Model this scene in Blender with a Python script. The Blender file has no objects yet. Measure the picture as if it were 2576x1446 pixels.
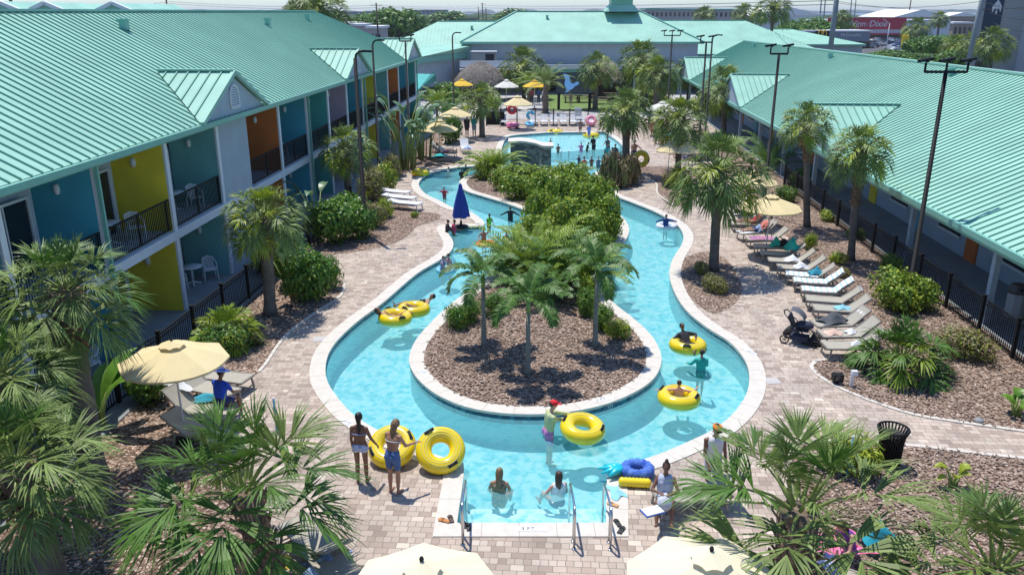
import bpy, bmesh, math, random
from math import sin, cos, pi, radians, atan2, sqrt, hypot
from mathutils import Vector, Matrix, Euler
from mathutils.geometry import tessellate_polygon
R = random.Random(7)
SC = bpy.context.scene
COL = SC.collection

# ------------------------------------------------------------------ camera, sky, sun, exposure
CAM_H = 10.0
FPX, CX, CY = 2040.0, 1288.0, 723.0          # focal length and centre on a 2576 px wide picture
TILT = math.atan((CY - 30.0) / FPX)
cam_data = bpy.data.cameras.new("camera")
cam = bpy.data.objects.new("camera", cam_data)
COL.objects.link(cam)
cam_data.sensor_width = 36.0
cam_data.lens = 36.0 * FPX / 2576.0
cam_data.clip_end = 12000
cam_data.clip_start = 0.3
cam.location = (0, 0, CAM_H)
cam.rotation_euler = (pi / 2 - TILT, 0, 0)
SC.camera = cam

SUN_EL = radians(70)
SUN_DIR = Vector((-0.50 * cos(SUN_EL), 0.866 * cos(SUN_EL), sin(SUN_EL))).normalized()
world = bpy.data.worlds.new("World")
SC.world = world
world.use_nodes = True
wn, wl = world.node_tree.nodes, world.node_tree.links
bg = wn["Background"]
sky = wn.new("ShaderNodeTexSky")
sky.sky_type = 'NISHITA'
sky.sun_disc = False
sky.sun_elevation = SUN_EL
sky.sun_rotation = radians(-30)
sky.altitude = 0
sky.air_density = 1.0
sky.dust_density = 0.3
sky.ozone_density = 3.0
hz = wn.new("ShaderNodeMix"); hz.data_type = 'RGBA'; hz.blend_type = 'MULTIPLY'; hz.inputs[0].default_value = 1.0
hz.inputs[7].default_value = (0.68, 0.78, 0.94, 1)      # slightly bluer summer sky
wl.new(sky.outputs[0], hz.inputs[6])
wl.new(hz.outputs[2], bg.inputs[0])
bg.inputs[1].default_value = 0.15
sun_d = bpy.data.lights.new("sun", 'SUN')
sun_d.energy = 3.9
sun_d.angle = radians(0.53)
sun_d.color = (1.0, 0.955, 0.89)
sun = bpy.data.objects.new("sun", sun_d)
COL.objects.link(sun)
sun.rotation_euler = SUN_DIR.to_track_quat('Z', 'Y').to_euler()
sun.location = (-40, 60, 120)
SC.view_settings.view_transform = 'Standard'
SC.view_settings.look = 'None'
SC.view_settings.exposure = 0.31
SC.view_settings.gamma = 1.0
SC.render.engine = 'CYCLES'
try:
    SC.cycles.max_bounces = 8
    SC.cycles.transparent_max_bounces = 12
except Exception:
    pass

# ------------------------------------------------------------------ surveying helpers (real metres, z up)
def _ray(x, y):
    u, v = x - CX, CY - y
    ct, st = cos(TILT), sin(TILT)
    return (u, FPX * ct + v * st, -FPX * st + v * ct)

def G(x, y, z=0.0):
    d = _ray(x, y)
    t = (z - CAM_H) / d[2]
    return Vector((d[0] * t, d[1] * t, z))

def atY(x, y, Y):
    d = _ray(x, y)
    t = Y / d[1]
    return Vector((d[0] * t, Y, CAM_H + d[2] * t))

# ------------------------------------------------------------------ mesh builder
class MB:
    def __init__(s):
        s.v, s.f, s.m, s.s = [], [], [], []

    def add(s, vs, fs, mi=0, sm=False):
        o = len(s.v)
        s.v.extend([tuple(p) for p in vs])
        for f in fs:
            s.f.append(tuple(i + o for i in f))
            s.m.append(mi)
            s.s.append(sm)
        return s

    def box(s, c, sz, rz=0.0, mi=0, M=None):
        hx, hy, hz = sz[0] / 2, sz[1] / 2, sz[2] / 2
        vs = [Vector((x, y, z)) for x in (-hx, hx) for y in (-hy, hy) for z in (-hz, hz)]
        if M is None:
            M = Matrix.Rotation(rz, 3, 'Z')
        c = Vector(c)
        vs = [M @ p + c for p in vs]
        return s.add(vs, [(0, 1, 3, 2), (4, 6, 7, 5), (0, 4, 5, 1), (2, 3, 7, 6), (0, 2, 6, 4), (1, 5, 7, 3)], mi)

    def bar(s, a, b, w, h=None, mi=0, up=(0, 0, 1)):
        a, b = Vector(a), Vector(b)
        h = h or w
        d = b - a
        L = d.length
        if L < 1e-6:
            return s
        d.normalize()
        up = Vector(up)
        if abs(d.dot(up)) > 0.98:
            up = Vector((0, 1, 0))
        sd = d.cross(up).normalized()
        u2 = sd.cross(d)
        M = Matrix((sd, d, u2)).transposed()
        return s.box((a + b) / 2, (w, L, h), mi=mi, M=M)

    def tube(s, pts, r, n=8, mi=0, closed=False, caps=True, sm=True):
        pts = [Vector(p) for p in pts]
        N = len(pts)
        rs = r if isinstance(r, (list, tuple)) else [r] * N
        vs, fs = [], []
        prev = None
        for i in range(N):
            if closed:
                t = pts[(i + 1) % N] - pts[i - 1]
            else:
                t = pts[min(i + 1, N - 1)] - pts[max(i - 1, 0)]
            t.normalize()
            if prev is None:
                a = Vector((0, 0, 1)) if abs(t.z) < 0.9 else Vector((1, 0, 0))
                x = t.cross(a).normalized()
            else:
                x = (prev - t * prev.dot(t)).normalized()
            prev = x
            y = t.cross(x)
            for k in range(n):
                a = 2 * pi * k / n
                vs.append(pts[i] + (x * cos(a) + y * sin(a)) * rs[i])
        M = N if closed else N - 1
        for i in range(M):
            j = (i + 1) % N
            for k in range(n):
                l = (k + 1) % n
                fs.append((i * n + k, i * n + l, j * n + l, j * n + k))
        if caps and not closed:
            fs.append(tuple(range(n - 1, -1, -1)))
            fs.append(tuple((N - 1) * n + k for k in range(n)))
        return s.add(vs, fs, mi, sm)

    def cyl(s, a, b, r0, r1=None, n=10, mi=0, sm=True):
        return s.tube([a, b], [r0, r0 if r1 is None else r1], n, mi, sm=sm)

    def lathe(s, prof, n=16, c=(0, 0, 0), mi=0, sm=True, closed=False, wob=None):
        vs, fs = [], []
        c = Vector(c)
        N = len(prof)
        for i, (r, z) in enumerate(prof):
            for k in range(n):
                a = 2 * pi * k / n
                rr = r * (wob(i, k) if wob else 1)
                vs.append(c + Vector((cos(a) * rr, sin(a) * rr, z)))
        for i in range(N - 1 + (1 if closed else 0)):
            j = (i + 1) % N
            for k in range(n):
                l = (k + 1) % n
                fs.append((i * n + k, i * n + l, j * n + l, j * n + k))
        return s.add(vs, fs, mi, sm)

    def ell(s, c, r, n=10, mi=0, M=None):
        c = Vector(c)
        if not isinstance(r, (list, tuple)):
            r = (r, r, r)
        vs, fs = [], []
        m = max(4, n // 2)
        for i in range(m + 1):
            th = pi * i / m
            for k in range(n):
                a = 2 * pi * k / n
                p = Vector((sin(th) * cos(a) * r[0], sin(th) * sin(a) * r[1], cos(th) * r[2]))
                if M is not None:
                    p = M @ p
                vs.append(p + c)
        for i in range(m):
            for k in range(n):
                l = (k + 1) % n
                fs.append((i * n + k, (i + 1) * n + k, (i + 1) * n + l, i * n + l))
        return s.add(vs, fs, mi, True)

    def poly(s, pts, mi=0):
        return s.add(pts, [tuple(range(len(pts)))], mi)

    def prism(s, poly, z0, z1, mi=0, side=None):
        n = len(poly)
        ar = sum(poly[i][0] * poly[(i + 1) % n][1] - poly[(i + 1) % n][0] * poly[i][1] for i in range(n))
        if ar < 0:
            poly = poly[::-1]
        vs = [(p[0], p[1], z0) for p in poly] + [(p[0], p[1], z1) for p in poly]
        tris = tessellate_polygon([[Vector((p[0], p[1], 0)) for p in poly]])
        top = []
        for t in tris:
            a, b, c = [poly[i] for i in t]
            cr = (b[0] - a[0]) * (c[1] - a[1]) - (b[1] - a[1]) * (c[0] - a[0])
            if cr < 0:
                t = (t[0], t[2], t[1])
            top.append(tuple(i + n for i in t))
            s_ = (t[0], t[2], t[1])
            top.append(s_)
        s.add(vs, top, mi)
        s.add(vs, [(i, (i + 1) % n, (i + 1) % n + n, i + n) for i in range(n)], mi if side is None else side)
        return s

    def mesh(s, name, mats):
        me = bpy.data.meshes.new(name)
        me.from_pydata(s.v, [], s.f)
        for m in (mats if isinstance(mats, (list, tuple)) else [mats]):
            me.materials.append(m)
        me.polygons.foreach_set('material_index', s.m)
        me.polygons.foreach_set('use_smooth', s.s)
        me.update()
        return me

    def build(s, name, mats, parent=None, loc=None, rz=None):
        o = bpy.data.objects.new(name, s.mesh(name, mats))
        COL.objects.link(o)
        if parent is not None:
            o.parent = parent
        if loc is not None:
            o.location = loc
        if rz is not None:
            o.rotation_euler = (0, 0, rz)
        return o

def place_mesh(name, me, parent=None, loc=None):
    o = bpy.data.objects.new(name, me)
    COL.objects.link(o)
    if parent is not None:
        o.parent = parent
    if loc is not None:
        o.location = loc
    return o

def tag(o, label, cat, group=None):
    o['label'] = label
    o['category'] = cat
    if group:
        o['group'] = group
    return o

def thing(name, label, cat, loc=(0, 0, 0), rz=0.0, group=None):
    o = bpy.data.objects.new(name, None)
    COL.objects.link(o)
    o.location = loc
    o.rotation_euler = (0, 0, rz)
    o.empty_display_size = 0.2
    return tag(o, label, cat, group)

def struct(o, kind='structure'):
    o['kind'] = kind
    return o

def dup(src, loc=None, rz=None, label=None, group=None, sc=None):
    kids = {}
    for ob in list(bpy.data.objects):
        if ob.parent:
            kids.setdefault(ob.parent.name, []).append(ob)
    def rec(o, par):
        c = o.copy()
        COL.objects.link(c)
        if par is not None:
            c.parent = par
        for k in kids.get(o.name, []):
            rec(k, c)
        return c
    r = rec(src, None)
    if loc is not None:
        r.location = loc
    if rz is not None:
        r.rotation_euler = (0, 0, rz)
    if label:
        r['label'] = label
    if group:
        r['group'] = group
    if sc:
        r.scale = (sc, sc, sc) if not isinstance(sc, (tuple, list)) else sc
    return r

def put(o, loc, rz=None, sc=None):
    o.location = loc
    if rz is not None:
        o.rotation_euler = (0, 0, rz)
    if sc:
        o.scale = (sc, sc, sc) if not isinstance(sc, (tuple, list)) else sc
    return o

# ------------------------------------------------------------------ materials
def srgb(h):
    h = h.lstrip('#')
    c = [int(h[i:i + 2], 16) / 255 for i in (0, 2, 4)]
    return tuple(((x / 12.92) if x <= 0.04045 else ((x + 0.055) / 1.055) ** 2.4) for x in c)

def mat(name, col, rough=0.6, metal=0.0, var=0.0, vscale=3.0, bump=0.0, bscale=30.0, spec=None, coat=0.0,
        island=0.0, transl=0.0, emit=0.0, col2=None):
    m = bpy.data.materials.new(name)
    m.use_nodes = True
    nt = m.node_tree
    N, L = nt.nodes, nt.links
    p = N["Principled BSDF"]
    p.inputs["Roughness"].default_value = rough
    p.inputs["Metallic"].default_value = metal
    if spec is not None:
        p.inputs["Specular IOR Level"].default_value = spec
    if coat:
        p.inputs["Coat Weight"].default_value = coat
        p.inputs["Coat Roughness"].default_value = 0.08
    p.inputs["Base Color"].default_value = (*col, 1)
    src = None
    if var or island or col2:
        tc = N.new("ShaderNodeTexCoord")
        mixn = N.new("ShaderNodeMix")
        mixn.data_type = 'RGBA'
        c2 = col2 or tuple(c * (1 - var - island) for c in col)
        c1 = col if col2 else tuple(min(1, c * (1 + 0.5 * var + 0.5 * island)) for c in col)
        mixn.inputs[6].default_value = (*c1, 1)
        mixn.inputs[7].default_value = (*c2, 1)
        nz = N.new("ShaderNodeTexNoise")
        nz.inputs["Scale"].default_value = vscale
        nz.inputs["Detail"].default_value = 4
        L.new(tc.outputs["Object"], nz.inputs["Vector"])
        rmp = N.new("ShaderNodeMapRange")
        rmp.inputs[1].default_value = 0.3
        rmp.inputs[2].default_value = 0.7
        L.new(nz.outputs[0], rmp.inputs[0])
        fac = rmp.outputs[0]
        if island:
            geo = N.new("ShaderNodeNewGeometry")
            ad = N.new("ShaderNodeMath")
            ad.operation = 'MULTIPLY_ADD'
            L.new(geo.outputs["Random Per Island"], ad.inputs[0])
            ad.inputs[1].default_value = 0.6
            ml = N.new("ShaderNodeMath")
            ml.operation = 'MULTIPLY'
            ml.inputs[1].default_value = 0.4
            L.new(fac, ml.inputs[0])
            L.new(ml.outputs[0], ad.inputs[2])
            fac = ad.outputs[0]
        L.new(fac, mixn.inputs[0])
        L.new(mixn.outputs[2], p.inputs["Base Color"])
        src = mixn.outputs[2]
    if bump:
        tc2 = N.new("ShaderNodeTexCoord")
        n2 = N.new("ShaderNodeTexNoise")
        n2.inputs["Scale"].default_value = bscale
        n2.inputs["Detail"].default_value = 5
        b = N.new("ShaderNodeBump")
        b.inputs["Strength"].default_value = bump
        b.inputs["Distance"].default_value = 0.02
        L.new(tc2.outputs["Object"], n2.inputs["Vector"])
        L.new(n2.outputs[0], b.inputs["Height"])
        L.new(b.outputs[0], p.inputs["Normal"])
    if transl:
        t = N.new("ShaderNodeBsdfTranslucent")
        t.inputs[0].default_value = (*col, 1)
        if src is not None:
            L.new(src, t.inputs[0])
        ms = N.new("ShaderNodeMixShader")
        ms.inputs[0].default_value = transl
        L.new(p.outputs[0], ms.inputs[1])
        L.new(t.outputs[0], ms.inputs[2])
        L.new(ms.outputs[0], N["Material Output"].inputs[0])
    if emit:
        p.inputs["Emission Color"].default_value = (*col, 1)
        p.inputs["Emission Strength"].default_value = emit
    return m

M = {}
M['roof'] = mat('roof_metal', (0.33, 0.59, 0.47), 0.55, 0.0, var=0.13, vscale=0.45, spec=0.22)
M['seam'] = mat('shaded_seam_metal', (0.14, 0.36, 0.28), 0.6)  # shade of the seam sides put into the colour, darker than the roof sheet
M['roof_trim'] = mat('roof_trim_metal', (0.20, 0.47, 0.38), 0.4, var=0.05)
M['soffit'] = mat('soffit_paint', (0.22, 0.42, 0.36), 0.6)
M['stucco_grey'] = mat('grey_blue_stucco', (0.38, 0.455, 0.51), 0.85, var=0.08, vscale=1.2, bump=0.2, bscale=60)
M['stucco_white'] = mat('white_stucco', (0.66, 0.70, 0.74), 0.85, var=0.08, bump=0.15, bscale=60)
M['w_yellow'] = mat('yellow_stucco', (0.86, 0.66, 0.04), 0.8, var=0.15, vscale=0.9, bump=0.2, bscale=50)
M['w_blue'] = mat('blue_stucco', (0.06, 0.38, 0.50), 0.8, var=0.15, vscale=0.9, bump=0.2, bscale=50)
M['w_teal'] = mat('teal_stucco', (0.18, 0.47, 0.48), 0.8, var=0.15, vscale=0.9, bump=0.2, bscale=50)
M['w_green'] = mat('sea_green_stucco', (0.07, 0.40, 0.36), 0.8, var=0.15, vscale=0.9, bump=0.2, bscale=50)
M['w_orange'] = mat('orange_stucco', (0.60, 0.16, 0.03), 0.8, var=0.15, vscale=0.9, bump=0.2, bscale=50)
M['w_pink'] = mat('mauve_stucco', (0.45, 0.33, 0.42), 0.8, var=0.15, vscale=0.9, bump=0.2, bscale=50)
M['trimwhite'] = mat('white_trim', (0.72, 0.74, 0.76), 0.6, var=0.05)
M['glass'] = mat('dark_glass', (0.015, 0.02, 0.028), 0.08, spec=0.6)
M['curtain'] = mat('curtain_cloth', (0.16, 0.15, 0.15), 0.9, var=0.3, vscale=6)
M['concrete'] = mat('grey_concrete', (0.26, 0.28, 0.29), 0.85, var=0.15, vscale=1.2, bump=0.15, bscale=40)
M['concrete_pale'] = mat('pale_concrete', (0.50, 0.48, 0.46), 0.85, var=0.16, vscale=0.6, bump=0.1)
M['black'] = mat('black_painted_metal', (0.008, 0.009, 0.010), 0.6, spec=0.25)
M['blackmatte'] = mat('black_rubber', (0.015, 0.015, 0.017), 0.7)
M['steel'] = mat('polished_steel', (0.62, 0.63, 0.65), 0.22, 1.0)
M['coping'] = mat('cream_coping', (0.63, 0.585, 0.51), 0.75, var=0.09, vscale=5, bump=0.2, bscale=70)
M['white_plastic'] = mat('white_plastic', (0.76, 0.78, 0.80), 0.4)
M['tile_blue'] = None

def nodes_of(name, rough=0.7):
    m = bpy.data.materials.new(name)
    m.use_nodes = True
    p = m.node_tree.nodes["Principled BSDF"]
    p.inputs["Roughness"].default_value = rough
    return m, m.node_tree.nodes, m.node_tree.links, p

def ramp(N, L, src, stops):
    r = N.new("ShaderNodeValToRGB")
    e = r.color_ramp.elements
    while len(e) > 1:
        e.remove(e[-1])
    e[0].position, e[0].color = stops[0][0], (*stops[0][1], 1)
    for p, c in stops[1:]:
        k = e.new(p)
        k.color = (*c, 1)
    L.new(src, r.inputs[0])
    return r

# pavers: mixed-size concrete pavers, tan, rose and grey
m, N, L, p = nodes_of('paver_blocks', 0.85)
tc = N.new("ShaderNodeTexCoord")
mp = N.new("ShaderNodeMapping")
mp.inputs["Rotation"].default_value = (0, 0, 0.06)
L.new(tc.outputs["Object"], mp.inputs[0])
br = N.new("ShaderNodeTexBrick")
br.offset = 0.5
br.squash = 0.6
br.squash_frequency = 3
br.inputs["Scale"].default_value = 1.0
br.inputs["Mortar Size"].default_value = 0.007
br.inputs["Mortar Smooth"].default_value = 0.3
br.inputs["Brick Width"].default_value = 0.27
br.inputs["Row Height"].default_value = 0.18
br.inputs["Color1"].default_value = (0, 0, 0, 1)
br.inputs["Color2"].default_value = (1, 1, 1, 1)
br.inputs["Mortar"].default_value = (0.5, 0.5, 0.5, 1)
L.new(mp.outputs[0], br.inputs["Vector"])
rp = ramp(N, L, br.outputs["Color"], [(0.0, (0.31, 0.245, 0.20)), (0.3, (0.41, 0.335, 0.275)), (0.6, (0.50, 0.43, 0.36)), (0.9, (0.46, 0.375, 0.31)), (1.0, (0.62, 0.555, 0.46))])
nz = N.new("ShaderNodeTexNoise")
nz.inputs["Scale"].default_value = 0.9
nz.inputs["Detail"].default_value = 6
L.new(tc.outputs["Object"], nz.inputs["Vector"])
r2 = ramp(N, L, nz.outputs[0], [(0.28, (0.80, 0.79, 0.78)), (0.5, (1.0, .98, .96)), (0.72, (1.2, 1.15, 1.11))])
mx = N.new("ShaderNodeMix"); mx.data_type = 'RGBA'; mx.blend_type = 'MULTIPLY'; mx.inputs[0].default_value = 1
L.new(rp.outputs[0], mx.inputs[6]); L.new(r2.outputs[0], mx.inputs[7])
mj = N.new("ShaderNodeMix"); mj.data_type = 'RGBA'
L.new(br.outputs["Fac"], mj.inputs[0]); L.new(mx.outputs[2], mj.inputs[6]); mj.inputs[7].default_value = (0.19, 0.16, 0.14, 1)
L.new(mj.outputs[2], p.inputs["Base Color"])
bp = N.new("ShaderNodeBump"); bp.inputs["Strength"].default_value = 0.5; bp.inputs["Distance"].default_value = 0.006; bp.invert = True
L.new(br.outputs["Fac"], bp.inputs["Height"]); L.new(bp.outputs[0], p.inputs["Normal"])
M['paver'] = m

# mulch: bark chips
m, N, L, p = nodes_of('bark_mulch', 0.95)
tc = N.new("ShaderNodeTexCoord")
wv = N.new("ShaderNodeTexNoise"); wv.inputs["Scale"].default_value = 9
L.new(tc.outputs["Object"], wv.inputs["Vector"])
va = N.new("ShaderNodeVectorMath"); va.operation = 'MULTIPLY_ADD'
L.new(wv.outputs["Color"], va.inputs[0]); va.inputs[1].default_value = (0.12, 0.12, 0.12); L.new(tc.outputs["Object"], va.inputs[2])
vo = N.new("ShaderNodeTexVoronoi"); vo.inputs["Scale"].default_value = 20; vo.inputs["Randomness"].default_value = 1
L.new(va.outputs[0], vo.inputs["Vector"])
sp = N.new("ShaderNodeSeparateColor"); L.new(vo.outputs["Color"], sp.inputs[0])
rp = ramp(N, L, sp.outputs[0], [(0.0, (0.05, 0.03, 0.02)), (0.35, (0.13, 0.083, 0.058)), (0.6, (0.235, 0.16, 0.115)), (0.82, (0.36, 0.27, 0.21)), (1.0, (0.58, 0.49, 0.41))])
nz = N.new("ShaderNodeTexNoise"); nz.inputs["Scale"].default_value = 0.7; nz.inputs["Detail"].default_value = 3
L.new(tc.outputs["Object"], nz.inputs["Vector"])
r2 = ramp(N, L, nz.outputs[0], [(0.3, (0.88, 0.86, 0.84)), (0.7, (1.15, 1.1, 1.08))])
mx = N.new("ShaderNodeMix"); mx.data_type = 'RGBA'; mx.blend_type = 'MULTIPLY'; mx.inputs[0].default_value = 1
L.new(rp.outputs[0], mx.inputs[6]); L.new(r2.outputs[0], mx.inputs[7])
L.new(mx.outputs[2], p.inputs["Base Color"])
bp = N.new("ShaderNodeBump"); bp.inputs["Strength"].default_value = 0.8; bp.inputs["Distance"].default_value = 0.03
L.new(sp.outputs[1], bp.inputs["Height"]); L.new(bp.outputs[0], p.inputs["Normal"])
M['mulch'] = m

# pool plaster and water
M['plaster'] = mat('aqua_pool_plaster', (0.32, 0.66, 0.68), 0.7, var=0.06, vscale=0.8)
M['plaster_pale'] = mat('pale_pool_plaster', (0.62, 0.84, 0.86), 0.7, var=0.06, vscale=0.8)
m, N, L, p = nodes_of('waterline_tiles', 0.2)
tc = N.new("ShaderNodeTexCoord")
vo = N.new("ShaderNodeTexVoronoi"); vo.inputs["Scale"].default_value = 9; vo.distance = 'CHEBYCHEV'; vo.inputs["Randomness"].default_value = 0.15
L.new(tc.outputs["Object"], vo.inputs["Vector"])
sp = N.new("ShaderNodeSeparateColor"); L.new(vo.outputs["Color"], sp.inputs[0])
rp = ramp(N, L, sp.outputs[0], [(0, (0.006, 0.05, 0.10)), (0.6, (0.02, 0.13, 0.20)), (1, (0.06, 0.26, 0.34))])
L.new(rp.outputs[0], p.inputs["Base Color"])
M['tile_blue'] = m

m = bpy.data.materials.new('pool_water'); m.use_nodes = True
N, L = m.node_tree.nodes, m.node_tree.links
N.remove(N["Principled BSDF"])
out = N["Material Output"]
geo = N.new("ShaderNodeNewGeometry")
def warp_noise(scale, amp, src):
    n = N.new("ShaderNodeTexNoise"); n.inputs["Scale"].default_value = scale; n.inputs["Detail"].default_value = 2
    L.new(src, n.inputs["Vector"])
    v = N.new("ShaderNodeVectorMath"); v.operation = 'MULTIPLY_ADD'
    L.new(n.outputs["Color"], v.inputs[0]); v.inputs[1].default_value = (amp, amp, 0); L.new(src, v.inputs[2])
    return v.outputs[0]
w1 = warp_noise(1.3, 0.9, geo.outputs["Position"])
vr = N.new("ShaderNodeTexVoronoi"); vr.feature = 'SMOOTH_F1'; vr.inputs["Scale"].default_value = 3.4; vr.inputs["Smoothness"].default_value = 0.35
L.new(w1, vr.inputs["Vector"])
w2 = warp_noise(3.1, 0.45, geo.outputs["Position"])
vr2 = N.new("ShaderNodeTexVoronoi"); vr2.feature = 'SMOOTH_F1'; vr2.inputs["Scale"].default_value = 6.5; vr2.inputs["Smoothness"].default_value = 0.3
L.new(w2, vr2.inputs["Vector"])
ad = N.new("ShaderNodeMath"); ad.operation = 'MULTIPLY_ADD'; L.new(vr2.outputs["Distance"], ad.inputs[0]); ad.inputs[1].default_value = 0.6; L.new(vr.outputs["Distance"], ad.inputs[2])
# caustic web painted into the transmission tint: pale lines, deeper cells
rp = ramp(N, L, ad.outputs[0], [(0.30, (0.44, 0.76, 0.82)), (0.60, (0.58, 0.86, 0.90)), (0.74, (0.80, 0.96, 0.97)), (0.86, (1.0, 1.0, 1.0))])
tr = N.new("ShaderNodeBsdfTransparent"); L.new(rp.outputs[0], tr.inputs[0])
gl = N.new("ShaderNodeBsdfGlossy"); gl.inputs["Roughness"].default_value = 0.06
fr = N.new("ShaderNodeFresnel"); fr.inputs["IOR"].default_value = 1.33
nz = N.new("ShaderNodeTexNoise"); nz.inputs["Scale"].default_value = 5.0; nz.inputs["Detail"].default_value = 4; nz.inputs["Distortion"].default_value = 1.2
L.new(geo.outputs["Position"], nz.inputs["Vector"])
bp = N.new("ShaderNodeBump"); bp.inputs["Strength"].default_value = 0.35; bp.inputs["Distance"].default_value = 0.08
L.new(nz.outputs[0], bp.inputs["Height"]); L.new(bp.outputs[0], gl.inputs["Normal"]); L.new(bp.outputs[0], fr.inputs["Normal"])
ms = N.new("ShaderNodeMixShader"); L.new(fr.outputs[0], ms.inputs[0]); L.new(tr.outputs[0], ms.inputs[1]); L.new(gl.outputs[0], ms.inputs[2])
df = N.new("ShaderNodeBsdfDiffuse"); df.inputs[0].default_value = (0.22, 0.62, 0.68, 1)   # even cyan layer painted in as scattered light, fading submerged parts
mt = N.new("ShaderNodeMixShader"); mt.inputs[0].default_value = 0.26; L.new(ms.outputs[0], mt.inputs[1]); L.new(df.outputs[0], mt.inputs[2])
L.new(mt.outputs[0], out.inputs[0])
M['water'] = m

M['grass'] = mat('lawn_grass', (0.15, 0.23, 0.05), 0.9, var=0.3, vscale=1.5, bump=0.4, bscale=30)
M['asphalt'] = mat('asphalt', (0.10, 0.10, 0.105), 0.9, var=0.2, vscale=0.3)
M['leaf'] = mat('glossy_green_leaves', (0.18, 0.30, 0.03), 0.42, island=0.5, var=0.1, vscale=1.3, transl=0.25, spec=0.35)
M['leaf_yel'] = mat('yellow_green_leaves', (0.36, 0.44, 0.035), 0.42, island=0.4, var=0.15, vscale=1.3, transl=0.25, spec=0.35)
M['leaf_dark'] = mat('deep_green_leaves', (0.10, 0.23, 0.03), 0.42, island=0.4, var=0.15, vscale=1.3, transl=0.2, spec=0.35)
M['leaf_rust'] = mat('rust_brown_leaves', (0.26, 0.16, 0.09), 0.55, island=0.45, var=0.15, vscale=1.3, transl=0.15, col2=(0.13, 0.20, 0.04))
M['frond'] = mat('palm_frond', (0.20, 0.28, 0.07), 0.5, island=0.4, var=0.15, vscale=1.0, transl=0.15, spec=0.3)
M['frond_deep'] = mat('bright_palm_frond', (0.10, 0.21, 0.03), 0.5, island=0.4, var=0.15, vscale=1.0, transl=0.2, spec=0.4)
M['frond_yel'] = mat('yellowish_palm_frond', (0.24, 0.35, 0.03), 0.5, island=0.4, var=0.15, vscale=1.0, transl=0.2, spec=.3)
M['frond_dead'] = mat('dry_palm_frond', (0.36, 0.25, 0.13), 0.8, island=0.4)
M['petiole'] = mat('palm_leaf_stalk', (0.20, 0.26, 0.06), 0.5)
M['trunk'] = mat('palm_bark', (0.17, 0.145, 0.125), 0.95, var=0.35, vscale=4, bump=0.9, bscale=18)
M['boots'] = mat('old_palm_leaf_bases', (0.22, 0.16, 0.11), 0.95, var=0.45, vscale=7, bump=0.9, bscale=20)
M['trunk_smooth'] = mat('smooth_grey_trunk', (0.24, 0.25, 0.22), 0.8, var=0.25, vscale=5, bump=0.4, bscale=14)
M['crownshaft'] = mat('green_crown_shaft', (0.16, 0.30, 0.08), 0.4)
M['bark'] = mat('brown_bark', (0.10, 0.07, 0.05), 0.95, var=0.3, vscale=6)
# ------------------------------------------------------------------ pool outlines and ground
def smooth_loop(pts, corner=(), step=0.25, closed=True):
    """Catmull-Rom through pts (2D), keeping listed indices as hard corners."""
    n = len(pts)
    out = []
    rng = n if closed else n - 1
    for i in range(rng):
        p1, p2 = Vector(pts[i]), Vector(pts[(i + 1) % n])
        p0 = Vector(pts[i - 1]) if (i not in corner and (closed or i > 0)) else p1 * 2 - p2
        j2 = (i + 1) % n
        p3 = Vector(pts[(i + 2) % n]) if (j2 not in corner and (closed or i + 2 < n)) else p2 * 2 - p1
        k = max(1, int((p2 - p1).length / step))
        for q in range(k):
            t = q / k
            out.append(0.5 * ((2 * p1) + (p2 - p0) * t + (2 * p0 - 5 * p1 + 4 * p2 - p3) * t * t + (3 * p1 - p0 - 3 * p2 + p3) * t ** 3))
    return out

def g2(pts, z=0.0):
    return [G(x, y, z).to_2d() for x, y in pts]

def offset_loop(lp, d):
    n = len(lp)
    out = []
    for i in range(n):
        a, b, c = lp[i - 1], lp[i], lp[(i + 1) % n]
        t1, t2 = (b - a).normalized(), (c - b).normalized()
        n1, n2 = Vector((-t1.y, t1.x)), Vector((-t2.y, t2.x))
        m = n1 + n2
        if m.length < 1e-4:
            m = n1
        m.normalize()
        k = max(0.6, m.dot(n1))
        out.append(b + m * (d / k))
    return out

def ccw(lp):
    a = sum(lp[i - 1].x * lp[i].y - lp[i].x * lp[i - 1].y for i in range(len(lp)))
    return lp if a > 0 else lp[::-1]

# waterside edge of the outer deck, anticlockwise from the entry steps
OUT_PX = [(1150, 1316), (1524, 1316), (1527, 1196), (1570, 1172), (1630, 1153), (1690, 1130), (1742, 1107), (1798, 1079), (1846, 1039), (1876, 995),
          (1885, 955), (1880, 920), (1862, 889), (1830, 857), (1782, 827), (1734, 789), (1706, 753), (1688, 713), (1684, 681), (1694, 649),
          (1714, 617), (1719, 593), (1706, 569), (1678, 549), (1638, 529), (1590, 510), (1551, 495), (1531, 483), (1507, 466), (1489, 443),
          (1510, 428), (1552, 405), (1572, 385), (1560, 361), (1520, 332), (1376, 334), (1291, 341), (1272, 352), (1262, 375), (1262, 398), (1240, 408), (1196, 418),
          (1156, 421), (1109, 429), (1075, 440), (1057, 455), (1055, 470), (1072, 489), (1109, 507), (1140, 523), (1180, 532), (1202, 545),
          (1219, 560), (1217, 569), (1146, 571), (1123, 573), (1128, 588), (1140, 609), (1136, 630), (1109, 653), (1048, 690), (967, 759),
          (905, 805), (860, 845), (832, 880), (820, 915), (822, 955), (845, 995), (885, 1040), (940, 1077), (1000, 1107), (1060, 1133), (1120, 1152), (1166, 1166)]
CORN = {0, 1, 2, 34, 35, 53, 71}
OUTER = smooth_loop(g2(OUT_PX), CORN)
OUTER = ccw(OUTER)
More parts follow.
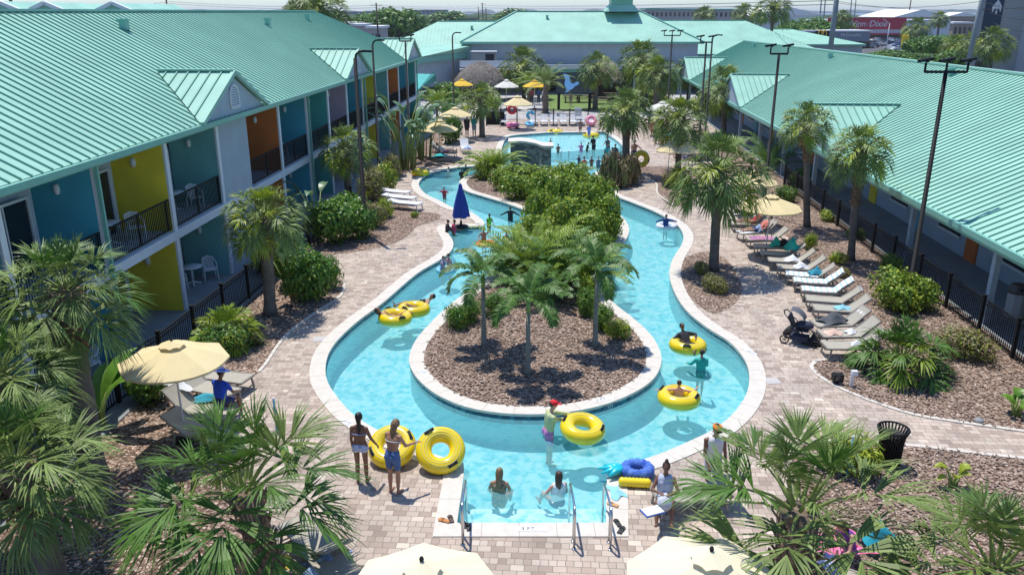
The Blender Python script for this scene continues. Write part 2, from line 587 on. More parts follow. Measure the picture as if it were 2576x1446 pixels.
ISL_PX = [(1187, 440), (1165, 449), (1155, 461), (1171, 480), (1217, 495), (1279, 514), (1338, 538), (1352, 556), (1335, 590), (1285, 645), (1199, 717),
          (1135, 764), (1088, 808), (1047, 855), (1030, 895), (1032, 922), (1047, 949), (1074, 976), (1111, 1000), (1168, 1023), (1236, 1037),
          (1320, 1043), (1404, 1040), (1488, 1027), (1556, 1006), (1616, 976), (1650, 946), (1664, 909), (1657, 875), (1633, 838), (1589, 798), (1549, 767),
          (1515, 730), (1502, 700), (1506, 672), (1525, 651), (1555, 627), (1578, 597), (1582, 572), (1566, 547), (1535, 525), (1500, 500), (1470, 478), (1445, 455),
          (1400, 440), (1330, 432), (1250, 430)]
ISLAND = ccw(smooth_loop(g2(ISL_PX)))

def strip(lpa, za, lpb, zb, mb, mi=0, flip=False):
    n = len(lpa)
    vs = [(p.x, p.y, za) for p in lpa] + [(p.x, p.y, zb) for p in lpb]
    fs = [(i, (i + 1) % n, (i + 1) % n + n, i + n) for i in range(n)]
    if flip:
        fs = [f[::-1] for f in fs]
    mb.add(vs, fs, mi)

def flat_fill(name, loops, z, m, kind='structure', grid=None):
    vecs = [[Vector((p[0], p[1], 0)) for p in lp] for lp in loops]
    allp = [p for lp in vecs for p in lp]
    mb = MB()
    fs = []
    for t in tessellate_polygon(vecs):
        a, b, c = [allp[i] for i in t]
        if (b - a).cross(c - a).z < 0:
            t = (t[0], t[2], t[1])
        fs.append(tuple(t))
    mb.add([(p.x, p.y, z) for p in allp], fs)
    o = mb.build(name, m)
    struct(o, kind)
    return o

WZ = -0.14
CW = 0.46
out_outer = offset_loop(OUTER, -CW)      # anticlockwise loop: left normal points in, so negative goes outward
isl_inner = offset_loop(ISLAND, CW * 0.98)
# the deck, one sheet round the pool
far_deck = [(-13.5, 6), (22, 6), (20.6, 60), (21.5, 90), (-4, 92), (-8.6, 76), (-9.5, 60)]
flat_fill('pool_deck', [[Vector(p) for p in far_deck], out_outer[::-1]], 0.0, M['paver'])
mb = MB()
strip(out_outer, 0.022, OUTER, 0.022, mb)
strip(OUTER, 0.022, OUTER, -0.05, mb)
strip(out_outer, -0.02, out_outer, 0.022, mb)
M['grout'] = mat('grout', (.36, .32, .27), .9)
def joints(inner, outer, mb, mi=1):
    acc = 0
    for i in range(len(inner)):
        acc += (inner[i] - inner[i - 1]).length
        if acc > .62:
            acc = 0
            a, b = inner[i], outer[i]
            mb.bar((a.x, a.y, .0205), (b.x, b.y, .0205), .012, .006, mi)
joints(OUTER, out_outer, mb)
struct(mb.build('pool_coping', [M['coping'], M['grout']]))
mb = MB()
strip(ISLAND, 0.022, isl_inner, 0.022, mb)
strip(ISLAND, -0.05, ISLAND, 0.022, mb)
strip(isl_inner, 0.022, isl_inner, -0.1, mb)
joints(ISLAND, isl_inner, mb)
struct(mb.build('island_coping', [M['coping'], M['grout']]))
outer_in = offset_loop(OUTER, 0.0)
wall_out = offset_loop(OUTER, -0.025)
wall_isl = offset_loop(ISLAND, 0.025)
mb = MB()
strip(wall_out, -0.045, wall_out, -0.30, mb, 1)
strip(wall_out, -0.30, wall_out, -0.98, mb, 0)
strip(wall_isl, -0.30, wall_isl, -0.045, mb, 1)
strip(wall_isl, -0.98, wall_isl, -0.30, mb, 0)
struct(mb.build('pool_walls', [M['plaster'], M['tile_blue']]))
flat_fill('pool_floor', [wall_out, wall_isl[::-1]], -0.95, M['plaster'])
flat_fill('pool_water', [wall_out, wall_isl[::-1]], WZ, M['water'])
# shallow beach entry of the far pool
sh = [Vector(p) for p in g2([(1285, 341), (1376, 335), (1519, 333), (1556, 359), (1560, 372), (1470, 376), (1385, 383), (1275, 388)], -0.2)]
mb = MB()
mb.prism([(p.x, p.y) for p in sh], -0.94, -0.27)
struct(mb.build('pool_shallow_shelf', M['plaster_pale']))
# entry steps
s0, s1 = G(1150, 1316), G(1524, 1316)
mb = MB()
for k in range(4):
    y0 = s0.y + 0.02
    d = 0.42 * (4 - k)
    z = -0.80 + 0.16 * k
    mb.box(((s0.x + s1.x) / 2, y0 + d / 2, (z - 0.94) / 2), (s1.x - s0.x - 0.02, d, z + 0.94))
struct(mb.build('pool_entry_steps', M['plaster_pale']))

flat_fill('island_mulch_bed', [isl_inner], 0.005, M['mulch'])
mb_bed = []
def bed(px, corners=()):
    lp = smooth_loop(g2(px), corners, 0.3)
    return flat_fill('mulch_bed', [lp], 0.012, M['mulch'])
BEDBORDER = M['concrete_pale']
# right bed, upper (along the loungers and fence) continuing to the building
r_up = [(2577, 1085), (2470, 1070), (2380, 1057), (2300, 1043), (2200, 1012), (2110, 975), (2062, 947), (2040, 922), (2052, 908), (2110, 906), (2185, 912)]
rr = smooth_loop(g2(r_up), (), 0.3, closed=False) + g2([(2185, 912), (2160, 820), (2100, 735), (2040, 670), (1985, 600), (1930, 548), (1880, 500), (1830, 440), (1790, 395), (1745, 345)])
bx = [Vector(p) for p in [(17.0, 66), (15.9, 60), (15.9, 17)]]
rr_loop = rr + [G(1765, 330).to_2d()] + [Vector((19.4, 62)), Vector((17.9, 40)), Vector((17.2, 25)), Vector((17.2, 15.5))]
flat_fill('mulch_bed', [rr_loop], 0.012, M['mulch'])
r_lo = smooth_loop(g2([(2577, 1153), (2460, 1141), (2360, 1128), (2270, 1119), (2158, 1111), (2080, 1110), (2022, 1116), (1992, 1150), (2000, 1230), (2045, 1310), (2060, 1400)]), (), 0.3, closed=False)
flat_fill('mulch_bed', [r_lo + [Vector((5.8, 9.0)), Vector((6.0, 6.5)), Vector((22, 6.5)), Vector((17.2, 14.6))]], 0.012, M['mulch'])
def border(px, w=0.12, pre=None):
    lp = smooth_loop(g2(px), (), 0.3, closed=False)
    mb = MB()
    for a, b in zip(lp[:-1], lp[1:]):
        d = (b - a).normalized()
        a2, b2 = a - d * 0.01, b + d * 0.01
        mb.bar((a2.x, a2.y, 0.012), (b2.x, b2.y, 0.012), w, 0.035)
    return mb
kb = border(r_up); 
kb2 = border([(2577, 1153), (2460, 1141), (2360, 1128), (2270, 1119), (2158, 1111), (2080, 1110), (2022, 1116)])
struct(kb.build('bed_edging', M['coping']))
struct(kb2.build('bed_edging', M['coping']))
bed([(1712, 662), (1740, 642), (1782, 634), (1830, 655), (1862, 708), (1866, 733), (1846, 766), (1795, 788), (1752, 762), (1718, 722)])
bed([(1606, 421), (1700, 420), (1770, 440), (1775, 480), (1700, 520), (1655, 488), (1650, 462), (1612, 436)])
bed([(1512, 434), (1560, 424), (1600, 428), (1622, 448), (1606, 468), (1560, 477), (1522, 474), (1504, 456)])
struct(border([(1610, 437), (1650, 462), (1655, 488), (1700, 520)], 0.1).build('bed_edging', M['coping']))
l_bed = smooth_loop(g2([(1105, 400), (1030, 432), (998, 452), (977, 468), (985, 484), (1004, 506), (1048, 530), (1103, 538), (1107, 546), (1097, 555), (1050, 569), (1032, 588), (1004, 606),
                        (955, 622), (893, 634), (832, 642), (800, 660), (835, 690), (866, 713), (856, 745), (787, 791), (717, 847), (665, 920), (640, 944),
                        (565, 975), (520, 1050), (560, 1120), (625, 1210), (655, 1300), (640, 1440)]), (), 0.3, closed=False)
flat_fill('mulch_bed', [l_bed + [Vector((-4.2, 8)), Vector((-16, 6.5)), Vector((-12, 16)), Vector((-10.6, 28)), Vector((-8.3, 60)), Vector((-7.4, 74)), Vector((-6.0, 72))]], 0.012, M['mulch'])
struct(border([(866, 713), (856, 745), (787, 791), (717, 847), (665, 920), (640, 944)], 0.1).build('bed_edging', M['coping']))
bed([(1065, 415), (1100, 405), (1180, 402), (1165, 410), (1110, 416), (1080, 422)])

# loose bark chips lying on the beds
def in_poly(p, lp):
    c = False
    for i in range(len(lp)):
        a, b = lp[i - 1], lp[i]
        if (a.y > p.y) != (b.y > p.y) and p.x < (b.x - a.x) * (p.y - a.y) / (b.y - a.y) + a.x:
            c = not c
    return c
M['chips'] = mat('loose_bark_chips', (.38, .28, .215), .95, island=.75)
def scatter_chips(lp, n, name, label, xr, yr):
    rn = random.Random(n)
    mb = MB()
    while n > 0:
        p = Vector((rn.uniform(*xr), rn.uniform(*yr)))
        n -= 1
        if not in_poly(p, lp):
            continue
        a, l, w = rn.uniform(0, 6.28), rn.uniform(.025, .06), rn.uniform(.012, .028)
        u, v = Vector((cos(a), sin(a), rn.uniform(-.4, .4))) * l, Vector((-sin(a), cos(a), rn.uniform(-.4, .4))) * w
        c = Vector((p.x, p.y, .03 + rn.random() * .015))
        mb.add([c - u - v, c + u - v, c + u + v, c - u + v], [(0, 1, 2, 3)])
    o = mb.build(name, M['chips'])
    struct(o, 'stuff')
    o['label'] = label
    o['category'] = 'bark chips'
scatter_chips(offset_loop(isl_inner, -.04), 9000, 'bark_chips', 'loose bark chips on the island bed', (-4, 6), (19, 30))
scatter_chips(offset_loop(r_lo + [Vector((5.8, 9.0)), Vector((6.0, 6.5)), Vector((22, 6.5)), Vector((17.2, 14.6))], 0), 9000, 'bark_chips', 'loose bark chips on the lower right bed', (5, 14), (9, 19))
scatter_chips(rr_loop, 9000, 'bark_chips', 'loose bark chips on the upper right bed', (7, 16), (17, 34))

# wider ground
flat_fill('ground', [[Vector(p) for p in [(-3000, -300), (3000, -300), (3000, 6000), (-3000, 6000)]], [Vector(p) for p in far_deck][::-1]], -0.03, M['asphalt'])
flat_fill('lawn', [[Vector(p) for p in [(4.0, 88), (18.5, 86), (19.5, 104), (4.5, 106)]]], 0.02, M['grass'])
flat_fill('plaza_paving', [[Vector(p) for p in [(-16, 81.5), (21.0, 80), (24, 114), (-16, 116)]]], 0.008, M['concrete_pale'])
M['far_green'] = mat('far_vegetation', (0.06, 0.10, 0.04), 0.95, var=0.4, vscale=0.02)
flat_fill('grass_verge', [[Vector(p) for p in [(70, 125), (330, 125), (330, 200), (60, 200)]]], -0.015, M['grass'])
flat_fill('far_land', [[Vector(p) for p in [(-1500, 420), (1500, 420), (1900, 1500), (-1900, 1500)]]], 0.0, M['far_green'])
M['bay'] = mat('bay_water', (0.05, 0.13, 0.2), 0.25)
flat_fill('bay_water', [[Vector(p) for p in [(-6000, 1500), (6000, 1500), (6000, 5200), (-6000, 5200)]]], 0.02, M['bay'])
mb = MB()
for i in range(70):
    x = -3600 + i * 105 + R.uniform(-30, 30)
    mb.ell((x, 5250 + R.uniform(-100, 100), 0), (R.uniform(60, 130), 60, R.uniform(10, 26)), 10)
struct(mb.build('far_hills', M['far_green']))

# depth markers on the coping
def text_mesh(s, size, ext=0.002, align='CENTER'):
    c = bpy.data.curves.new('lettering', 'FONT')
    c.body = s
    c.size = size
    c.extrude = ext
    c.align_x = align
    c.align_y = 'CENTER'
    c.resolution_u = 2
    o = bpy.data.objects.new('lettering', c)
    COL.objects.link(o)
    bpy.context.view_layer.update()
    me = bpy.data.meshes.new_from_object(o.evaluated_get(bpy.context.evaluated_depsgraph_get()))
    bpy.data.objects.remove(o)
    return me

def lettering(s, size, m, parent, loc, rot, ext=0.002, align='CENTER', name='lettering', bold=0.0, sx=1.0):
    me = text_mesh(s, size, ext, align)
    me.materials.clear()
    me.materials.append(m)
    o = bpy.data.objects.new(name, me)
    COL.objects.link(o)
    o.parent = parent
    o.location = loc
    o.rotation_euler = rot
    o.scale = (sx, 1, 1)
    return o

M['ink'] = mat('dark_marking', (0.02, 0.02, 0.025), 0.5)
M['markwhite'] = mat('white_tile', (0.8, 0.8, 0.8), 0.3)
def marker(px, ang, label, big=1.0):
    p = G(*px)
    t = thing('depth_marker', label, 'depth marker', (p.x, p.y, 0.025), ang, 'depth markers on the coping')
    MB().box((0, 0, 0.002), (0.62 * big, 0.17 * big, 0.006)).build('tile', M['markwhite'], t)
    lettering("3 FT", 0.16 * big, M['ink'], t, (-0.08 * big, 0, 0.0065), (0, 0, 0), 0.001)
marker((1338, 1332), 0.0, 'white 3 FT depth tile on the coping between the step handrails')
marker((1518, 1006), 0.32, 'white 3 FT depth tile on the island coping behind the red-capped bather')
marker((1800, 1088), 0.75, 'white 3 FT depth tile on the outer coping right of the pineapple float')
marker((877, 1068), -0.85, 'white 3 FT depth tile on the outer coping beside the standing bikini wearer')
marker((1066, 940), -1.0, 'white 3 FT depth tile on the left curve of the island coping')
marker((1886, 885), 1.9, 'white 3 FT depth tile on the outer coping at the far right bend')
t = thing('waterline_sign', 'blue tile plaque reading 3 FT on the island wall just above the water', 'depth marker', (0, 0, 0))
pp = min(ISLAND, key=lambda q: (q - G(1530, 1017).to_2d()).length)
i0 = ISLAND.index(pp)
tv = (ISLAND[(i0 + 1) % len(ISLAND)] - ISLAND[i0 - 1]).normalized()
t.location = (pp.x + tv.y * -0.028 + 0.0, pp.y + tv.x * 0.028, -0.095)
t.location = (pp.x + tv.y * 0.01, pp.y - tv.x * 0.01, -0.095)
t.rotation_euler = (0, 0, atan2(tv.y, tv.x))
MB().box((0, 0, 0), (0.5, 0.02, 0.085)).build('plaque', M['tile_blue'], t)
lettering("3 FT", 0.11, M['markwhite'], t, (0, -0.013, 0), (pi / 2, 0, 0), 0.001)
for px, lb in [((1942, 958), 'pale square drain lid in the pavers right of the outer coping'), ((805, 853), 'pale rectangular drain lid in the pavers left of the outer coping')]:
    p = G(*px)
    o = MB().box((0, 0, 0), (0.42, 0.40, 0.012)).build('drain_lid', M['concrete_pale'], None, (p.x, p.y, 0.006), 0.1)
    tag(o, lb, 'drain lid', 'drain lids in the pavers')
# ------------------------------------------------------------------ roofs and buildings
def clip_line(poly, o, d):
    """interval of the line o+t*d inside convex 2D poly"""
    t0, t1 = -1e9, 1e9
    n = len(poly)
    ar = sum(poly[i - 1].x * poly[i].y - poly[i].x * poly[i - 1].y for i in range(n))
    sg = 1 if ar > 0 else -1
    for i in range(n):
        a, b = poly[i - 1], poly[i]
        e = (b - a)
        nn = Vector((-e.y, e.x)) * sg
        num = nn.dot(o - a)
        den = nn.dot(d)
        if abs(den) < 1e-9:
            if num < 0:
                return None
            continue
        t = -num / den
        if den > 0:
            t0 = max(t0, t)
        else:
            t1 = min(t1, t)
    return (t0, t1) if t1 - t0 > 0.05 else None

def roof_plane(mb, pts, eave_a, eave_b, spacing=0.42, sw=0.042, sh=0.045, mi=0, ms=1):
    """flat standing-seam panel; seams run square to the eave"""
    pts = [Vector(p) for p in pts]
    nrm = (pts[1] - pts[0]).cross(pts[2] - pts[1]).normalized()
    if nrm.z < 0:
        pts = pts[::-1]
        nrm = -nrm
    mb.poly(pts, mi)
    a, b = Vector(eave_a), Vector(eave_b)
    u = (b - a).normalized()
    w = nrm.cross(u).normalized()
    P2 = [Vector(((p - a).dot(u), (p - a).dot(w))) for p in pts]
    lo, hi = min(p.x for p in P2), max(p.x for p in P2)
    k = int((hi - lo) / spacing)
    for i in range(1, k + 1):
        x = lo + i * (hi - lo) / (k + 1)
        c = clip_line(P2, Vector((x, 0)), Vector((0, 1)))
        if c:
            p = a + u * x + w * c[0] + nrm * (sh / 2)
            q = a + u * x + w * c[1] + nrm * (sh / 2)
            mb.bar(p, q, sw, sh, ms, up=nrm)
    return nrm

# ---- left two-storey motel wing
SL = 0.0613
dL = Vector((SL, 1, 0)).normalized()
nL = Vector((dL.y, -dL.x, 0))
def Lp(a, o=0.0, z=0.0):
    return Vector((-11.5 + SL * (a - 27), a, z)) + nL * o
A0, A1 = 6.0, 74.4
EZ, W = 6.25, 7.2
RZ = EZ + 3.78
motel = thing('motel_wing', 'two-storey motel wing with green metal roof and brightly coloured balcony walls, left of the pool', 'building', Lp(40))
motel.location = (0, 0, 0)
OV = 0.42
mb = MB()
eN, eF = Lp(A0, OV, EZ), Lp(A1 + 0.5, OV, EZ)
rN, rF = Lp(A0, OV - W, RZ), Lp(A1 + 0.5 - W, OV - W, RZ)
bN, bF = Lp(A0, OV - 2 * W, EZ), Lp(A1 + 0.5, OV - 2 * W, EZ)
roof_plane(mb, [eN, eF, rF, rN], eN, eF, 0.42)
roof_plane(mb, [bN, bF, rF, rN], bN, bF, 0.84)
roof_plane(mb, [eF, bF, rF], eF, bF, 0.6)
roof_o = mb.build('roof', [M['roof'], M['seam']], motel)
mb = MB()
mb.bar(rN + Vector((0, 0, 0.02)), rF + Vector((0, 0, 0.02)), 0.34, 0.09)
mb.bar(rF, eF + Vector((0, 0, 0.03)), 0.22, 0.06)
mb.bar(rF, bF + Vector((0, 0, 0.03)), 0.22, 0.06)
mb.build('ridge_cap', M['roof'], roof_o)
mb = MB()
mb.bar(Lp(A0, OV + 0.07, EZ - 0.10), Lp(A1 + .55, OV + 0.07, EZ - 0.10), 0.13, 0.17)
mb.bar(Lp(A1 + .57, OV + 0.1, EZ - 0.10), Lp(A1 + .57, OV - 14.4, EZ - 0.10), 0.13, 0.17)
mb.build('gutter', M['roof_trim'], motel)
mb = MB()
mb.bar(Lp(A0, OV / 2, EZ - 0.23), Lp(A1 + .5, OV / 2, EZ - 0.23), OV, 0.05)
mb.build('soffit', M['soffit'], motel)
# shells: floors, back walls
ZB = [0.05, 2.93]
TOPS = [2.62, 6.02]
mb = MB()
mb.bar(Lp(A0, -7.2, 3.0), Lp(A1 - 0.4, -7.2, 3.0), 10.2, 5.9)
mb.build('wall', M['stucco_white'], motel)
mb = MB()
mb.bar(Lp(A0, -1.02, 2.78), Lp(A1, -1.02, 2.78), 2.2, 0.30)
mb.build('floor_slab', M['stucco_white'], motel)
BAYS = [22.6, 26.9, 31.1]          # ends of bays, near to far
COLORS = [('w_blue', 22.65), ('w_yellow', 26.92), ('w_teal', 31.1)]
edges = [(14.4, 'w_orange'), (18.5, 'w_teal'), (22.65, 'w_blue'), (26.92, 'w_yellow'), (31.1, 'w_teal'), ('solid', 31.1, 34.15), (38.1, 'w_orange'), (42.3, 'w_blue'), (46.3, 'w_green'),
         (50.4, 'w_pink'), (54.4, 'w_blue'), (58.3, 'w_yellow'), (62.4, 'w_teal'), (66.6, 'w_orange'), (70.5, 'w_blue'), (74.3, 'w_green')]
prev = 10.2
DEP = 1.85
for e in edges:
    if e[0] == 'solid':
        a, b = e[1], e[2]
        mb = MB()
        mb.bar(Lp(a + 0.12, -DEP / 2, 3.0), Lp(b, -DEP / 2, 3.0), DEP, 6.02)
        mb.build('solid_bay', M['stucco_grey'], motel)
        prev = b
        continue
    y, c = e
    for fl in (0, 1):
        z0, z1 = ZB[fl], TOPS[fl]
        mb = MB()
        mb.bar(Lp(y - 0.06, -DEP + 0.0, (z0 + z1) / 2), Lp(y - 0.06, -0.02, (z0 + z1) / 2), 0.2, z1 - z0)
        mb.build('partition_wall', M[c], motel)
        mb = MB()
        mb.bar(Lp(y - 0.06, -0.018, (z0 + z1) / 2), Lp(y - 0.06, 0.055, (z0 + z1) / 2), 0.215, z1 - z0)
        mb.build('wall_edge', M['trimwhite'], motel)
        # sliding window and door in the back wall of the recess
        w0, w1 = prev + 1.5, y - 0.45
        fr = MB()
        zb = z0 + 0.02
        zt = z0 + 2.15
        o = -DEP + 0.05
        for (p, q, wd) in [(Lp(w0, o, zb), Lp(w0, o, zt), .07), (Lp(w1, o, zb), Lp(w1, o, zt), .07), (Lp((w0 + w1) / 2, o, zb), Lp((w0 + w1) / 2, o, zt), .05)]:
            fr.bar(p, q, wd, 0.08)
        fr.bar(Lp(w0, o, zt), Lp(w1, o, zt), .08, .07)
        f = fr.build('sliding_door', M['trimwhite'], motel)
        MB().bar(Lp(w0, o - .03, (zb + zt) / 2), Lp(w1, o - .03, (zb + zt) / 2), 0.02, zt - zb).build('pane', M['glass'], f)
        cu = MB()
        k = 12
        for i in range(k):
            ya = w0 + (w1 - w0) * .5 * i / k + .05
            cu.cyl(Lp(ya, o - .0, zb + .05), Lp(ya, o - .0, zt - .05), .035, n=6)
        cu.build('curtain', M['curtain'], f)
        # wall lamp on the partition
        lp = Lp(y - 0.2, -1.05, z1 - 0.75)
        MB().lathe([(0.0, -.16), (.07, -.13), (.09, 0), (.07, .13), (0, .15)], 10, lp).build('wall_lamp', M['trimwhite'], motel)
        if fl == 1:
            rl = MB()
            ra, rb = prev + .12, y - .17
            zt = z0 + 1.08
            rl.bar(Lp(ra, -.05, zt), Lp(rb, -.05, zt), .05, .05)
            rl.bar(Lp(ra, -.05, z0 + .1), Lp(rb, -.05, z0 + .1), .04, .04)
            n = int((rb - ra) / 0.11)
            for i in range(n + 1):
                q = ra + (rb - ra) * i / n
                wd = .045 if i % 17 == 0 else .022
                rl.bar(Lp(q, -.05, z0 + .08), Lp(q, -.05, zt), wd, wd)
            rl.build('balcony_railing', M['black'], motel)
    prev = y
for y in (22.5, 42.2, 54.6, 74.25):
    mb = MB()
    mb.bar(Lp(y, 0.16, 0.05), Lp(y, 0.16, 5.95), .11, .09)
    mb.bar(Lp(y, 0.16, 5.92), Lp(y, 0.45, 6.12), .09, .09)
    mb.build('downspout', M['roof_trim'], motel)
# dormers
def dormer(parent, c, hw, zpk, P_, EZ_, depth_dir, slope, front=0.0, vent=True, eave_over=0.25, wallm='stucco_grey', vent_name='louver_vent'):
    """gable dormer: ridge square to the main eave. P_(a, o, z) maps to world."""
    k = (zpk - EZ_) / hw
    back = (zpk - EZ_) / slope
    f = MB()
    F = front
    pk = P_(c, F + .12, zpk)
    bk = P_(c, -back, zpk)
    for sgn in (-1, 1):
        e1 = P_(c + sgn * (hw + .05), F + .12, EZ_ - k * .05)
        e0 = P_(c + sgn * hw, 0.0, EZ_)
        pts = [pk, bk, e0, e1]
        e2 = P_(c + sgn * (hw + .05), -back, EZ_ - k * .05)
        up_ = Vector((0, 0, .05))
        roof_plane(f, [p + up_ for p in pts], e1 + up_, e2 + up_, 0.45, sw=.05, sh=.05)
        f.bar(pk + Vector((0, 0, .02)), e1 + Vector((0, 0, .02)), .14, .15)
    f.bar(pk + Vector((0, 0, .09)), bk + Vector((0, 0, .09)), .26, .06)
    rf = f.build('dormer_roof', [M['roof'], M['seam']], parent)
    g = MB()
    tri = [P_(c - hw + .1, F, EZ_ - .02), P_(c + hw - .1, F, EZ_ - .02), P_(c, F, zpk - .12)]
    tri2 = [P_(c - hw + .1, F - .15, EZ_ - .02), P_(c + hw - .1, F - .15, EZ_ - .02), P_(c, F - .15, zpk - .12)]
    g.add(tri + tri2, [(0, 1, 2), (5, 4, 3), (0, 3, 4, 1), (1, 4, 5, 2), (2, 5, 3, 0)])
    gb = g.build('gable_wall', M[wallm], parent)
    if vent:
        v = MB()
        hw2, vz, vh = .42, EZ_ + .22, .38
        arc = [(-hw2, vz), (hw2, vz)] + [(hw2 * cos(a), vz + vh + hw2 * 1.1 * sin(a)) for a in [pi * i / 12 for i in range(13)]]
        P3 = [P_(c + x, F + .03, z) for x, z in arc]
        v.tube(P3, .045, 6, closed=True)
        for i in range(9):
            z = vz + .07 + i * .09
            xx = hw2 if z < vz + vh else hw2 * sqrt(max(0.02, 1 - ((z - vz - vh) / (hw2 * 1.1)) ** 2))
            v.bar(P_(c - xx, F + .02, z), P_(c + xx, F + .02, z), .05, .03)
        v.build('louver_vent', M['trimwhite'], gb)
    return rf
sl = 3.78 / W
PL = lambda a, o, z: Lp(a, OV + o, z)
for c in (32.1, 51.9, 71.2, 12.4):
    dormer(motel, c, 3.25, 7.8, PL, EZ + .02, None, sl, front=0.0)
def roof_vent(parent, p, name='roof_vent', m='roof_trim'):
    v = MB()
    v.box(p + Vector((0, 0, .18)), (.30, .30, .36))
    v.box(p + Vector((0, 0, .40)), (.40, .40, .08))
    v.build(name, M[m], parent)
for a, q in [(35.5, .8), (52.5, .78), (62, .83)]:
    roof_vent(motel, Lp(a, OV - W * q, EZ + 3.78 * q))
# patio slab
mb = MB()
mb.bar(Lp(8, 0.05, 0.0), Lp(74.4, 0.05, 0.0), 4.3 - .6, .09)
struct(mb.build('patio_slab', M['concrete']))

# ---- black aluminium fences
def fence(pts, label, every=1, h=1.22, name='metal_fence', hp=None):
    t = thing(name, label, 'fence', (0, 0, 0))
    for a, b in zip(pts[:-1], pts[1:]):
        a, b = Vector(a), Vector(b)
        L = (b - a).length
        p = MB()
        for z in (.12, h - .16, h - .02):
            p.bar((a.x, a.y, z), (b.x, b.y, z), .035, .035)
        n = max(2, int(L / .115))
        for i in range(1, n):
            q = a.lerp(b, i / n)
            p.box((q.x, q.y, h / 2 + .03), (.02, .02, h - .1))
        p.build('picket_panel', M['black'], t)
    for i, a in enumerate(pts):
        p = MB()
        a = Vector(a)
        p.box((a.x, a.y, (h + .08) / 2), (.1, .1, h + .08))
        p.box((a.x, a.y, h + .09), (.125, .125, .03))
        p.build('post', M['black'], t)
    return t
fence([(-10.27 + .085 * (y - 21) - (0.2 if y < 21 else 0), y) for y in (10.5, 12.9, 15.3, 17.6, 19.7, 21.7, 23.82, 25.99, 28.12, 30.4, 32.7, 35, 37.3, 39.6, 42)],
      'black picket fence running along the coloured motel patios on the left')
fence([(15.3 + .048 * (y - 24), y) for y in (15.9, 18.2, 20.5, 22.73, 24.8, 27.15, 29.5, 31.99, 34.2, 36.5, 38.8, 41.2, 43.6, 46, 48.5)],
      'black picket fence under the long green roof eave on the right')

# ---- right single-storey wing
SR = 0.055
dR = Vector((SR, 1, 0)).normalized()
nR = Vector((-dR.y, dR.x, 0))          # towards the courtyard
def Rp(a, o=0.0, z=0.0):
    return Vector((15.5 + SR * (a - 27), a, z)) + nR * o
EZR = 3.1
wing = thing('low_wing', 'long single-storey wing with green metal roof on the right side of the courtyard', 'building')
mb = MB()
e0, e1 = Rp(4, 0, EZR), Rp(98, 0, EZR)
r0, r1 = Rp(4, -9.5, 7.75), Rp(92, -8.6, 6.85)
r0 = Vector((24.0, 15, 7.55)); r1 = atY(1872, 103, 97)
# ridge through the two surveyed points
ra = atY(2575, 188, 41.0)
dirr = (r1 - ra)
r0 = ra - dirr * (38 / 56)
_pn = (e1 - e0).normalized().cross(Vector((-nR.x, -nR.y, .46))).normalized()
def _on_roof(x, y):
    d = Vector(_ray(x, y))
    o_ = Vector((0, 0, CAM_H))
    return o_ + d * ((e0 - o_).dot(_pn) / d.dot(_pn))
ra, r1 = _on_roof(2575, 188), _on_roof(1872, 103)
r0 = ra - (r1 - ra) * .62
n_ = roof_plane(mb, [e0, e1, r1, r0], e0, e1, .42)
hipc = atY(1687, 168, 112)
bk0, bk1 = r0 + Vector((9.4, 0, -4.3)), r1 + Vector((9.4, 6, -3.7))
roof_plane(mb, [r0, r1, bk1, bk0], bk0, bk1, .84)
rw = mb.build('roof', [M['roof'], M['seam']], wing)
mb = MB()
mb.bar(r0 + Vector((0, 0, .03)), r1 + Vector((0, 0, .03)), .32, .1)
mb.bar(r1 + Vector((0, 0, .03)), e1 + Vector((0, 0, .05)), .2, .06)
mb.build('ridge_cap', M['roof'], rw)
mb = MB()
mb.bar(Rp(4, .07, EZR - .1), Rp(98, .07, EZR - .1), .14, .2)
mb.bar(Rp(4, -.08, EZR - .22), Rp(98, -.08, EZR - .22), .12, .3)
mb.build('gutter', M['roof_trim'], wing)
mb = MB()
mb.bar(Rp(4, -1.7, EZR - .3), Rp(98, -1.7, EZR - .3), 3.2, .05)
mb.build('soffit', M['stucco_grey'], wing)
mb = MB()
mb.bar(Rp(4, -3.6, 1.5), Rp(98, -3.6, 1.5), .3, 3.0)
mb.build('wall', M['stucco_grey'], wing)
for i in range(16):
    a = 10 + i * 5.6
    d = MB()
    d.bar(Rp(a, -3.42, 1.05), Rp(a + .95, -3.42, 1.05), .06, 2.1)
    d.build('door', M[['w_orange', 'w_blue', 'w_yellow', 'w_teal'][i % 4]], wing)
    w = MB()
    w.bar(Rp(a + 1.6, -3.43, 1.45), Rp(a + 3.6, -3.43, 1.45), .05, 1.2)
    wo = w.build('window', M['glass'], wing)
    MB().bar(Rp(a + 1.5, -3.40, .8), Rp(a + 3.7, -3.40, .8), .1, .08).build('sill', M['trimwhite'], wo)
for i in range(14):
    a = 12.4 + i * 6.6
    MB().bar(Rp(a, -.55, 0), Rp(a, -.55, 2.85), .2, .2).build('post', M['stucco_grey'], wing)
struct(MB().bar(Rp(4, -1.9, .02), Rp(98, -1.9, .02), 3.2, .08).build('walkway_slab', M['concrete']))
PR = lambda a, o, z: Rp(a, o, z)
for c, hw in ((45.0, 4.4), (67.2, 4.4), (92.5, 4.0)):
    dormer(wing, c, hw, 5.2, PR, EZR + .02, None, .46, front=0.0, vent=False)
for k in (.15, .5, .93):
    q = r0.lerp(r1, .35 + .6 * k)
    roof_vent(wing, q + Vector((-.9, 0, -.42)))

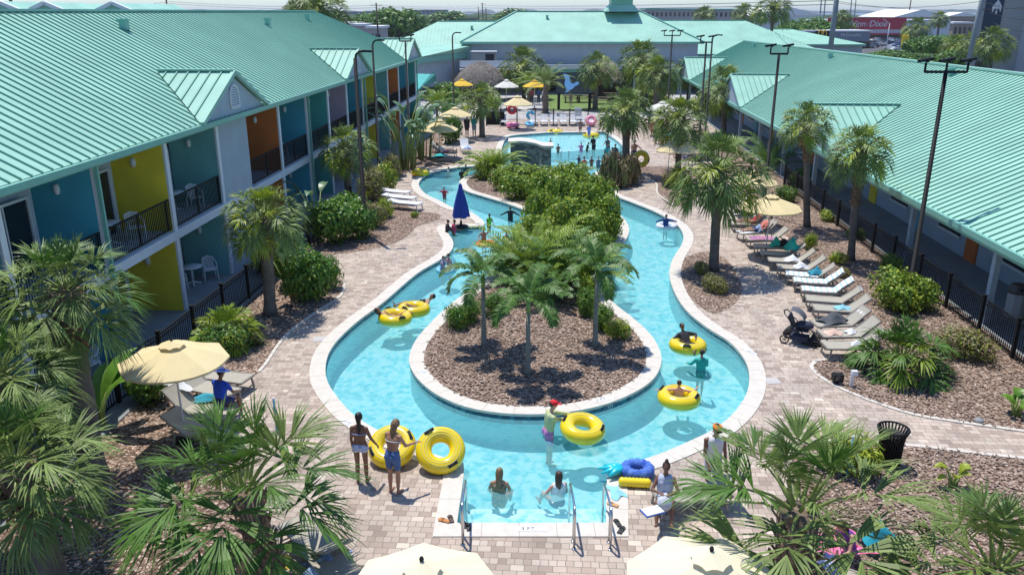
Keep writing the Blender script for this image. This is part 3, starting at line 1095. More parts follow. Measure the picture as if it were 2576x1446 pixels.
# ---- central hall
hall = thing('central_hall', 'large hall with hipped pale green metal roof and cupola at the courtyard\'s far end', 'building')
Y0 = 111.0
ez, rz = 6.25, 10.0
xl, xr = -6.8, 25.2
mb = MB()
a, b = Vector((xl, Y0, ez)), Vector((xr, Y0, ez))
c1, c2 = Vector((xr - 7.4, Y0 + 7.4, rz)), Vector((xl + 7.4, Y0 + 7.4, rz))
d1, d2 = Vector((xr, Y0 + 14.8, ez)), Vector((xl, Y0 + 14.8, ez))
roof_plane(mb, [a, b, c1, c2], a, b, .45, ms=0, sh=.03)
roof_plane(mb, [b, d1, c1], b, d1, .45)
roof_plane(mb, [a, d2, c2], a, d2, .45)
roof_plane(mb, [d1, d2, c2, c1], d1, d2, .9)
hr = mb.build('roof', [M['roof'], M['seam']], hall)
mb = MB()
for p, q in ((c1, c2), (a, c2), (b, c1)):
    mb.bar(p + Vector((0, 0, .05)), q + Vector((0, 0, .05)), .25, .1)
mb.bar(a + Vector((0, -.08, -.12)), b + Vector((0, -.08, -.12)), .15, .28)
mb.build('fascia', M['roof_trim'], hall)
mb = MB()
mb.box((9.2, Y0 + 7.5, 3.05), (30.8, 13.4, 6.1))
mb.build('wall', M['stucco_grey'], hall)
roof_vent(hall, Vector((4.8, Y0 + 5.6, 9.1)))
# cupola
cu = MB()
cc = Vector((15.0, Y0 + 7.4, 9.8))
def sq(mb, c, w0, z0, w1, z1, mi=0):
    vs = []
    for w, z in ((w0, z0), (w1, z1)):
        for sx, sy in ((-1, -1), (1, -1), (1, 1), (-1, 1)):
            vs.append((c.x + sx * w, c.y + sy * w, z))
    mb.add(vs, [(0, 1, 5, 4), (1, 2, 6, 5), (2, 3, 7, 6), (3, 0, 4, 7), (4, 5, 6, 7), (3, 2, 1, 0)], mi)
sq(cu, cc, 2.3, 10.0, 1.55, 10.9)
sq(cu, cc, 1.45, 10.9, 1.45, 11.7, 1)
sq(cu, cc, 2.1, 11.7, .1, 13.6)
cu.build('cupola', [M['roof'], M['roof_trim']], hr)
# parapet terrace in front of the hall
mb = MB()
mb.box((9.5, Y0 - 2.2, 3.35), (32, 4.4, .16))
mb.build('canopy_roof', M['concrete_pale'], hall)
mb = MB()
mb.box((13.5, Y0 - 4.5, 3.35), (24, .2, .55))
mb.build('parapet', M['trimwhite'], hall)
mb = MB()
mb.box((13.5, Y0 - 4.45, 2.85), (24, .16, .5))
mb.build('canopy_fascia', M['roof_trim'], hall)
mb = MB()
mb.box((-1.9, Y0 - 5.0, 3.75), (9.4, .2, .75))
mb.box((-1.9, Y0 - 5.3, 3.1), (9.4, .9, .22))
mb.build('parapet', M['trimwhite'], hall)
mb = MB()
mb.box((-1.9, Y0 - 4.8, 2.2), (9.4, .3, 1.5))
mb.build('brick_band', mat('red_brown_siding', (0.22, 0.075, 0.05), 0.9, var=.2, bump=.3), hall)
MB().box((14.2, Y0 - .12, 1.45), (21, .3, 2.6)).build('canopy_shade_panel', M['glass'], hall)  # dark panel standing in for the deep shade under the canopy
for i in range(8):
    MB().box((4.2 + i * 2.85, Y0 - 4.4, 1.3), (.22, .22, 2.6)).build('column', M['stucco_grey'], hall)
hvac = thing('rooftop_unit', 'grey boxy air-conditioning unit on the terrace against the hall wall', 'air conditioner', (-3.6, Y0 - 2.2, 3.43))
mb = MB(); mb.box((0, 0, .85), (3.2, 1.6, 1.7)); mb.build('housing', M['concrete'], hvac)
mb = MB(); mb.box((.75, -.82, .9), (1.1, .06, 1.1)); mb.build('fan_grille', M['blackmatte'], hvac)
mb = MB(); mb.box((0, 0, 1.73), (3.3, 1.7, .06)); mb.build('lid', M['trimwhite'], hvac)

# wings behind the hall
def hip_roof(name, label, x0, x1, y0, y1, ez, rz, hip0=True, hip1=True, wallm='stucco_grey', sp=.5, fascia=True, wallh=None):
    t = thing(name, label, 'building')
    mb = MB()
    w = (y1 - y0) / 2
    a, b = Vector((x0, y0, ez)), Vector((x1, y0, ez))
    c, d = Vector((x1, y1, ez)), Vector((x0, y1, ez))
    p = Vector((x0 + (w if hip0 else 0), y0 + w, rz))
    q = Vector((x1 - (w if hip1 else 0), y0 + w, rz))
    roof_plane(mb, [a, b, q, p], a, b, sp, ms=0, sh=.035)
    roof_plane(mb, [c, d, p, q], c, d, sp * 2)
    roof_plane(mb, [a, p, d], d, a, sp)
    roof_plane(mb, [b, c, q], b, c, sp)
    r = mb.build('roof', [M['roof'], M['seam']], t)
    f = MB()
    f.bar(p + Vector((0, 0, .05)), q + Vector((0, 0, .05)), .25, .1)
    f.bar(a + Vector((0, -.07, -.12)), b + Vector((0, -.07, -.12)), .13, .26)
    f.build('fascia', M['roof_trim'], t)
    MB().box(((x0 + x1) / 2, (y0 + y1) / 2 + .1, ez / 2), (x1 - x0 - .8, y1 - y0 - .8, ez - .1)).build('wall', M[wallm], t)
    return t
wl_ = hip_roof('rear_wing', 'pale green roofed wing behind the far end of the motel block, left of the hall', -17.6, 4, 113.5, 128, 5.3, 8.7, True, False)
roof_vent(wl_, Vector((-5.6, 118.6, 7.7)))
hip_roof('rear_wing', 'pale green roofed wing behind the hall on its right side', 14, 46, 122, 142, 4.2, 8.7, False, True)
hip_roof('rear_wing', 'small pale green roof beyond the ridge of the low wing, near the fast food restaurant', 44, 62, 148, 168, 4.6, 6.9, False, True)
# sloped link roof near the end of the motel
lk = thing('link_building', 'low grey-walled link building with pale green roof between the motel wing and the hall', 'building')
mb = MB()
p1, p2 = G(1206, 129, 4.9), G(1048, 146, 4.9)
p3, p4 = Vector((-8.2, 113.6, 5.75)), Vector((-15, 113.6, 5.75))
p3 = Vector((p1.x, 113.3, 5.9))
roof_plane(mb, [p2, p1, p3, Vector((p2.x - 1, 113.3, 5.9))], p2, p1, .5)
mb.build('roof', [M['roof'], M['seam']], lk)
dd = (p1 - p2).normalized()
nn = Vector((dd.y, -dd.x, 0))
mb = MB(); mb.bar(p2 + nn * .05 - Vector((0, 0, .35)) - dd, p1 + nn * .05 - Vector((0, 0, .35)), .15, .65); mb.build('fascia', M['roof_trim'], lk)
mb = MB(); mb.bar(p2 - nn * .5 - Vector((0, 0, 2.9)) - dd * 4, p1 - nn * .5 - Vector((0, 0, 2.9)), .3, 4.6); mb.build('wall', M['stucco_grey'], lk)
mb = MB(); mb.bar(p2 - nn * .3 - Vector((0, 0, 4.2)) - dd * 3, p1 - nn * .3 - Vector((0, 0, 4.2)), .3, 1.0); mb.build('opening', M['glass'], lk)
# teal awning roof below it
aw = thing('pavilion', 'small pavilion with dark teal metal roof just past the end of the motel wing', 'building')
q1, q2, q3, q4 = G(1046, 188, 3.6), G(1095, 192, 3.4), G(1098, 203, 2.9), G(1046, 232, 2.9)
mb = MB()
roof_plane(mb, [q4, q3, q2 + Vector((0, 0, .2)), q1 + Vector((-3, 0, .2))], q4, q3, .5)
mb.build('roof', [M['w_green'], M['seam']], aw)
mb = MB()
for q in (q4 + Vector((.3, .3, 0)), q3 + Vector((-.2, .2, 0)), q2, q1):
    mb.bar((q.x, q.y, 0), (q.x, q.y, 2.9), .15, .15)
mb.build('post', M['trimwhite'], aw)
# ------------------------------------------------------------------ vegetation
def basis(d):
    d = d.normalized()
    up = Vector((0, 0, 1))
    s = d.cross(up)
    if s.length < 1e-3:
        s = Vector((1, 0, 0))
    s.normalize()
    return d, s, s.cross(d).normalized()

def fan_frond(mb, rnd, org, az, el, pet, rad, nleaf=26, mi=0, mp=1, droop=0.5, wid=1.0, split=.36):
    """costapalmate fan leaf: curved stalk, pleated joined centre, free drooping tips"""
    d = Vector((cos(az) * cos(el), sin(az) * cos(el), sin(el)))
    sag = 0.18 * pet * max(0.0, cos(el))
    p0, p1, p2 = org, org + d * pet * .5, org + d * pet - Vector((0, 0, sag))
    mb.tube([p0, p1, p2], [.018 * wid + .008, .014, .010], 4, mp, caps=False)
    d2, s, u = basis((p2 - p1) + Vector((0, 0, -.10 * pet)))
    roll = rnd.uniform(-.45, .45)
    s, u = s * cos(roll) + u * sin(roll), u * cos(roll) - s * sin(roll)
    span = rnd.uniform(1.55, 2.0)
    fold = rnd.uniform(.25, .55)
    core = rad * split
    dn = Vector((0, 0, -1))
    costa = []
    p, dd = p2.copy(), d2.copy()
    for k in range(5):
        costa.append((p.copy(), dd.copy()))
        p = p + dd * rad * .11
        dd = (dd + dn * .16 * (.4 + droop)).normalized()
    for i in range(nleaf):
        t = (i / (nleaf - 1)) * 2 - 1
        a = t * span
        q = (1 - abs(t)) * 3.99
        hub, dh = costa[int(q)]
        L = rad * (1.0 - .20 * abs(t)) * rnd.uniform(.85, 1.1) - (0.07 * rad * q)  
        uu = dh.cross(s).normalized()
        if uu.dot(u) < 0:
            uu = -uu
        dirv = (dh * cos(a) + s * sin(a) + uu * (fold * abs(sin(a)) + rnd.uniform(-.05, .05))).normalized()
        side = uu.cross(dirv).normalized()
        w = core * (2 * span / (nleaf - 1)) * .64
        nn = uu * .012
        dz = droop * rad
        q1 = hub + dirv * core + nn * (1 if i % 2 else -1)
        q2 = hub + dirv * (L * .72) + dn * dz * .12
        q3 = hub + dirv * L + dn * (dz * rnd.uniform(.18, .46))
        w2 = w * .62
        mb.add([hub - side * .006, hub + side * .006, q1 - side * w, q1 + side * w, q2 - side * w2, q2 + side * w2, q3],
               [(0, 2, 3, 1), (2, 4, 5, 3), (4, 6, 5)], mi)

def fan_crown(seed, rc, n=34, nleaf=26, dead=4, pet=.95, lo=-.75, mats=None, wid=1.0, big=.47, split=.36, dk=1.0):
    rnd = random.Random(seed)
    mb = MB()
    ga = 2.399963
    rad = rc * big
    pl = rc * .56 * pet
    for i in range(n):
        t = i / (n - 1)
        el = 1.42 - t * (1.42 - lo) + rnd.uniform(-.12, .12)
        az = i * ga + rnd.uniform(-.25, .25)
        org = Vector((cos(az) * .08, sin(az) * .08, .25 * (1 - t) - .1))
        sc = (.72 + .38 * min(1, t * 2.2)) * rnd.uniform(.9, 1.1)
        fan_frond(mb, rnd, org, az, el, pl * sc, rad * sc, nleaf, 0 if rnd.random() < .8 else 3, 1, (.35 + .7 * t) * dk, wid, split)
    for i in range(dead):
        az = rnd.uniform(0, 6.28)
        fan_frond(mb, rnd, Vector((0, 0, -.15)), az, rnd.uniform(-1.3, -1.0), pl * .7, rad * .6, 14, 2, 2, .8)
    return mb.mesh('crown', mats or [M['frond'], M['petiole'], M['frond_dead'], M['leaf_yel']])

def palm_trunk_mesh(h, r, seed, bootfrac=.35, lean=0.0, mats=None, booty=True):
    rnd = random.Random(seed)
    mb = MB()
    n = 14
    k = 16
    pts, rs = [], []
    for i in range(k):
        t = i / (k - 1)
        pts.append((lean * t * t * h, .03 * sin(t * 5), h * t))
        rs.append(r * (1.28 if i == 0 else 1.08 if i == 1 else 1.0) * (1 - .12 * t) * rnd.uniform(.95, 1.05))
    mb.tube(pts, rs, n, 0)
    if booty:
        hb = h * (1 - bootfrac)
        nb = int(bootfrac * h * 34)
        for j in range(nb):
            z = hb + (h - hb) * j / max(1, nb)
            a = j * 2.4
            x0 = lean * (z / h) ** 2 * h
            c = Vector((x0 + cos(a) * r * 1.0, sin(a) * r * 1.0, z))
            d = Vector((cos(a) * .55, sin(a) * .55, .83))
            L = rnd.uniform(.10, .24) * (1 + .6 * j / max(1, nb))
            mb.bar(c, c + d * L, .075, .03, 1, up=(cos(a), sin(a), 0))
        mb.tube([(lean * .8 * h, 0, hb), (lean * h, 0, h * 1.02)], [r * 1.05, r * 1.25], 10, 1)
    return mb.mesh('trunk', mats or [M['trunk'], M['boots']])

CROWNS = [fan_crown(11, 1.0, 54, 24, big=.52), fan_crown(23, 1.0, 44, 24, dead=8, big=.52), fan_crown(37, 1.0, 60, 24, dead=3, big=.50)]
CROWN_NEAR = [fan_crown(51, 1.0, 38, 42, dead=4, mats=[M['frond'], M['petiole'], M['frond_dead'], M['frond_deep']], lo=-.8, big=.60, pet=.85, split=.34, dk=.75),
              fan_crown(67, 1.0, 26, 46, dead=1, mats=[M['frond_deep'], M['petiole'], M['frond_dead'], M['frond']], lo=-.35, big=.66, pet=.85, split=.36, dk=.5),
              fan_crown(83, 1.0, 22, 46, dead=1, mats=[M['frond'], M['petiole'], M['frond_dead'], M['frond_deep']], lo=-.3, big=.66, pet=.9, split=.36, dk=.5)]
def sabal(base, ctr, rc, label, var=0, r=.17, near=None, boots=.35, name='cabbage_palm', lean=0.0, group='cabbage palms in the courtyard', rz=None):
    g = G(*base) if len(base) == 2 else Vector(base)
    c = atY(ctr[0], ctr[1], g.y) if len(ctr) == 2 else Vector(ctr)
    h = c.z
    t = thing(name, label, 'palm', (g.x, g.y, 0), 0.0, group)
    place_mesh('trunk', palm_trunk_mesh(h, r, int(g.x * 31 + g.y * 7) & 1023, boots), t).rotation_euler = (radians(0), math.atan2(c.x - g.x, h), 0)
    cm = (CROWN_NEAR[near] if near is not None else CROWNS[var])
    o = place_mesh('crown', cm, t, (c.x - g.x, 0, h))
    o.scale = (rc, rc, rc * .95)
    o.rotation_euler = (0, 0, rz if rz is not None else (g.x * 1.7 + g.y))
    return t
sabal((1795, 680), (1808, 430), 1.85, 'tallest cabbage palm with a wide crown, in the small mulch bed beside the right loungers', 0, .19)
sabal((2030, 570), (2030, 312), 1.3, 'cabbage palm with bare trunk in the right bed, further of the two near the fence', 1, .16)
sabal((2140, 655), (2165, 378), 1.35, 'cabbage palm with ragged boots under its crown, in the right bed between fence and loungers', 2, .15, boots=.5)
sabal((680, 790), (666, 545), 1.35, 'cabbage palm with smooth lower trunk in the left bed near the patio fence', 2, .21, boots=.42)
sabal((880, 530), (868, 372), 1.5, 'full cabbage palm before the orange and blue balconies on the left', 1, .2, boots=.3)
sabal((1575, 440), (1575, 275), 1.7, 'cabbage palm rising from the round croton bed beside the far pool', 0, .25, boots=.4)
sabal((1705, 455), (1710, 300), 1.75, 'cabbage palm right of the croton bed, in front of the crowded far loungers', 2, .2)
sabal((1213, 345), (1211, 250), 1.75, 'cabbage palm beside the two people standing on the far left deck', 1, .24)
sabal((1820, 340), (1825, 220), 2.25, 'cabbage palm against the low wing roof, beyond the palm of the right bed', 0, .24)
sabal((1730, 262), (1735, 182), 2.1, 'slim cabbage palm with reddish trunk far off beside the two lamp posts', 1, .22)
sabal((1622, 270), (1612, 150), 2.6, 'tall dense cabbage palm at the end of the lawn, left of a pair', 0, .45)
sabal((1652, 285), (1655, 185), 2.3, 'lower thick-trunked cabbage palm, right of a pair at the end of the lawn', 2, .45)
sabal((1318, 250), (1315, 168), 3.0, 'broad dark palm before the hall terrace, left of the big screen', 0, .25)
sabal((1497, 275), (1500, 172), 2.2, 'pale fronded palm whose trunk hides the right edge of the big screen', 1, .28)
# near palms
sabal((235, 1195), (165, 735), 1.5, 'big cabbage palm at lower left whose crown covers the blue patio walls', near=0, r=.27, boots=.3)
sabal((-11.0, 13.6, 0), (-10, 950), 1.3, 'cabbage palm at the left edge of the picture, its fan leaves before the patio fence', near=0, r=.25, boots=.3, rz=1.0)
sabal((145, 1500), (40, 1170), 1.45, 'cabbage palm in the bottom left corner with a dark leaning trunk', near=0, r=.26, boots=.3, rz=2.2)
sabal((-4.25, 12.2, 0), (612, 1240), 1.72, 'low spreading deep green cabbage palm at the bottom, left of the bikini wearers', near=1, r=.22, boots=.9, rz=.4)
sabal((4.62, 10.95, 0), (2008, 1290), 1.75, 'cabbage palm with shaggy trunk at the bottom right over the cream parasol', near=2, r=.26, boots=.9, rz=2.9)
sabal((7.9, 10.3, 0), (2505, 1435), 1.45, 'low cabbage palm in the bottom right corner of the mulch bed', near=2, r=.24, boots=.8, rz=.9)

# feather-leaved palms
def feather_frond(mb, rnd, org, az, el, L, nl=22, ll=.32, arch=1.0, mi=0, mp=1, lw=.022, vee=.35):
    pts = []
    k = 9
    p = Vector(org)
    e = el
    st = L / k
    for i in range(k + 1):
        pts.append(p.copy())
        p = p + Vector((cos(az) * cos(e), sin(az) * cos(e), sin(e))) * st
        e -= arch * (.10 + .16 * i / k)
    mb.tube(pts, [.02 * (1 - .8 * i / k) for i in range(k + 1)], 4, mp, caps=False)
    for i in range(nl):
        t = .2 + .8 * i / (nl - 1)
        x = t * k
        j = min(k - 1, int(x))
        c = pts[j].lerp(pts[j + 1], x - j)
        d, s, u = basis(pts[j + 1] - pts[j])
        l = ll * (sin(pi * (.12 + .82 * t)) ** .7) * rnd.uniform(.85, 1.1)
        for sg in (-1, 1):
            dv = (s * sg * .86 + d * .55 + u * vee * rnd.uniform(.5, 1.2)).normalized()
            m1 = c + dv * l * .55
            m2 = c + dv * l - Vector((0, 0, l * .32))
            wv = d * lw
            mb.add([c - wv * .5, c + wv * .5, m1 + wv, m1 - wv, m2], [(0, 1, 2, 3), (3, 2, 4)], mi)

def feather_palm(name, label, base, h, nf, L, mats, r=.07, shaft=True, arch=1.15, nl=26, ll=.34, seed=1, group=None, el0=1.1, el1=.1, rz=0, bush=False, cat='palm'):
    rnd = random.Random(seed)
    t = thing(name, label, cat, (base[0], base[1], 0), rz, group)
    if not bush:
        mb = MB()
        pts = [(0, 0, 0), (0, 0, .12), (0.01, .01, h * .5), (0, 0, h)]
        mb.tube(pts, [r * 1.7, r * 1.25, r, r * .85], 10)
        mb.build('trunk', M['trunk_smooth'] if shaft else M['boots'], t)
        if shaft:
            MB().tube([(0, 0, h), (0, 0, h + .25), (0, 0, h + .45)], [r * .9, r * 1.0, r * .5], 8).build('crown_shaft', M['crownshaft'], t)
    mb = MB()
    for i in range(nf):
        q = i / max(1, nf - 1)
        az = i * 2.4 + rnd.uniform(-.25, .25)
        el = el0 + (el1 - el0) * q + rnd.uniform(-.1, .1)
        o = (cos(az) * .04, sin(az) * .04, h + (.35 if shaft else 0))
        if bush:
            rr = rnd.uniform(0, .28 * L * .5)
            o = (cos(az) * rr, sin(az) * rr, 0.0)
        feather_frond(mb, rnd, o, az, el, L * rnd.uniform(.8, 1.08), nl, ll, arch, lw=.04 if bush else .026)
    mb.build('crown', mats, t)
    return t
FR = [M['frond_deep'], M['crownshaft']]
FY = [M['frond_yel'], M['petiole']]
for i, (b, h, L, sd, lb) in enumerate([((1217, 870), 1.95, 1.55, 3, 'slender feather-leaved palm at the left of the island mulch bed'),
                                  ((1328, 940), 1.9, 1.5, 5, 'slender feather-leaved palm at the front centre of the island mulch bed'),
                                  ((1497, 870), 2.2, 1.6, 8, 'slender feather-leaved palm at the right of the island mulch bed')]):
    g = G(*b)
    feather_palm('christmas_palm', lb, (g.x, g.y), h, 10, L, FR, seed=sd, arch=1.25, nl=44, ll=.42, group='slender palms on the island', el0=1.25, el1=.25, rz=i)
def fp(px, h, nf, L, mats, label, name='areca_palm', bush=True, shaft=False, seed=1, arch=1.0, group='feather-leaved palm clumps', nl=22, ll=.35, el0=1.45, el1=.7, r=.12):
    g = G(*px) if len(px) == 2 else Vector(px)
    return feather_palm(name, label, (g.x, g.y), h, nf, L, mats, r, shaft, arch, nl, ll, seed, group, el0, el1, 0, bush)
fp((1335, 700), .1, 34, 3.0, FY, 'bushy yellow-green feather palm clump in the middle of the island', seed=21, ll=.42)
fp((1405, 715), .1, 30, 2.7, FR, 'deep green feather palm clump at the island centre, right of the yellow-green one', seed=22, ll=.42)
fp((1462, 715), .1, 24, 2.4, FY, 'yellowish feather palm clump behind the right-hand slender palm', seed=23, ll=.4)
fp((1240, 440), .1, 34, 2.6, FY, 'bright yellow-green feather palm clump at the far left tip of the island', seed=24, ll=.45)
fp((1100, 318), 1.6, 16, 2.6, FY, 'arching feather palm beyond the left parasols, under the far lamp post', bush=False, seed=25, arch=.9, nl=26, ll=.5)
fp((1135, 300), .1, 24, 3.6, FR, 'tall feather palm clump before the grey link building', seed=26, ll=.5)
fp((1440, 470), .1, 20, 1.9, FR, 'feather palm clump at the narrow waist of the island hedge', seed=27, ll=.4)
fp((1290, 690), .1, 20, 1.9, FR, 'low feather palm clump at the left of the island thicket', seed=33, ll=.38)
fp((1380, 655), .1, 26, 2.6, FY, 'yellow-green feather palm clump just in front of the hedge', seed=34, ll=.42)
fp((1375, 760), .1, 16, 1.5, FR, 'small dark feather palm clump nearest the bare mulch', seed=35, ll=.34)
fp((1372, 285), 2.9, 22, 3.1, [M['frond'], M['petiole']], 'date palm with arching leaves just left of the big screen', name='date_palm', bush=False, seed=28, arch=.75, nl=30, ll=.5, el0=1.4, el1=.1, r=.3)
fp((1330, 262), 2.2, 18, 2.6, FY, 'small yellow-green date palm among the cafe parasols', name='date_palm', bush=False, seed=29, arch=.8, nl=24, ll=.45, el0=1.3, el1=.1, r=.2)
fp((1165, 256), .1, 22, 3.4, FY, 'tall yellow-green feather palm clump behind the far left lamp post', seed=30, ll=.5)
fp((1935, 432), .1, 20, 3.4, FR, 'dark feather palm clump between the right lamp post and the low wing', seed=31, ll=.5)

# shrubs: leaf clouds
def leaf_cloud(seed, n=2200, leaf=.085, dome=.55, lumps=7, round_leaf=True, upright=0.0, mats=None, mi2=.12):
    rnd = random.Random(seed)
    mb = MB()
    L = [(rnd.uniform(0, 6.28), rnd.uniform(.1, 1.3), rnd.uniform(.55, 1.15)) for _ in range(lumps)]
    cs = []
    for az, el, k in L:
        cs.append((Vector((cos(az) * cos(el) * .55, sin(az) * cos(el) * .55, .35 + sin(el) * .45 * dome * 1.6)) * 1.0, rnd.uniform(.36, .55)))
    cs.append((Vector((0, 0, .45)), .62))
    for i in range(n):
        c, r = cs[rnd.randrange(len(cs))]
        while True:
            d = Vector((rnd.gauss(0, 1), rnd.gauss(0, 1), rnd.gauss(0, 1)))
            if d.length > .01:
                break
        d.normalize()
        rr = r * (rnd.random() ** .22) * rnd.uniform(.86, 1.08)
        p = c + d * rr
        if p.z < .02:
            p.z = rnd.uniform(.02, .2)
        nrm = (d + Vector((rnd.gauss(0, .55), rnd.gauss(0, .55), rnd.gauss(.35, .45)))).normalized()
        a = nrm.cross(Vector((rnd.gauss(0, 1), rnd.gauss(0, 1), rnd.gauss(0, 1) + upright * 4))).normalized()
        b = nrm.cross(a)
        s = leaf * rnd.uniform(.65, 1.25)
        m = 1 if rnd.random() < mi2 else 0
        if round_leaf:
            mb.add([p - a * s * .5, p + b * s * .42 - a * s * .1, p + a * s * .55, p - b * s * .42 - a * s * .1], [(0, 3, 2, 1)], m)
        else:
            mb.add([p - a * s * .12 - b * s * .9, p + a * s * .12 - b * s * .9, p + b * s * 1.1 + nrm * s * -.25, p + a * s * .2, p - a * s * .2], [(0, 1, 3, 4), (4, 3, 2)], m)
    return mb.mesh('foliage', mats)
CLOUD = {
    'clusia': leaf_cloud(1, 3000, .10, mats=[M['leaf'], M['leaf_yel']], mi2=.42),
    'clusia2': leaf_cloud(2, 3000, .10, lumps=9, mats=[M['leaf'], M['leaf_yel']], mi2=.34),
    'dark': leaf_cloud(3, 2600, .11, lumps=8, mats=[M['leaf_dark'], M['leaf']], mi2=.3),
    'low': leaf_cloud(4, 1800, .10, lumps=8, mats=[M['leaf_dark'], M['leaf_yel']], mi2=.15, round_leaf=False),
    'fine': leaf_cloud(5, 2600, .085, lumps=6, mats=[M['leaf_rust'], M['leaf_yel']], mi2=.2, round_leaf=False),
    'croton': leaf_cloud(6, 1100, .20, lumps=5, mats=[M['leaf_rust'], M['frond_dead']], mi2=.12, round_leaf=False, upright=1),
    'yellow': leaf_cloud(7, 900, .13, lumps=6, mats=[M['leaf_yel'], M['leaf']], mi2=.3, round_leaf=False),
}
STEM = MB()
for i in range(7):
    a = i * .9
    STEM.tube([(0.02 * cos(a), .02 * sin(a), -.05), (.16 * cos(a), .16 * sin(a), .28), (.36 * cos(a + .3), .36 * sin(a + .3), .62)], [.028, .02, .008], 5)
STEM_ME = STEM.mesh('stems', M['bark'])
def shrub(px, rx, h, kind, label, name='shrub', ry=None, rz=None, group='shrubs in the mulch beds', cat='shrub'):
    g = G(*px) if not isinstance(px, Vector) else px
    t = thing(name, label, cat, (g.x, g.y, 0.0), rz if rz is not None else (g.x * 3.1 + g.y) % 6.28, group)
    f = place_mesh('foliage', CLOUD[kind], t)
    f.scale = (rx, ry or rx, h)
    s = place_mesh('stems', STEM_ME, t)
    s.scale = (rx, ry or rx, h)
    return t
# island hedge, bush by bush
HEDGE = [((1290, 462), 1.35, 1.05), ((1345, 470), 1.6, 1.2), ((1405, 492), 1.5, 1.55), ((1300, 500), 1.2, 1.3), ((1370, 520), 1.5, 1.8), ((1440, 520), 1.5, 2.2), ((1490, 545), 1.35, 2.0),
         ((1415, 560), 1.5, 2.3), ((1475, 585), 1.5, 2.2), ((1520, 600), 1.15, 1.8), ((1360, 590), 1.2, 1.9), ((1420, 625), 1.4, 2.1), ((1340, 640), 1.15, 1.6), ((1470, 645), 1.2, 1.7), ((1500, 660), .9, 1.2)]
hl = ['far left end of', 'far back of', 'far right back of', 'far left front of', 'upper middle of', 'upper right of', 'right shoulder of', 'very centre of', 'right middle of', 'right bulge of',
      'left middle of', 'lower middle of', 'lower left of', 'lower right of', 'lowest right corner of']
for i, ((x, y), r_, h_) in enumerate(HEDGE):
    shrub((x, y), r_, h_, 'clusia' if i % 2 else 'clusia2', 'glossy round-leaved bush forming the %s the island hedge' % hl[i], name='hedge_bush', group='bushes of the island hedge')
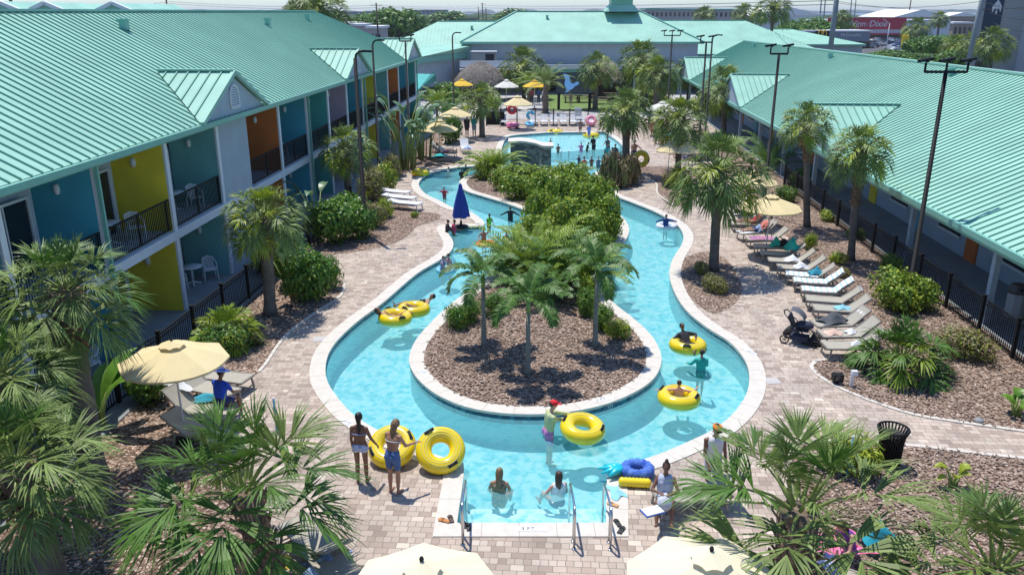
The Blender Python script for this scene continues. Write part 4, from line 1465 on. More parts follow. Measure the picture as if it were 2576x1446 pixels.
for px, r_, h_, k, lb in [
    ((1145, 825), .62, .75, 'low', 'low dark green shrub at the left edge of the island, left of its first palm'),
    ((1190, 808), .6, .75, 'low', 'low dark green shrub right behind the left island palm trunk'),
    ((1240, 790), .6, .75, 'low', 'low dark green shrub right of the left island palm trunk'),
    ((1478, 790), .6, .9, 'low', 'low dark green shrub left of the right island palm trunk'),
    ((1518, 825), .62, .8, 'low', 'low dark green shrub behind and right of the right island palm'),
    ((1550, 848), .55, .6, 'yellow', 'low pale green shrub at the right edge of the island'),
    ((1470, 750), .5, .8, 'yellow', 'small rust and green shrub behind the right island palm'),
    ((1222, 450), .9, 1.2, 'yellow', 'bright green shrub under the feather palm at the far left tip of the island'),
    ((1262, 478), .9, 1.1, 'clusia', 'glossy bush at the left edge of the island hedge beside the coping'),
    ((1300, 672), .8, .9, 'yellow', 'pale green low shrub among the feather palms, island left side'),
    ((1395, 735), .7, .7, 'clusia', 'small glossy shrub behind the centre island palm'),
    ((840, 610), 1.5, 1.75, 'dark', 'large dark glossy shrub in the left bed, below the green balcony bay'),
    ((905, 600), 1.15, 1.4, 'dark', 'dark glossy shrub right of the largest shrub in the left bed'),
    ((880, 570), 1.3, 1.4, 'dark', 'dark glossy shrub behind the lamp post foot in the left bed'),
    ((945, 570), .9, 1.1, 'fine', 'thin rusty shrub in the left bed beside the white stacked loungers'),
    ((975, 545), .8, .9, 'yellow', 'pale green shrub beside the white stacked loungers'),
    ((935, 500), 1.3, 1.6, 'fine', 'orange tinged shrub at the bend of the left deck'),
    ((960, 480), 1.1, 1.5, 'yellow', 'bright green shrub behind the orange tinged one at the left bend'),
    ((985, 450), .9, 1.4, 'fine', 'reddish brown shrub left of the tube on the deck'),
    ((1043, 548), .28, .3, 'yellow', 'tiny green tuft at the tip of the left bed'),
    ((780, 755), 1.2, 1.6, 'dark', 'big green sea-grape shrub between the left palm and the deck'),
    ((745, 720), 1.1, 1.6, 'dark', 'green sea-grape shrub just behind the left palm trunk'),
    ((820, 725), .85, 1.2, 'low', 'lower right part of the sea-grape thicket beside the deck'),
    ((1133, 362), 1.25, 1.9, 'dark', 'round dark bush behind the left loungers, right of their parasol'),
    ((575, 893), .95, .95, 'low', 'dark low shrub under the yellow-green fan plant beside the big parasol'),
    ((380, 1010), .8, .9, 'dark', 'dark bush against the patio fence below the big parasol'),
    ((2245, 775), 1.2, 1.25, 'clusia', 'large round glossy bush around the foot of the nearest right lamp post'),
    ((2300, 775), .9, 1.1, 'clusia2', 'glossy bush right of the lamp post foot on the right'),
    ((2420, 900), 1.0, .85, 'fine', 'fine-leaved dusty shrub near the fence, right of the fan-leaved shrub'),
    ((2040, 628), .42, .65, 'yellow', 'small yellow-green croton behind the right loungers'),
    ((2105, 665), .5, .5, 'yellow', 'small low shrub left of the right bed palm trunk'),
    ((1975, 505), .8, .8, 'low', 'light green ground shrub beyond the small cream parasol'),
    ((2020, 470), 1.1, 1.0, 'low', 'light green shrub under the low wing eave at right'),
    ((2085, 555), .6, .5, 'yellow', 'tuft of green in the right bed beside the fence, upper one'),
    ((2240, 685), .6, .75, 'low', 'loose dark shrub at the fence behind the right bed palm'),
    ((2150, 600), .5, .5, 'low', 'loose shrub at the fence left of the right bed palm'),
    ((2120, 700), .35, .4, 'fine', 'small tuft between the loungers and the round bush'),
    ((1795, 735), .62, .6, 'fine', 'low bronze and green shrub at the foot of the tallest palm, front'),
    ((1765, 690), .5, .5, 'fine', 'low bronze shrub left of the tallest palm trunk'),
    ((1545, 472), 1.0, 1.8, 'croton', 'tall bronze croton clump in the round bed beside the far pool, left'),
    ((1580, 465), .8, 1.6, 'croton', 'tall bronze croton clump in the round bed, right of the palm trunk'),
    ((1520, 462), .6, .8, 'yellow', 'bright green shrub at the water edge of the croton bed'),
    ((1700, 470), 1.1, 1.0, 'fine', 'brownish shrub at the foot of the palm before the crowded loungers'),
    ((1750, 400), 1.4, 1.4, 'low', 'green shrub beside the crowded far loungers'),
    ((1655, 262), 2.6, 1.6, 'yellow', 'bright yellow-green shrub at the right end of the lawn'),
    ((1590, 258), 2.0, 1.3, 'yellow', 'bright yellow-green shrub left of the lawn palms'),
    ((1780, 290), 2.6, 2.0, 'yellow', 'yellow-green thicket before the low wing at the far right'),
    ((1245, 275), 1.4, 1.5, 'yellow', 'pale yellow-green bush right of the far left palm'),
    ((1120, 275), 2.4, 2.4, 'dark', 'dark thicket behind the left parasols'),
    ((1060, 330), 1.6, 1.6, 'low', 'green thicket at the foot of the bird-of-paradise clump'),
    ((2130, 1175), .9, .9, 'yellow', 'yellow-green bush behind the bottom right palm crown'),
    ((690, 690), 1.0, 1.0, 'low', 'low dark undergrowth by the patio fence left of the sea-grapes'),
]:
    shrub(px, r_, h_, k, lb, name='sea_grape' if 'sea-grape' in lb else 'shrub')

# low fan-leaved shrubs
FANBUSH = {}
def fan_bush(px, rc, label, mats, seed=3, n=22, name='fan_palm_shrub', h=.15, group='fan-leaved shrubs'):
    g = G(*px)
    k = (seed, n)
    t = thing(name, label, 'shrub', (g.x, g.y, h), seed * 1.1, group)
    me = fan_crown(seed, 1.0, int(n * 1.6), 24, dead=0, lo=-.15, mats=mats, big=.6)
    o = place_mesh('foliage', me, t)
    o.scale = (rc, rc, rc)
    MB().tube([(0, 0, -h), (0, 0, .2)], [.12, .09], 8).build('stem', M['boots'], t)
    return t
fan_bush((2262, 935), 1.35, 'yellow-tipped fan-leaved shrub right of the lounger row, above the curved path', [M['frond_deep'], M['petiole'], M['frond_dead'], M['frond_yel']], 3, 26, h=.3)
fan_bush((572, 870), 1.05, 'yellow-green fan-leaved plant behind the big parasol', [M['frond_yel'], M['petiole'], M['frond_dead'], M['leaf_yel']], 9, 24, h=.35)
fan_bush((1345, 720), 1.2, 'dark fan-leaved plant in the island thicket behind the centre palm', [M['frond'], M['petiole'], M['frond_dead'], M['frond']], 14, 18)

# broad paddle-leaved plants
def paddle_plant(px, label, n, h, L, w, mats, seed, name, group=None, spread=.5, stalks=True):
    g = G(*px)
    rnd = random.Random(seed)
    t = thing(name, label, 'plant', (g.x, g.y, 0), seed, group)
    mb, st = MB(), MB()
    for i in range(n):
        az = rnd.uniform(0, 6.28)
        rr = rnd.uniform(0, spread)
        b = Vector((cos(az) * rr, sin(az) * rr, 0))
        hh = h * rnd.uniform(.45, 1.0)
        top = b + Vector((cos(az) * .25 * hh, sin(az) * .25 * hh, hh))
        st.tube([b, b.lerp(top, .5) - Vector((cos(az), sin(az), 0)) * .08 * hh, top], [.05, .035, .02], 5)
        e = rnd.uniform(.5, 1.3)
        pts = []
        p = top.copy()
        for k in range(6):
            pts.append(p.copy())
            p = p + Vector((cos(az) * cos(e), sin(az) * cos(e), sin(e))) * (L / 5)
            e -= rnd.uniform(.2, .38)
        wd = [.15, .75, 1, .9, .6, .06]
        side = Vector((-sin(az), cos(az), 0))
        vs = []
        for q, k in zip(pts, wd):
            vs += [q - side * w * k * .5 + Vector((0, 0, .05 * k)), q, q + side * w * k * .5 + Vector((0, 0, .05 * k))]
        fs = []
        for k in range(5):
            a = k * 3
            fs += [(a, a + 1, a + 4, a + 3), (a + 1, a + 2, a + 5, a + 4)]
        mb.add(vs, fs, 0, True)
    mb.build('leaves', mats, t)
    st.build('stalks', M['petiole'], t)
    return t
BOP = [mat('grey_green_paddle_leaf', (0.13, 0.24, 0.11), .4, island=.4, transl=.2)]
BAN = [mat('banana_leaf', (0.14, 0.30, 0.03), .4, island=.3, transl=.3)]
paddle_plant((1018, 425), 'tall grey-green bird-of-paradise clump left of the cream parasols', 30, 4.4, 1.5, .5, BOP, 4, 'bird_of_paradise', 'bird-of-paradise clumps', .9)
paddle_plant((1058, 400), 'bird-of-paradise clump between the parasol and the motel wing', 22, 3.6, 1.4, .5, BOP, 5, 'bird_of_paradise', 'bird-of-paradise clumps', .9)
paddle_plant((800, 600), 'narrow paddle-leaved plant between the left palm and the dark shrubs', 7, 2.4, 1.1, .4, BOP, 6, 'bird_of_paradise', 'bird-of-paradise clumps', .3)
paddle_plant((255, 1085), 'young banana plant with broad bright leaves beside the lower left palm trunk', 9, 1.1, 1.5, .42, BAN, 7, 'banana_plant', None, .15)
paddle_plant((735, 745), 'brown-stemmed paddle plant beside the left palm trunk', 5, 2.6, .9, .3, BOP, 8, 'bird_of_paradise', 'bird-of-paradise clumps', .25)
paddle_plant((2395, 1225), 'tiny yellow-green sapling in the lower right mulch', 7, .45, .32, .2, [M['leaf_yel']], 9, 'sapling', 'saplings in the mulch', .1)
paddle_plant((2552, 1045), 'small round-leaved sapling at the right edge of the picture', 9, .5, .35, .26, BAN, 10, 'sapling', 'saplings in the mulch', .1)

# background trees
def tree(pos, h, r_, label, mats='leaf_dark', seed=1, name='broadleaf_tree', group='trees beyond the roofs'):
    t = thing(name, label, 'tree', pos, seed, group)
    mb = MB()
    mb.tube([(0, 0, 0), (0.1, 0, h * .3), (0, .1, h * .6)], [.04 * h, .03 * h, .015 * h], 7)
    for k in range(5):
        a = k * 1.26
        mb.tube([(0, 0, h * .32), (cos(a) * r_ * .35, sin(a) * r_ * .35, h * .6)], [.02 * h, .008 * h], 5)
    mb.build('trunk', M['bark'], t)
    o = place_mesh('crown', BIGCROWN[seed % 3], t, (0, 0, h * .22))
    o.scale = (r_, r_, h * .66)
    return t
BIGCROWN = [leaf_cloud(40 + i, 2600, .13, lumps=11, mats=[M['leaf_dark'], M['leaf']], mi2=.35) for i in range(3)]
# ------------------------------------------------------------------ pool furniture and street furniture
M['sling'] = mat('taupe_sling_fabric', (0.40, 0.37, 0.30), .8, var=.06, vscale=8)
M['frame_tan'] = mat('taupe_metal_frame', (0.30, 0.275, 0.23), .4)
M['sling_white'] = mat('white_sling_fabric', (0.68, 0.69, 0.70), .7)
M['frame_white'] = mat('white_frame', (0.7, 0.71, 0.72), .4)
M['canvas'] = mat('cream_canvas', (0.80, 0.66, 0.36), .85, var=.05, vscale=3, transl=.12)
M['canvas_pale'] = mat('pale_cream_canvas', (0.84, 0.77, 0.54), .85, var=.05, vscale=3, transl=.12)
M['canvas_yel'] = mat('yellow_canvas', (0.80, 0.50, 0.04), .85, transl=.12)
M['canvas_white'] = mat('off_white_canvas', (0.72, 0.70, 0.62), .85, transl=.12)
M['canvas_blue'] = mat('royal_blue_canvas', (0.02, 0.055, 0.34), .8, var=.2, vscale=4)
M['tube'] = mat('glossy_yellow_vinyl', (0.90, 0.66, 0.008), .22, coat=.5, var=.04)
M['tube_print'] = mat('pale_printed_stripe', (0.62, 0.66, 0.30), .3)

def lounger_proto(sling, frame, ang, label, name='pool_lounger'):
    t = thing(name, label, 'lounger', (0, 0, -50), 0)
    W2 = .31
    h = .36
    f = MB()
    for s in (-1, 1):
        f.bar((0.02, s * W2, h), (1.22, s * W2, h), .045, .05)
        f.bar((1.2, s * W2 * .93, h + .01), (1.2 + .74 * cos(ang), s * W2 * .93, h + .74 * sin(ang)), .04, .045)
        f.bar((1.2, s * W2, h), (1.62, s * W2, h), .04, .04)
    f.bar((.02, -W2, h), (.02, W2, h), .045, .05)
    f.bar((1.6, -W2, h), (1.6, W2, h), .04, .04)
    f.bar((1.2 + .74 * cos(ang), -W2 * .95, h + .74 * sin(ang)), (1.2 + .74 * cos(ang), W2 * .95, h + .74 * sin(ang)), .045, .04)
    f.bar((.62, -W2, h - .04), (.62, W2, h - .04), .04, .04)
    f.build('frame', frame, t)
    for (x, s) in ((.14, -1), (.14, 1), (1.45, -1), (1.45, 1)):
        l = MB()
        l.bar((x, s * W2, h), (x + (-.07 if x < 1 else .08), s * (W2 + .01), 0), .04, .05)
        l.build('leg', frame, t)
    st = MB()
    st.bar((.16 - .07, -W2, .05), (.16 - .07, W2, .05), .03, .03)
    st.build('stretcher', frame, t)
    n = 8
    vs, fs = [], []
    for i in range(n + 1):
        for s in (-1, 1):
            vs.append((.03 + 1.17 * i / n, s * W2 * .97, h + .03 - .018 * sin(pi * i / n)))
    for i in range(n):
        fs.append((2 * i, 2 * i + 2, 2 * i + 3, 2 * i + 1)[::-1])
    sm = MB().add(vs, fs, 0, True)
    sm.build('seat', sling, t)
    vs = []
    for i in range(n + 1):
        q = .72 * i / n
        sg = .02 * sin(pi * i / n)
        for s in (-1, 1):
            vs.append((1.2 + q * cos(ang) + sg * sin(ang) * .6, s * W2 * .9, h + .03 + q * sin(ang) - sg * cos(ang)))
    MB().add(vs, fs, 0, True).build('backrest', sling, t)
    return t
LP = {'up': lounger_proto(M['sling'], M['frame_tan'], radians(42), 'x'),
      'mid': lounger_proto(M['sling'], M['frame_tan'], radians(30), 'x'),
      'white': lounger_proto(M['sling_white'], M['frame_white'], radians(45), 'x'),
      'flat': lounger_proto(M['sling_white'], M['frame_white'], radians(6), 'x')}
FIRST = set()
def lounger(kind, x, y, rz, label, group):
    if kind not in FIRST:
        FIRST.add(kind)
        o = LP[kind]
        o.location = (x, y, .012)
        o.rotation_euler = (0, 0, rz)
        o['label'] = label
        o['group'] = group
        return o
    return dup(LP[kind], (x, y, .012), rz, label, group)
KF = .38
RL = []
def rlounger(foot, hinge, label, kind='up', group='loungers in the right-hand row'):
    a, b = G(foot[0], foot[1], KF), G(hinge[0], hinge[1], KF)
    rz = atan2(b.y - a.y, b.x - a.x)
    rz = max(-.6, min(.35, rz))
    RL.append((a, rz))
    return lounger(kind, a.x, a.y, rz, label, group)
rr_ = [((1828, 538), (1885, 541), 'lounger at the far end of the right-hand row with a pale towel'),
       ((1832, 548), (1884, 552), 'second lounger from the far end of the right-hand row, empty seat'),
       ((1840, 561), (1884, 562), 'third lounger from the far end, a person in red lying on it'),
       ((1858, 585), (1905, 583), 'right-hand lounger carrying white towels and a blue bag'),
       ((1878, 600), (1932, 600), 'right-hand lounger with a navy and pink towel on the seat'),
       ((1897, 618), (1950, 620), 'right-hand lounger with a bundled sea-green towel over its seat'),
       ((1912, 634), (1966, 638), 'right-hand lounger with a sea-green towel hung on its back'),
       ((1932, 652), (1990, 655), 'right-hand lounger with white towels crumpled at the hinge'),
       ((1955, 670), (2016, 673), 'right-hand lounger with a teal bag by its backrest'),
       ((1974, 687), (2038, 692), 'right-hand lounger fully covered by a white striped towel, further one'),
       ((1994, 704), (2062, 709), 'right-hand lounger fully covered by a white striped towel, middle one'),
       ((2014, 726), (2086, 731), 'right-hand lounger fully covered by a white striped towel, nearest one'),
       ((2027, 749), (2108, 755), 'right-hand lounger with a blue towel draped over its back'),
       ((2046, 773), (2128, 777), 'right-hand lounger with a folded light blue towel on the seat'),
       ((2046, 814), (2130, 811), 'right-hand lounger behind the stroller with bags on it'),
       ((2062, 839), (2160, 838), 'right-hand lounger second from the near end, white cloth near the hinge'),
       ((2072, 868), (2172, 868), 'nearest lounger of the right-hand row, half hidden by the fan-leaved shrub')]
for i, (f, h, lb) in enumerate(rr_):
    rlounger(f, h, lb)

# towels and bags
def cloth_mesh(w, l, seed, fold=.02, crumple=False, nx=8, ny=12):
    rnd = random.Random(seed)
    vs, fs = [], []
    ph = [rnd.uniform(0, 6.28) for _ in range(6)]
    for i in range(nx + 1):
        for j in range(ny + 1):
            u, v = i / nx, j / ny
            if crumple:
                x = (u - .5) * w * (1 - .25 * sin(v * 7 + ph[0]))
                y = (v - .5) * l * (1 - .25 * cos(u * 6 + ph[1]))
                r_ = 1 - min(1, hypot(u - .5, v - .5) * 1.7)
                z = fold * (2.2 * r_ + 1.0 * abs(sin(u * 9 + ph[2] + v * 4)) * r_ + .7 * abs(cos(v * 11 + ph[3])) * r_) + .004
            else:
                x = (u - .5) * w
                y = (v - .5) * l
                z = fold * (.3 * sin(u * 8 + ph[2]) + .2 * sin(v * 13 + ph[3])) + .012
            vs.append((x, y, z))
    for i in range(nx):
        for j in range(ny):
            a = i * (ny + 1) + j
            fs.append((a, a + ny + 1, a + ny + 2, a + 1))
    return MB().add(vs, fs, 0, True)
TW = {}
def tmat(name, c, c2=None, stripes=None):
    if name in TW:
        return TW[name]
    if stripes:
        m, N, L, p = nodes_of(name, .9)
        tc = N.new("ShaderNodeTexCoord")
        wv = N.new("ShaderNodeTexWave"); wv.inputs["Scale"].default_value = stripes; wv.bands_direction = 'X'
        L.new(tc.outputs["Object"], wv.inputs["Vector"])
        rp = ramp(N, L, wv.outputs[0], [(0.0, c), (.75, c), (.85, c2)])
        L.new(rp.outputs[0], p.inputs["Base Color"])
        TW[name] = m
    elif c2:
        TW[name] = mat(name, c, .9, col2=c2, vscale=7)
    else:
        TW[name] = mat(name, c, .9, var=.1, vscale=6)
    return TW[name]
WHT = tmat('white_towel', (.78, .78, .78), (.35, .55, .66), 1.6)
WH2 = tmat('plain_white_towel', (.74, .75, .76))
def on_lounger(i, u, z, m, w, l, label, crumple=False, name='towel', cat='towel', fold=.03, back=False, group='towels on the loungers'):
    a, rz = RL[i]
    c, s = cos(rz), sin(rz)
    t = cloth_mesh(l, w, i * 7 + int(u * 10), fold, crumple)
    o = t.build(name, m, None, (a.x + c * u, a.y + s * u, z), rz)
    if back:
        o.rotation_euler = Euler((0, -radians(42), 0)).to_matrix().to_euler()
        o.rotation_euler = (Matrix.Rotation(rz, 3, 'Z') @ Matrix.Rotation(-radians(42), 3, 'Y')).to_euler()
    tag(o, label, cat, group)
    return o
SEA = tmat('sea_green_towel', (.03, .46, .33))
TEAL = tmat('teal_towel', (.03, .30, .40))
LBL = tmat('light_blue_towel', (.28, .62, .75))
BLU = tmat('blue_towel', (.05, .16, .42), (.6, .7, .8))
PNK = tmat('pink_and_navy_towel', (.70, .25, .38), (.04, .07, .2))
RED = tmat('red_towel', (.55, .04, .05))
for i, lb in ((9, 'further'), (10, 'middle'), (11, 'nearest')):
    on_lounger(i, .62, .40, WHT, .58, 1.14, 'white striped towel spread on the seat of the %s towel-covered lounger' % lb)
    if i > 9:
        on_lounger(i, 1.2 + .38 * cos(radians(42)) - .02, .40 + .37 * sin(radians(42)) + .02, WHT, .58, .74, 'white striped towel over the backrest of the %s towel-covered lounger' % lb, back=True)
on_lounger(0, .6, .40, WH2, .5, .9, 'pale towel on the furthest right-hand lounger')
on_lounger(3, .5, .40, WH2, .5, .9, 'crumpled white towel beside the blue bag', True)
on_lounger(3, 1.0, .41, BLU, .45, .5, 'blue bag lying on a white towel on a lounger', True, 'bag', 'bag', .1)
on_lounger(4, .7, .40, PNK, .56, 1.1, 'navy and pink towel spread on a right-hand lounger')
on_lounger(5, .9, .40, SEA, .4, .45, 'round bundle of sea-green towel on a lounger seat', True, fold=.13)
on_lounger(6, 1.25, .55, SEA, .4, .6, 'sea-green towel bundled against a backrest', True, fold=.18)
on_lounger(5, 1.22, .42, tmat('black_bag', (.02, .02, .02)), .4, .45, 'black bag between the two sea-green towels', True, 'bag', 'bag', .12)
on_lounger(7, .95, .40, WH2, .5, .6, 'crumpled white towel at a lounger hinge, the further of two', True, fold=.07)
on_lounger(8, .9, .40, WH2, .45, .5, 'crumpled white towel at a lounger hinge, the nearer of two', True, fold=.07)
on_lounger(9, 1.15, .44, TEAL, .35, .55, 'teal bag leaning on a backrest above a white towel', True, 'bag', 'bag', .09)
on_lounger(12, 1.62, .72, BLU, .5, .5, 'blue patterned towel draped over the top of a backrest', back=True)
on_lounger(13, .95, .40, LBL, .35, .5, 'folded light blue towel on a lounger seat', True, fold=.04)
on_lounger(14, .7, .40, tmat('grey_bag', (.1, .11, .12)), .5, .9, 'dark grey bags heaped on the lounger behind the stroller', True, 'bag', 'bag', .12)
on_lounger(14, 1.6, .72, WH2, .4, .3, 'white towel hung over the backrest behind the stroller', back=True)
on_lounger(15, .4, .40, tmat('peach_towel', (.72, .5, .4)), .4, .5, 'peach towel at the foot of the second nearest lounger', True, fold=.04)
on_lounger(15, 1.0, .40, WH2, .3, .35, 'small white cloth on the second nearest lounger', True, fold=.05)
on_lounger(16, 1.0, .40, WH2, .3, .35, 'small white cloth on the nearest lounger', True, fold=.05)

# far row facing the camera
FRW = 'loungers in the far row behind the pool'
for x, lb in [(1267, 'white lounger at the left end of the far row with a patterned towel'), (1343, 'grey-looking lounger right of the cream parasol pole in the far row'), (1369, 'lounger in the far row just right of the blue float'),
              (1394, 'lounger in the far row left of the big screen post'), (1418, 'lounger in the far row, second right of the screen post'),
              (1443, 'lounger in the far row left of the white sign'), (1462, 'lounger in the far row under the white sign'), (1487, 'lounger in the far row with a pink float on it')]:
    g = G(x, 318)
    lounger('white', g.x, g.y, pi / 2, lb, FRW)
for x, c, lb in [(1330, 'bl', 'light blue float standing on the far row lounger by the parasol'), ]:
    pass
# left and lower loungers
def lg(px, deg, kind, lb, grp='loungers on the left side'):
    g = G(*px)
    return lounger(kind, g.x, g.y, radians(deg), lb, grp)
lg((1150, 398), 172, 'up', 'lounger by the left shrubs with a teal towel on it')
lg((1140, 385), 165, 'up', 'lounger by the left shrubs under the cream parasol, further one')
lg((1174, 388), 100, 'white', 'white lounger with blue towel just right of the dark round bush')
lg((1060, 530), 160, 'flat', 'flat white lounger at the edge of the left deck, nearest of three')
lg((1045, 515), 160, 'flat', 'flat white lounger at the edge of the left deck, middle of three')
lg((1030, 500), 160, 'flat', 'flat white lounger at the edge of the left deck, furthest of three')
lg((628, 985), 163, 'up', 'taupe lounger behind the seated man in the blue shirt')
lg((592, 1022), 156, 'up', 'taupe lounger under the big cream parasol with a draped towel')
lg((575, 1078), 158, 'up', 'taupe lounger below the parasol, half hidden behind palm fronds')
lg((590, 1135), 160, 'mid', 'empty taupe lounger in front of the low deep green palm')
lg((790, 1400), -52, 'mid', 'taupe lounger seen from behind at the bottom edge of the picture')
lg((740, 1345), -48, 'mid', 'taupe lounger with shoes beside it, next to the low deep green palm')
g = G(1690, 1300); lounger('mid', g.x - .35, g.y + .2, radians(10), 'lounger of the reader, beside the bottom right parasol', 'loungers on the right side')
g = G(2090, 1400); lounger('mid', 5.6, 12.35, radians(-35), 'lounger with a bright pink towel under the bottom right palm', 'loungers on the right side')
for i, (x, y) in enumerate([(1690, 372), (1700, 382), (1712, 392), (1722, 402), (1675, 362), (1668, 352), (1664, 342)]):
    g = G(x, y)
    lounger('white' if i % 2 else 'up', g.x, g.y, radians(-8), ['lounger of the crowded far group, third from its near end', 'lounger of the crowded far group, middle of the row', 'lounger with striped towel in the crowded far group', 'nearest lounger of the crowded far group by the mulch',
            'lounger of the crowded far group beside the teal towel', 'lounger of the crowded far group near the standing person in orange', 'furthest lounger of the crowded far group'][i], 'loungers of the crowded far group')
def cloth_at(p, rz, w, l, m, lb, crumple=True, fold=.05, name='towel', cat='towel', grp='towels on the loungers'):
    o = cloth_mesh(w, l, int(p[0] * 13) & 255, fold, crumple).build(name, m, None, p, rz)
    return tag(o, lb, cat, grp)
g = G(1108, 392, .42); cloth_at(g, .3, 1.2, .6, tmat('bright_teal_towel', (.02, .45, .45)), 'bright teal towel hanging off a left lounger')
g = G(1178, 372, .42); cloth_at(g, .2, .6, .7, BLU, 'blue towel on the white lounger by the round bush')
g = G(445, 972, .7); cloth_at(g, .6, .5, .8, WH2, 'white towel draped on the lounger back under the big parasol', fold=.1)
g = G(520, 1003, .42); cloth_at(g, .2, .7, .4, TEAL, 'teal and white towel on the seat under the big parasol')
g = G(820, 1432, .1); cloth_at(g, .3, .9, .8, tmat('blue_leaf_print_cloth', (.03, .10, .33), (.45, .6, .75)), 'heap of blue leaf-print cloth at the bottom edge', fold=.12)
g = G(708, 1415, .42); cloth_at(g, .3, .3, .5, tmat('yellow_cloth', (.75, .55, .06)), 'yellow cloth on the bottom lounger', fold=.05)
g = G(2090, 1375, .5); cloth_at(g, .3, 1.3, .9, tmat('hot_pink_towel', (.85, .06, .25), (.75, .3, .5)), 'hot pink towel under the two people lying at bottom right', fold=.03)
g = G(2200, 1350, .2); cloth_at(g, .3, .6, .6, tmat('turquoise_bag', (.02, .35, .45)), 'turquoise cloth bag at the palm foot, bottom right', name='bag', cat='bag', fold=.14, grp='bags')
g = G(1690, 340, .5); cloth_at(g, .1, .9, .8, TEAL, 'teal towel in the crowded far group', fold=.08)
g = G(1715, 372, .5); cloth_at(g, .1, .9, .8, RED, 'red towel in the crowded far group', fold=.08)

# ---- umbrellas
def parasol(center, R_, zr, rise, label, m, pole=True, n=8, tilt=(0, 0), vent=True, name='parasol', rot=.2, group='open parasols'):
    g = Vector(center)
    t = thing(name, label, 'parasol', (g.x, g.y, 0), rot, group)
    mb = MB()
    k = 5
    vs, fs = [], []
    for i in range(k + 1):
        q = .17 + .83 * i / k
        for j in range(n * 3):
            a = 2 * pi * j / (n * 3)
            rib = (j % 3 == 0)
            rr = R_ * q * (1 if rib else .945)
            z = zr + rise * (1 - q) ** .92 - (0 if rib else .035 * q)
            vs.append((cos(a) * rr, sin(a) * rr, z))
    m3 = n * 3
    for i in range(k):
        for j in range(m3):
            l = (j + 1) % m3
            fs.append((i * m3 + j, (i + 1) * m3 + j, (i + 1) * m3 + l, i * m3 + l))
    mb.add(vs, fs, 0)
    # valance edge
    o = len(mb.v) - m3
    base = [mb.v[o + j] for j in range(m3)]
    mb.add(base + [(x, y, z - .05) for x, y, z in base], [(j, j + m3, (j + 1) % m3 + m3, (j + 1) % m3) for j in range(m3)], 0)
    c = mb.build('canopy', m, t)
    v = MB()
    vs = [(0, 0, zr + rise + .09)]
    for j in range(m3):
        a = 2 * pi * j / m3
        rr = R_ * .25 * (1 if j % 3 == 0 else .9)
        vs.append((cos(a) * rr, sin(a) * rr, zr + rise * .83 ** 1 + .035 + (.02 if j % 3 else 0)))
    v.add(vs, [(0, j + 1, (j + 1) % m3 + 1) for j in range(m3)])
    v.build('vent_cap', m, c)
    MB().ell((0, 0, zr + rise + .11), (.035, .035, .05), 8).build('finial', M['blackmatte'], t)
    ribs = MB()
    for j in range(n):
        a = 2 * pi * j / n
        ribs.bar((0, 0, zr + rise - .06), (cos(a) * R_ * .97, sin(a) * R_ * .97, zr - .03), .02, .02)
        ribs.bar((0, 0, zr - .2), (cos(a) * R_ * .5, sin(a) * R_ * .5, zr + rise * .45), .015, .015)
    ribs.build('ribs', M['frame_white'], t)
    MB().cyl((0, 0, 0), (0, 0, zr + rise), .025).build('pole', M['frame_white'], t)
    b = MB(); b.lathe([(0, 0.012), (.28, .012), (.28, .06), (.05, .1), (.04, .3), (0, .3)], 14); b.build('base', M['blackmatte'], t)
    return t
def par_px(px, R_, zr, rise, label, m, **k):
    g = G(px[0], px[1], zr)
    return parasol((g.x, g.y, 0), R_, zr, rise, label, m, **k)
par_px((438, 905), 1.27, 2.15, .42, 'large cream parasol over the loungers on the left side of the picture', M['canvas'])
par_px((1064, 1490), 1.14, 2.3, .45, 'pale cream parasol cut by the bottom edge, centre of the picture', M['canvas_pale'], rot=.1)
par_px((1782, 1470), 1.22, 2.2, .5, 'pale cream parasol at the bottom right, partly under palm leaves', M['canvas_pale'], rot=.35)
par_px((1105, 326), 1.38, 2.0, .7, 'cream parasol with a shadow notch over the far left loungers', M['canvas'])
par_px((1302, 262), 1.35, 2.2, .7, 'cream parasol standing in the far row of white loungers', M['canvas'])
par_px((1145, 290), 1.35, 2.1, .6, 'smaller cream parasol beyond the left loungers, under the arching palm', M['canvas'])
par_px((1938, 522), 1.35, 2.1, .5, 'cream parasol over the far end of the right lounger row, partly behind the tallest palm', M['canvas'])
par_px((1898, 458), 1.15, 2.1, .5, 'small yellow parasol peeking out right of the tallest palm crown', M['canvas'])
par_px((1666, 275), 1.5, 2.2, .6, 'cream parasol between two palms at the far right of the pool', M['canvas_white'])
par_px((1684, 378), .85, 2.1, .5, 'yellow parasol in the crowded far lounger group, left one', M['canvas'])
par_px((1728, 380), .85, 2.1, .5, 'yellow parasol in the crowded far lounger group, right one', M['canvas'])
par_px((1162, 214), 1.25, 2.4, .6, 'bright yellow cafe parasol left of the big thatched hut', M['canvas_yel'])
par_px((1274, 218), 1.35, 2.4, .7, 'off-white cafe parasol right of the big thatched hut', M['canvas_white'])
par_px((1345, 217), 1.35, 2.4, .6, 'bright yellow cafe parasol left of the date palm', M['canvas_yel'])
# closed blue parasol on the peninsula
g = G(1160, 573)
t = thing('closed_parasol', 'closed royal blue parasol standing on the stepped peninsula in the river', 'parasol', (g.x, g.y, 0))
mb = MB()
vs = []
mb.lathe([(.38, .55), (.37, .65), (.31, 1.1), (.20, 1.6), (.11, 1.9), (.08, 2.12), (.02, 2.2)], 20, wob=lambda i, k: (1 + (.22 if k % 4 < 2 else -.18) * (1 - i / 6.5)))
mb.build('canopy', M['canvas_blue'], t)
MB().cyl((0, 0, 0), (0, 0, 2.24), .03).build('pole', M['frame_white'], t)
b = MB(); b.lathe([(0, .02), (.35, .02), (.35, .1), (.06, .16), (.05, .35), (0, .35)], 14); b.build('base', M['blackmatte'], t)

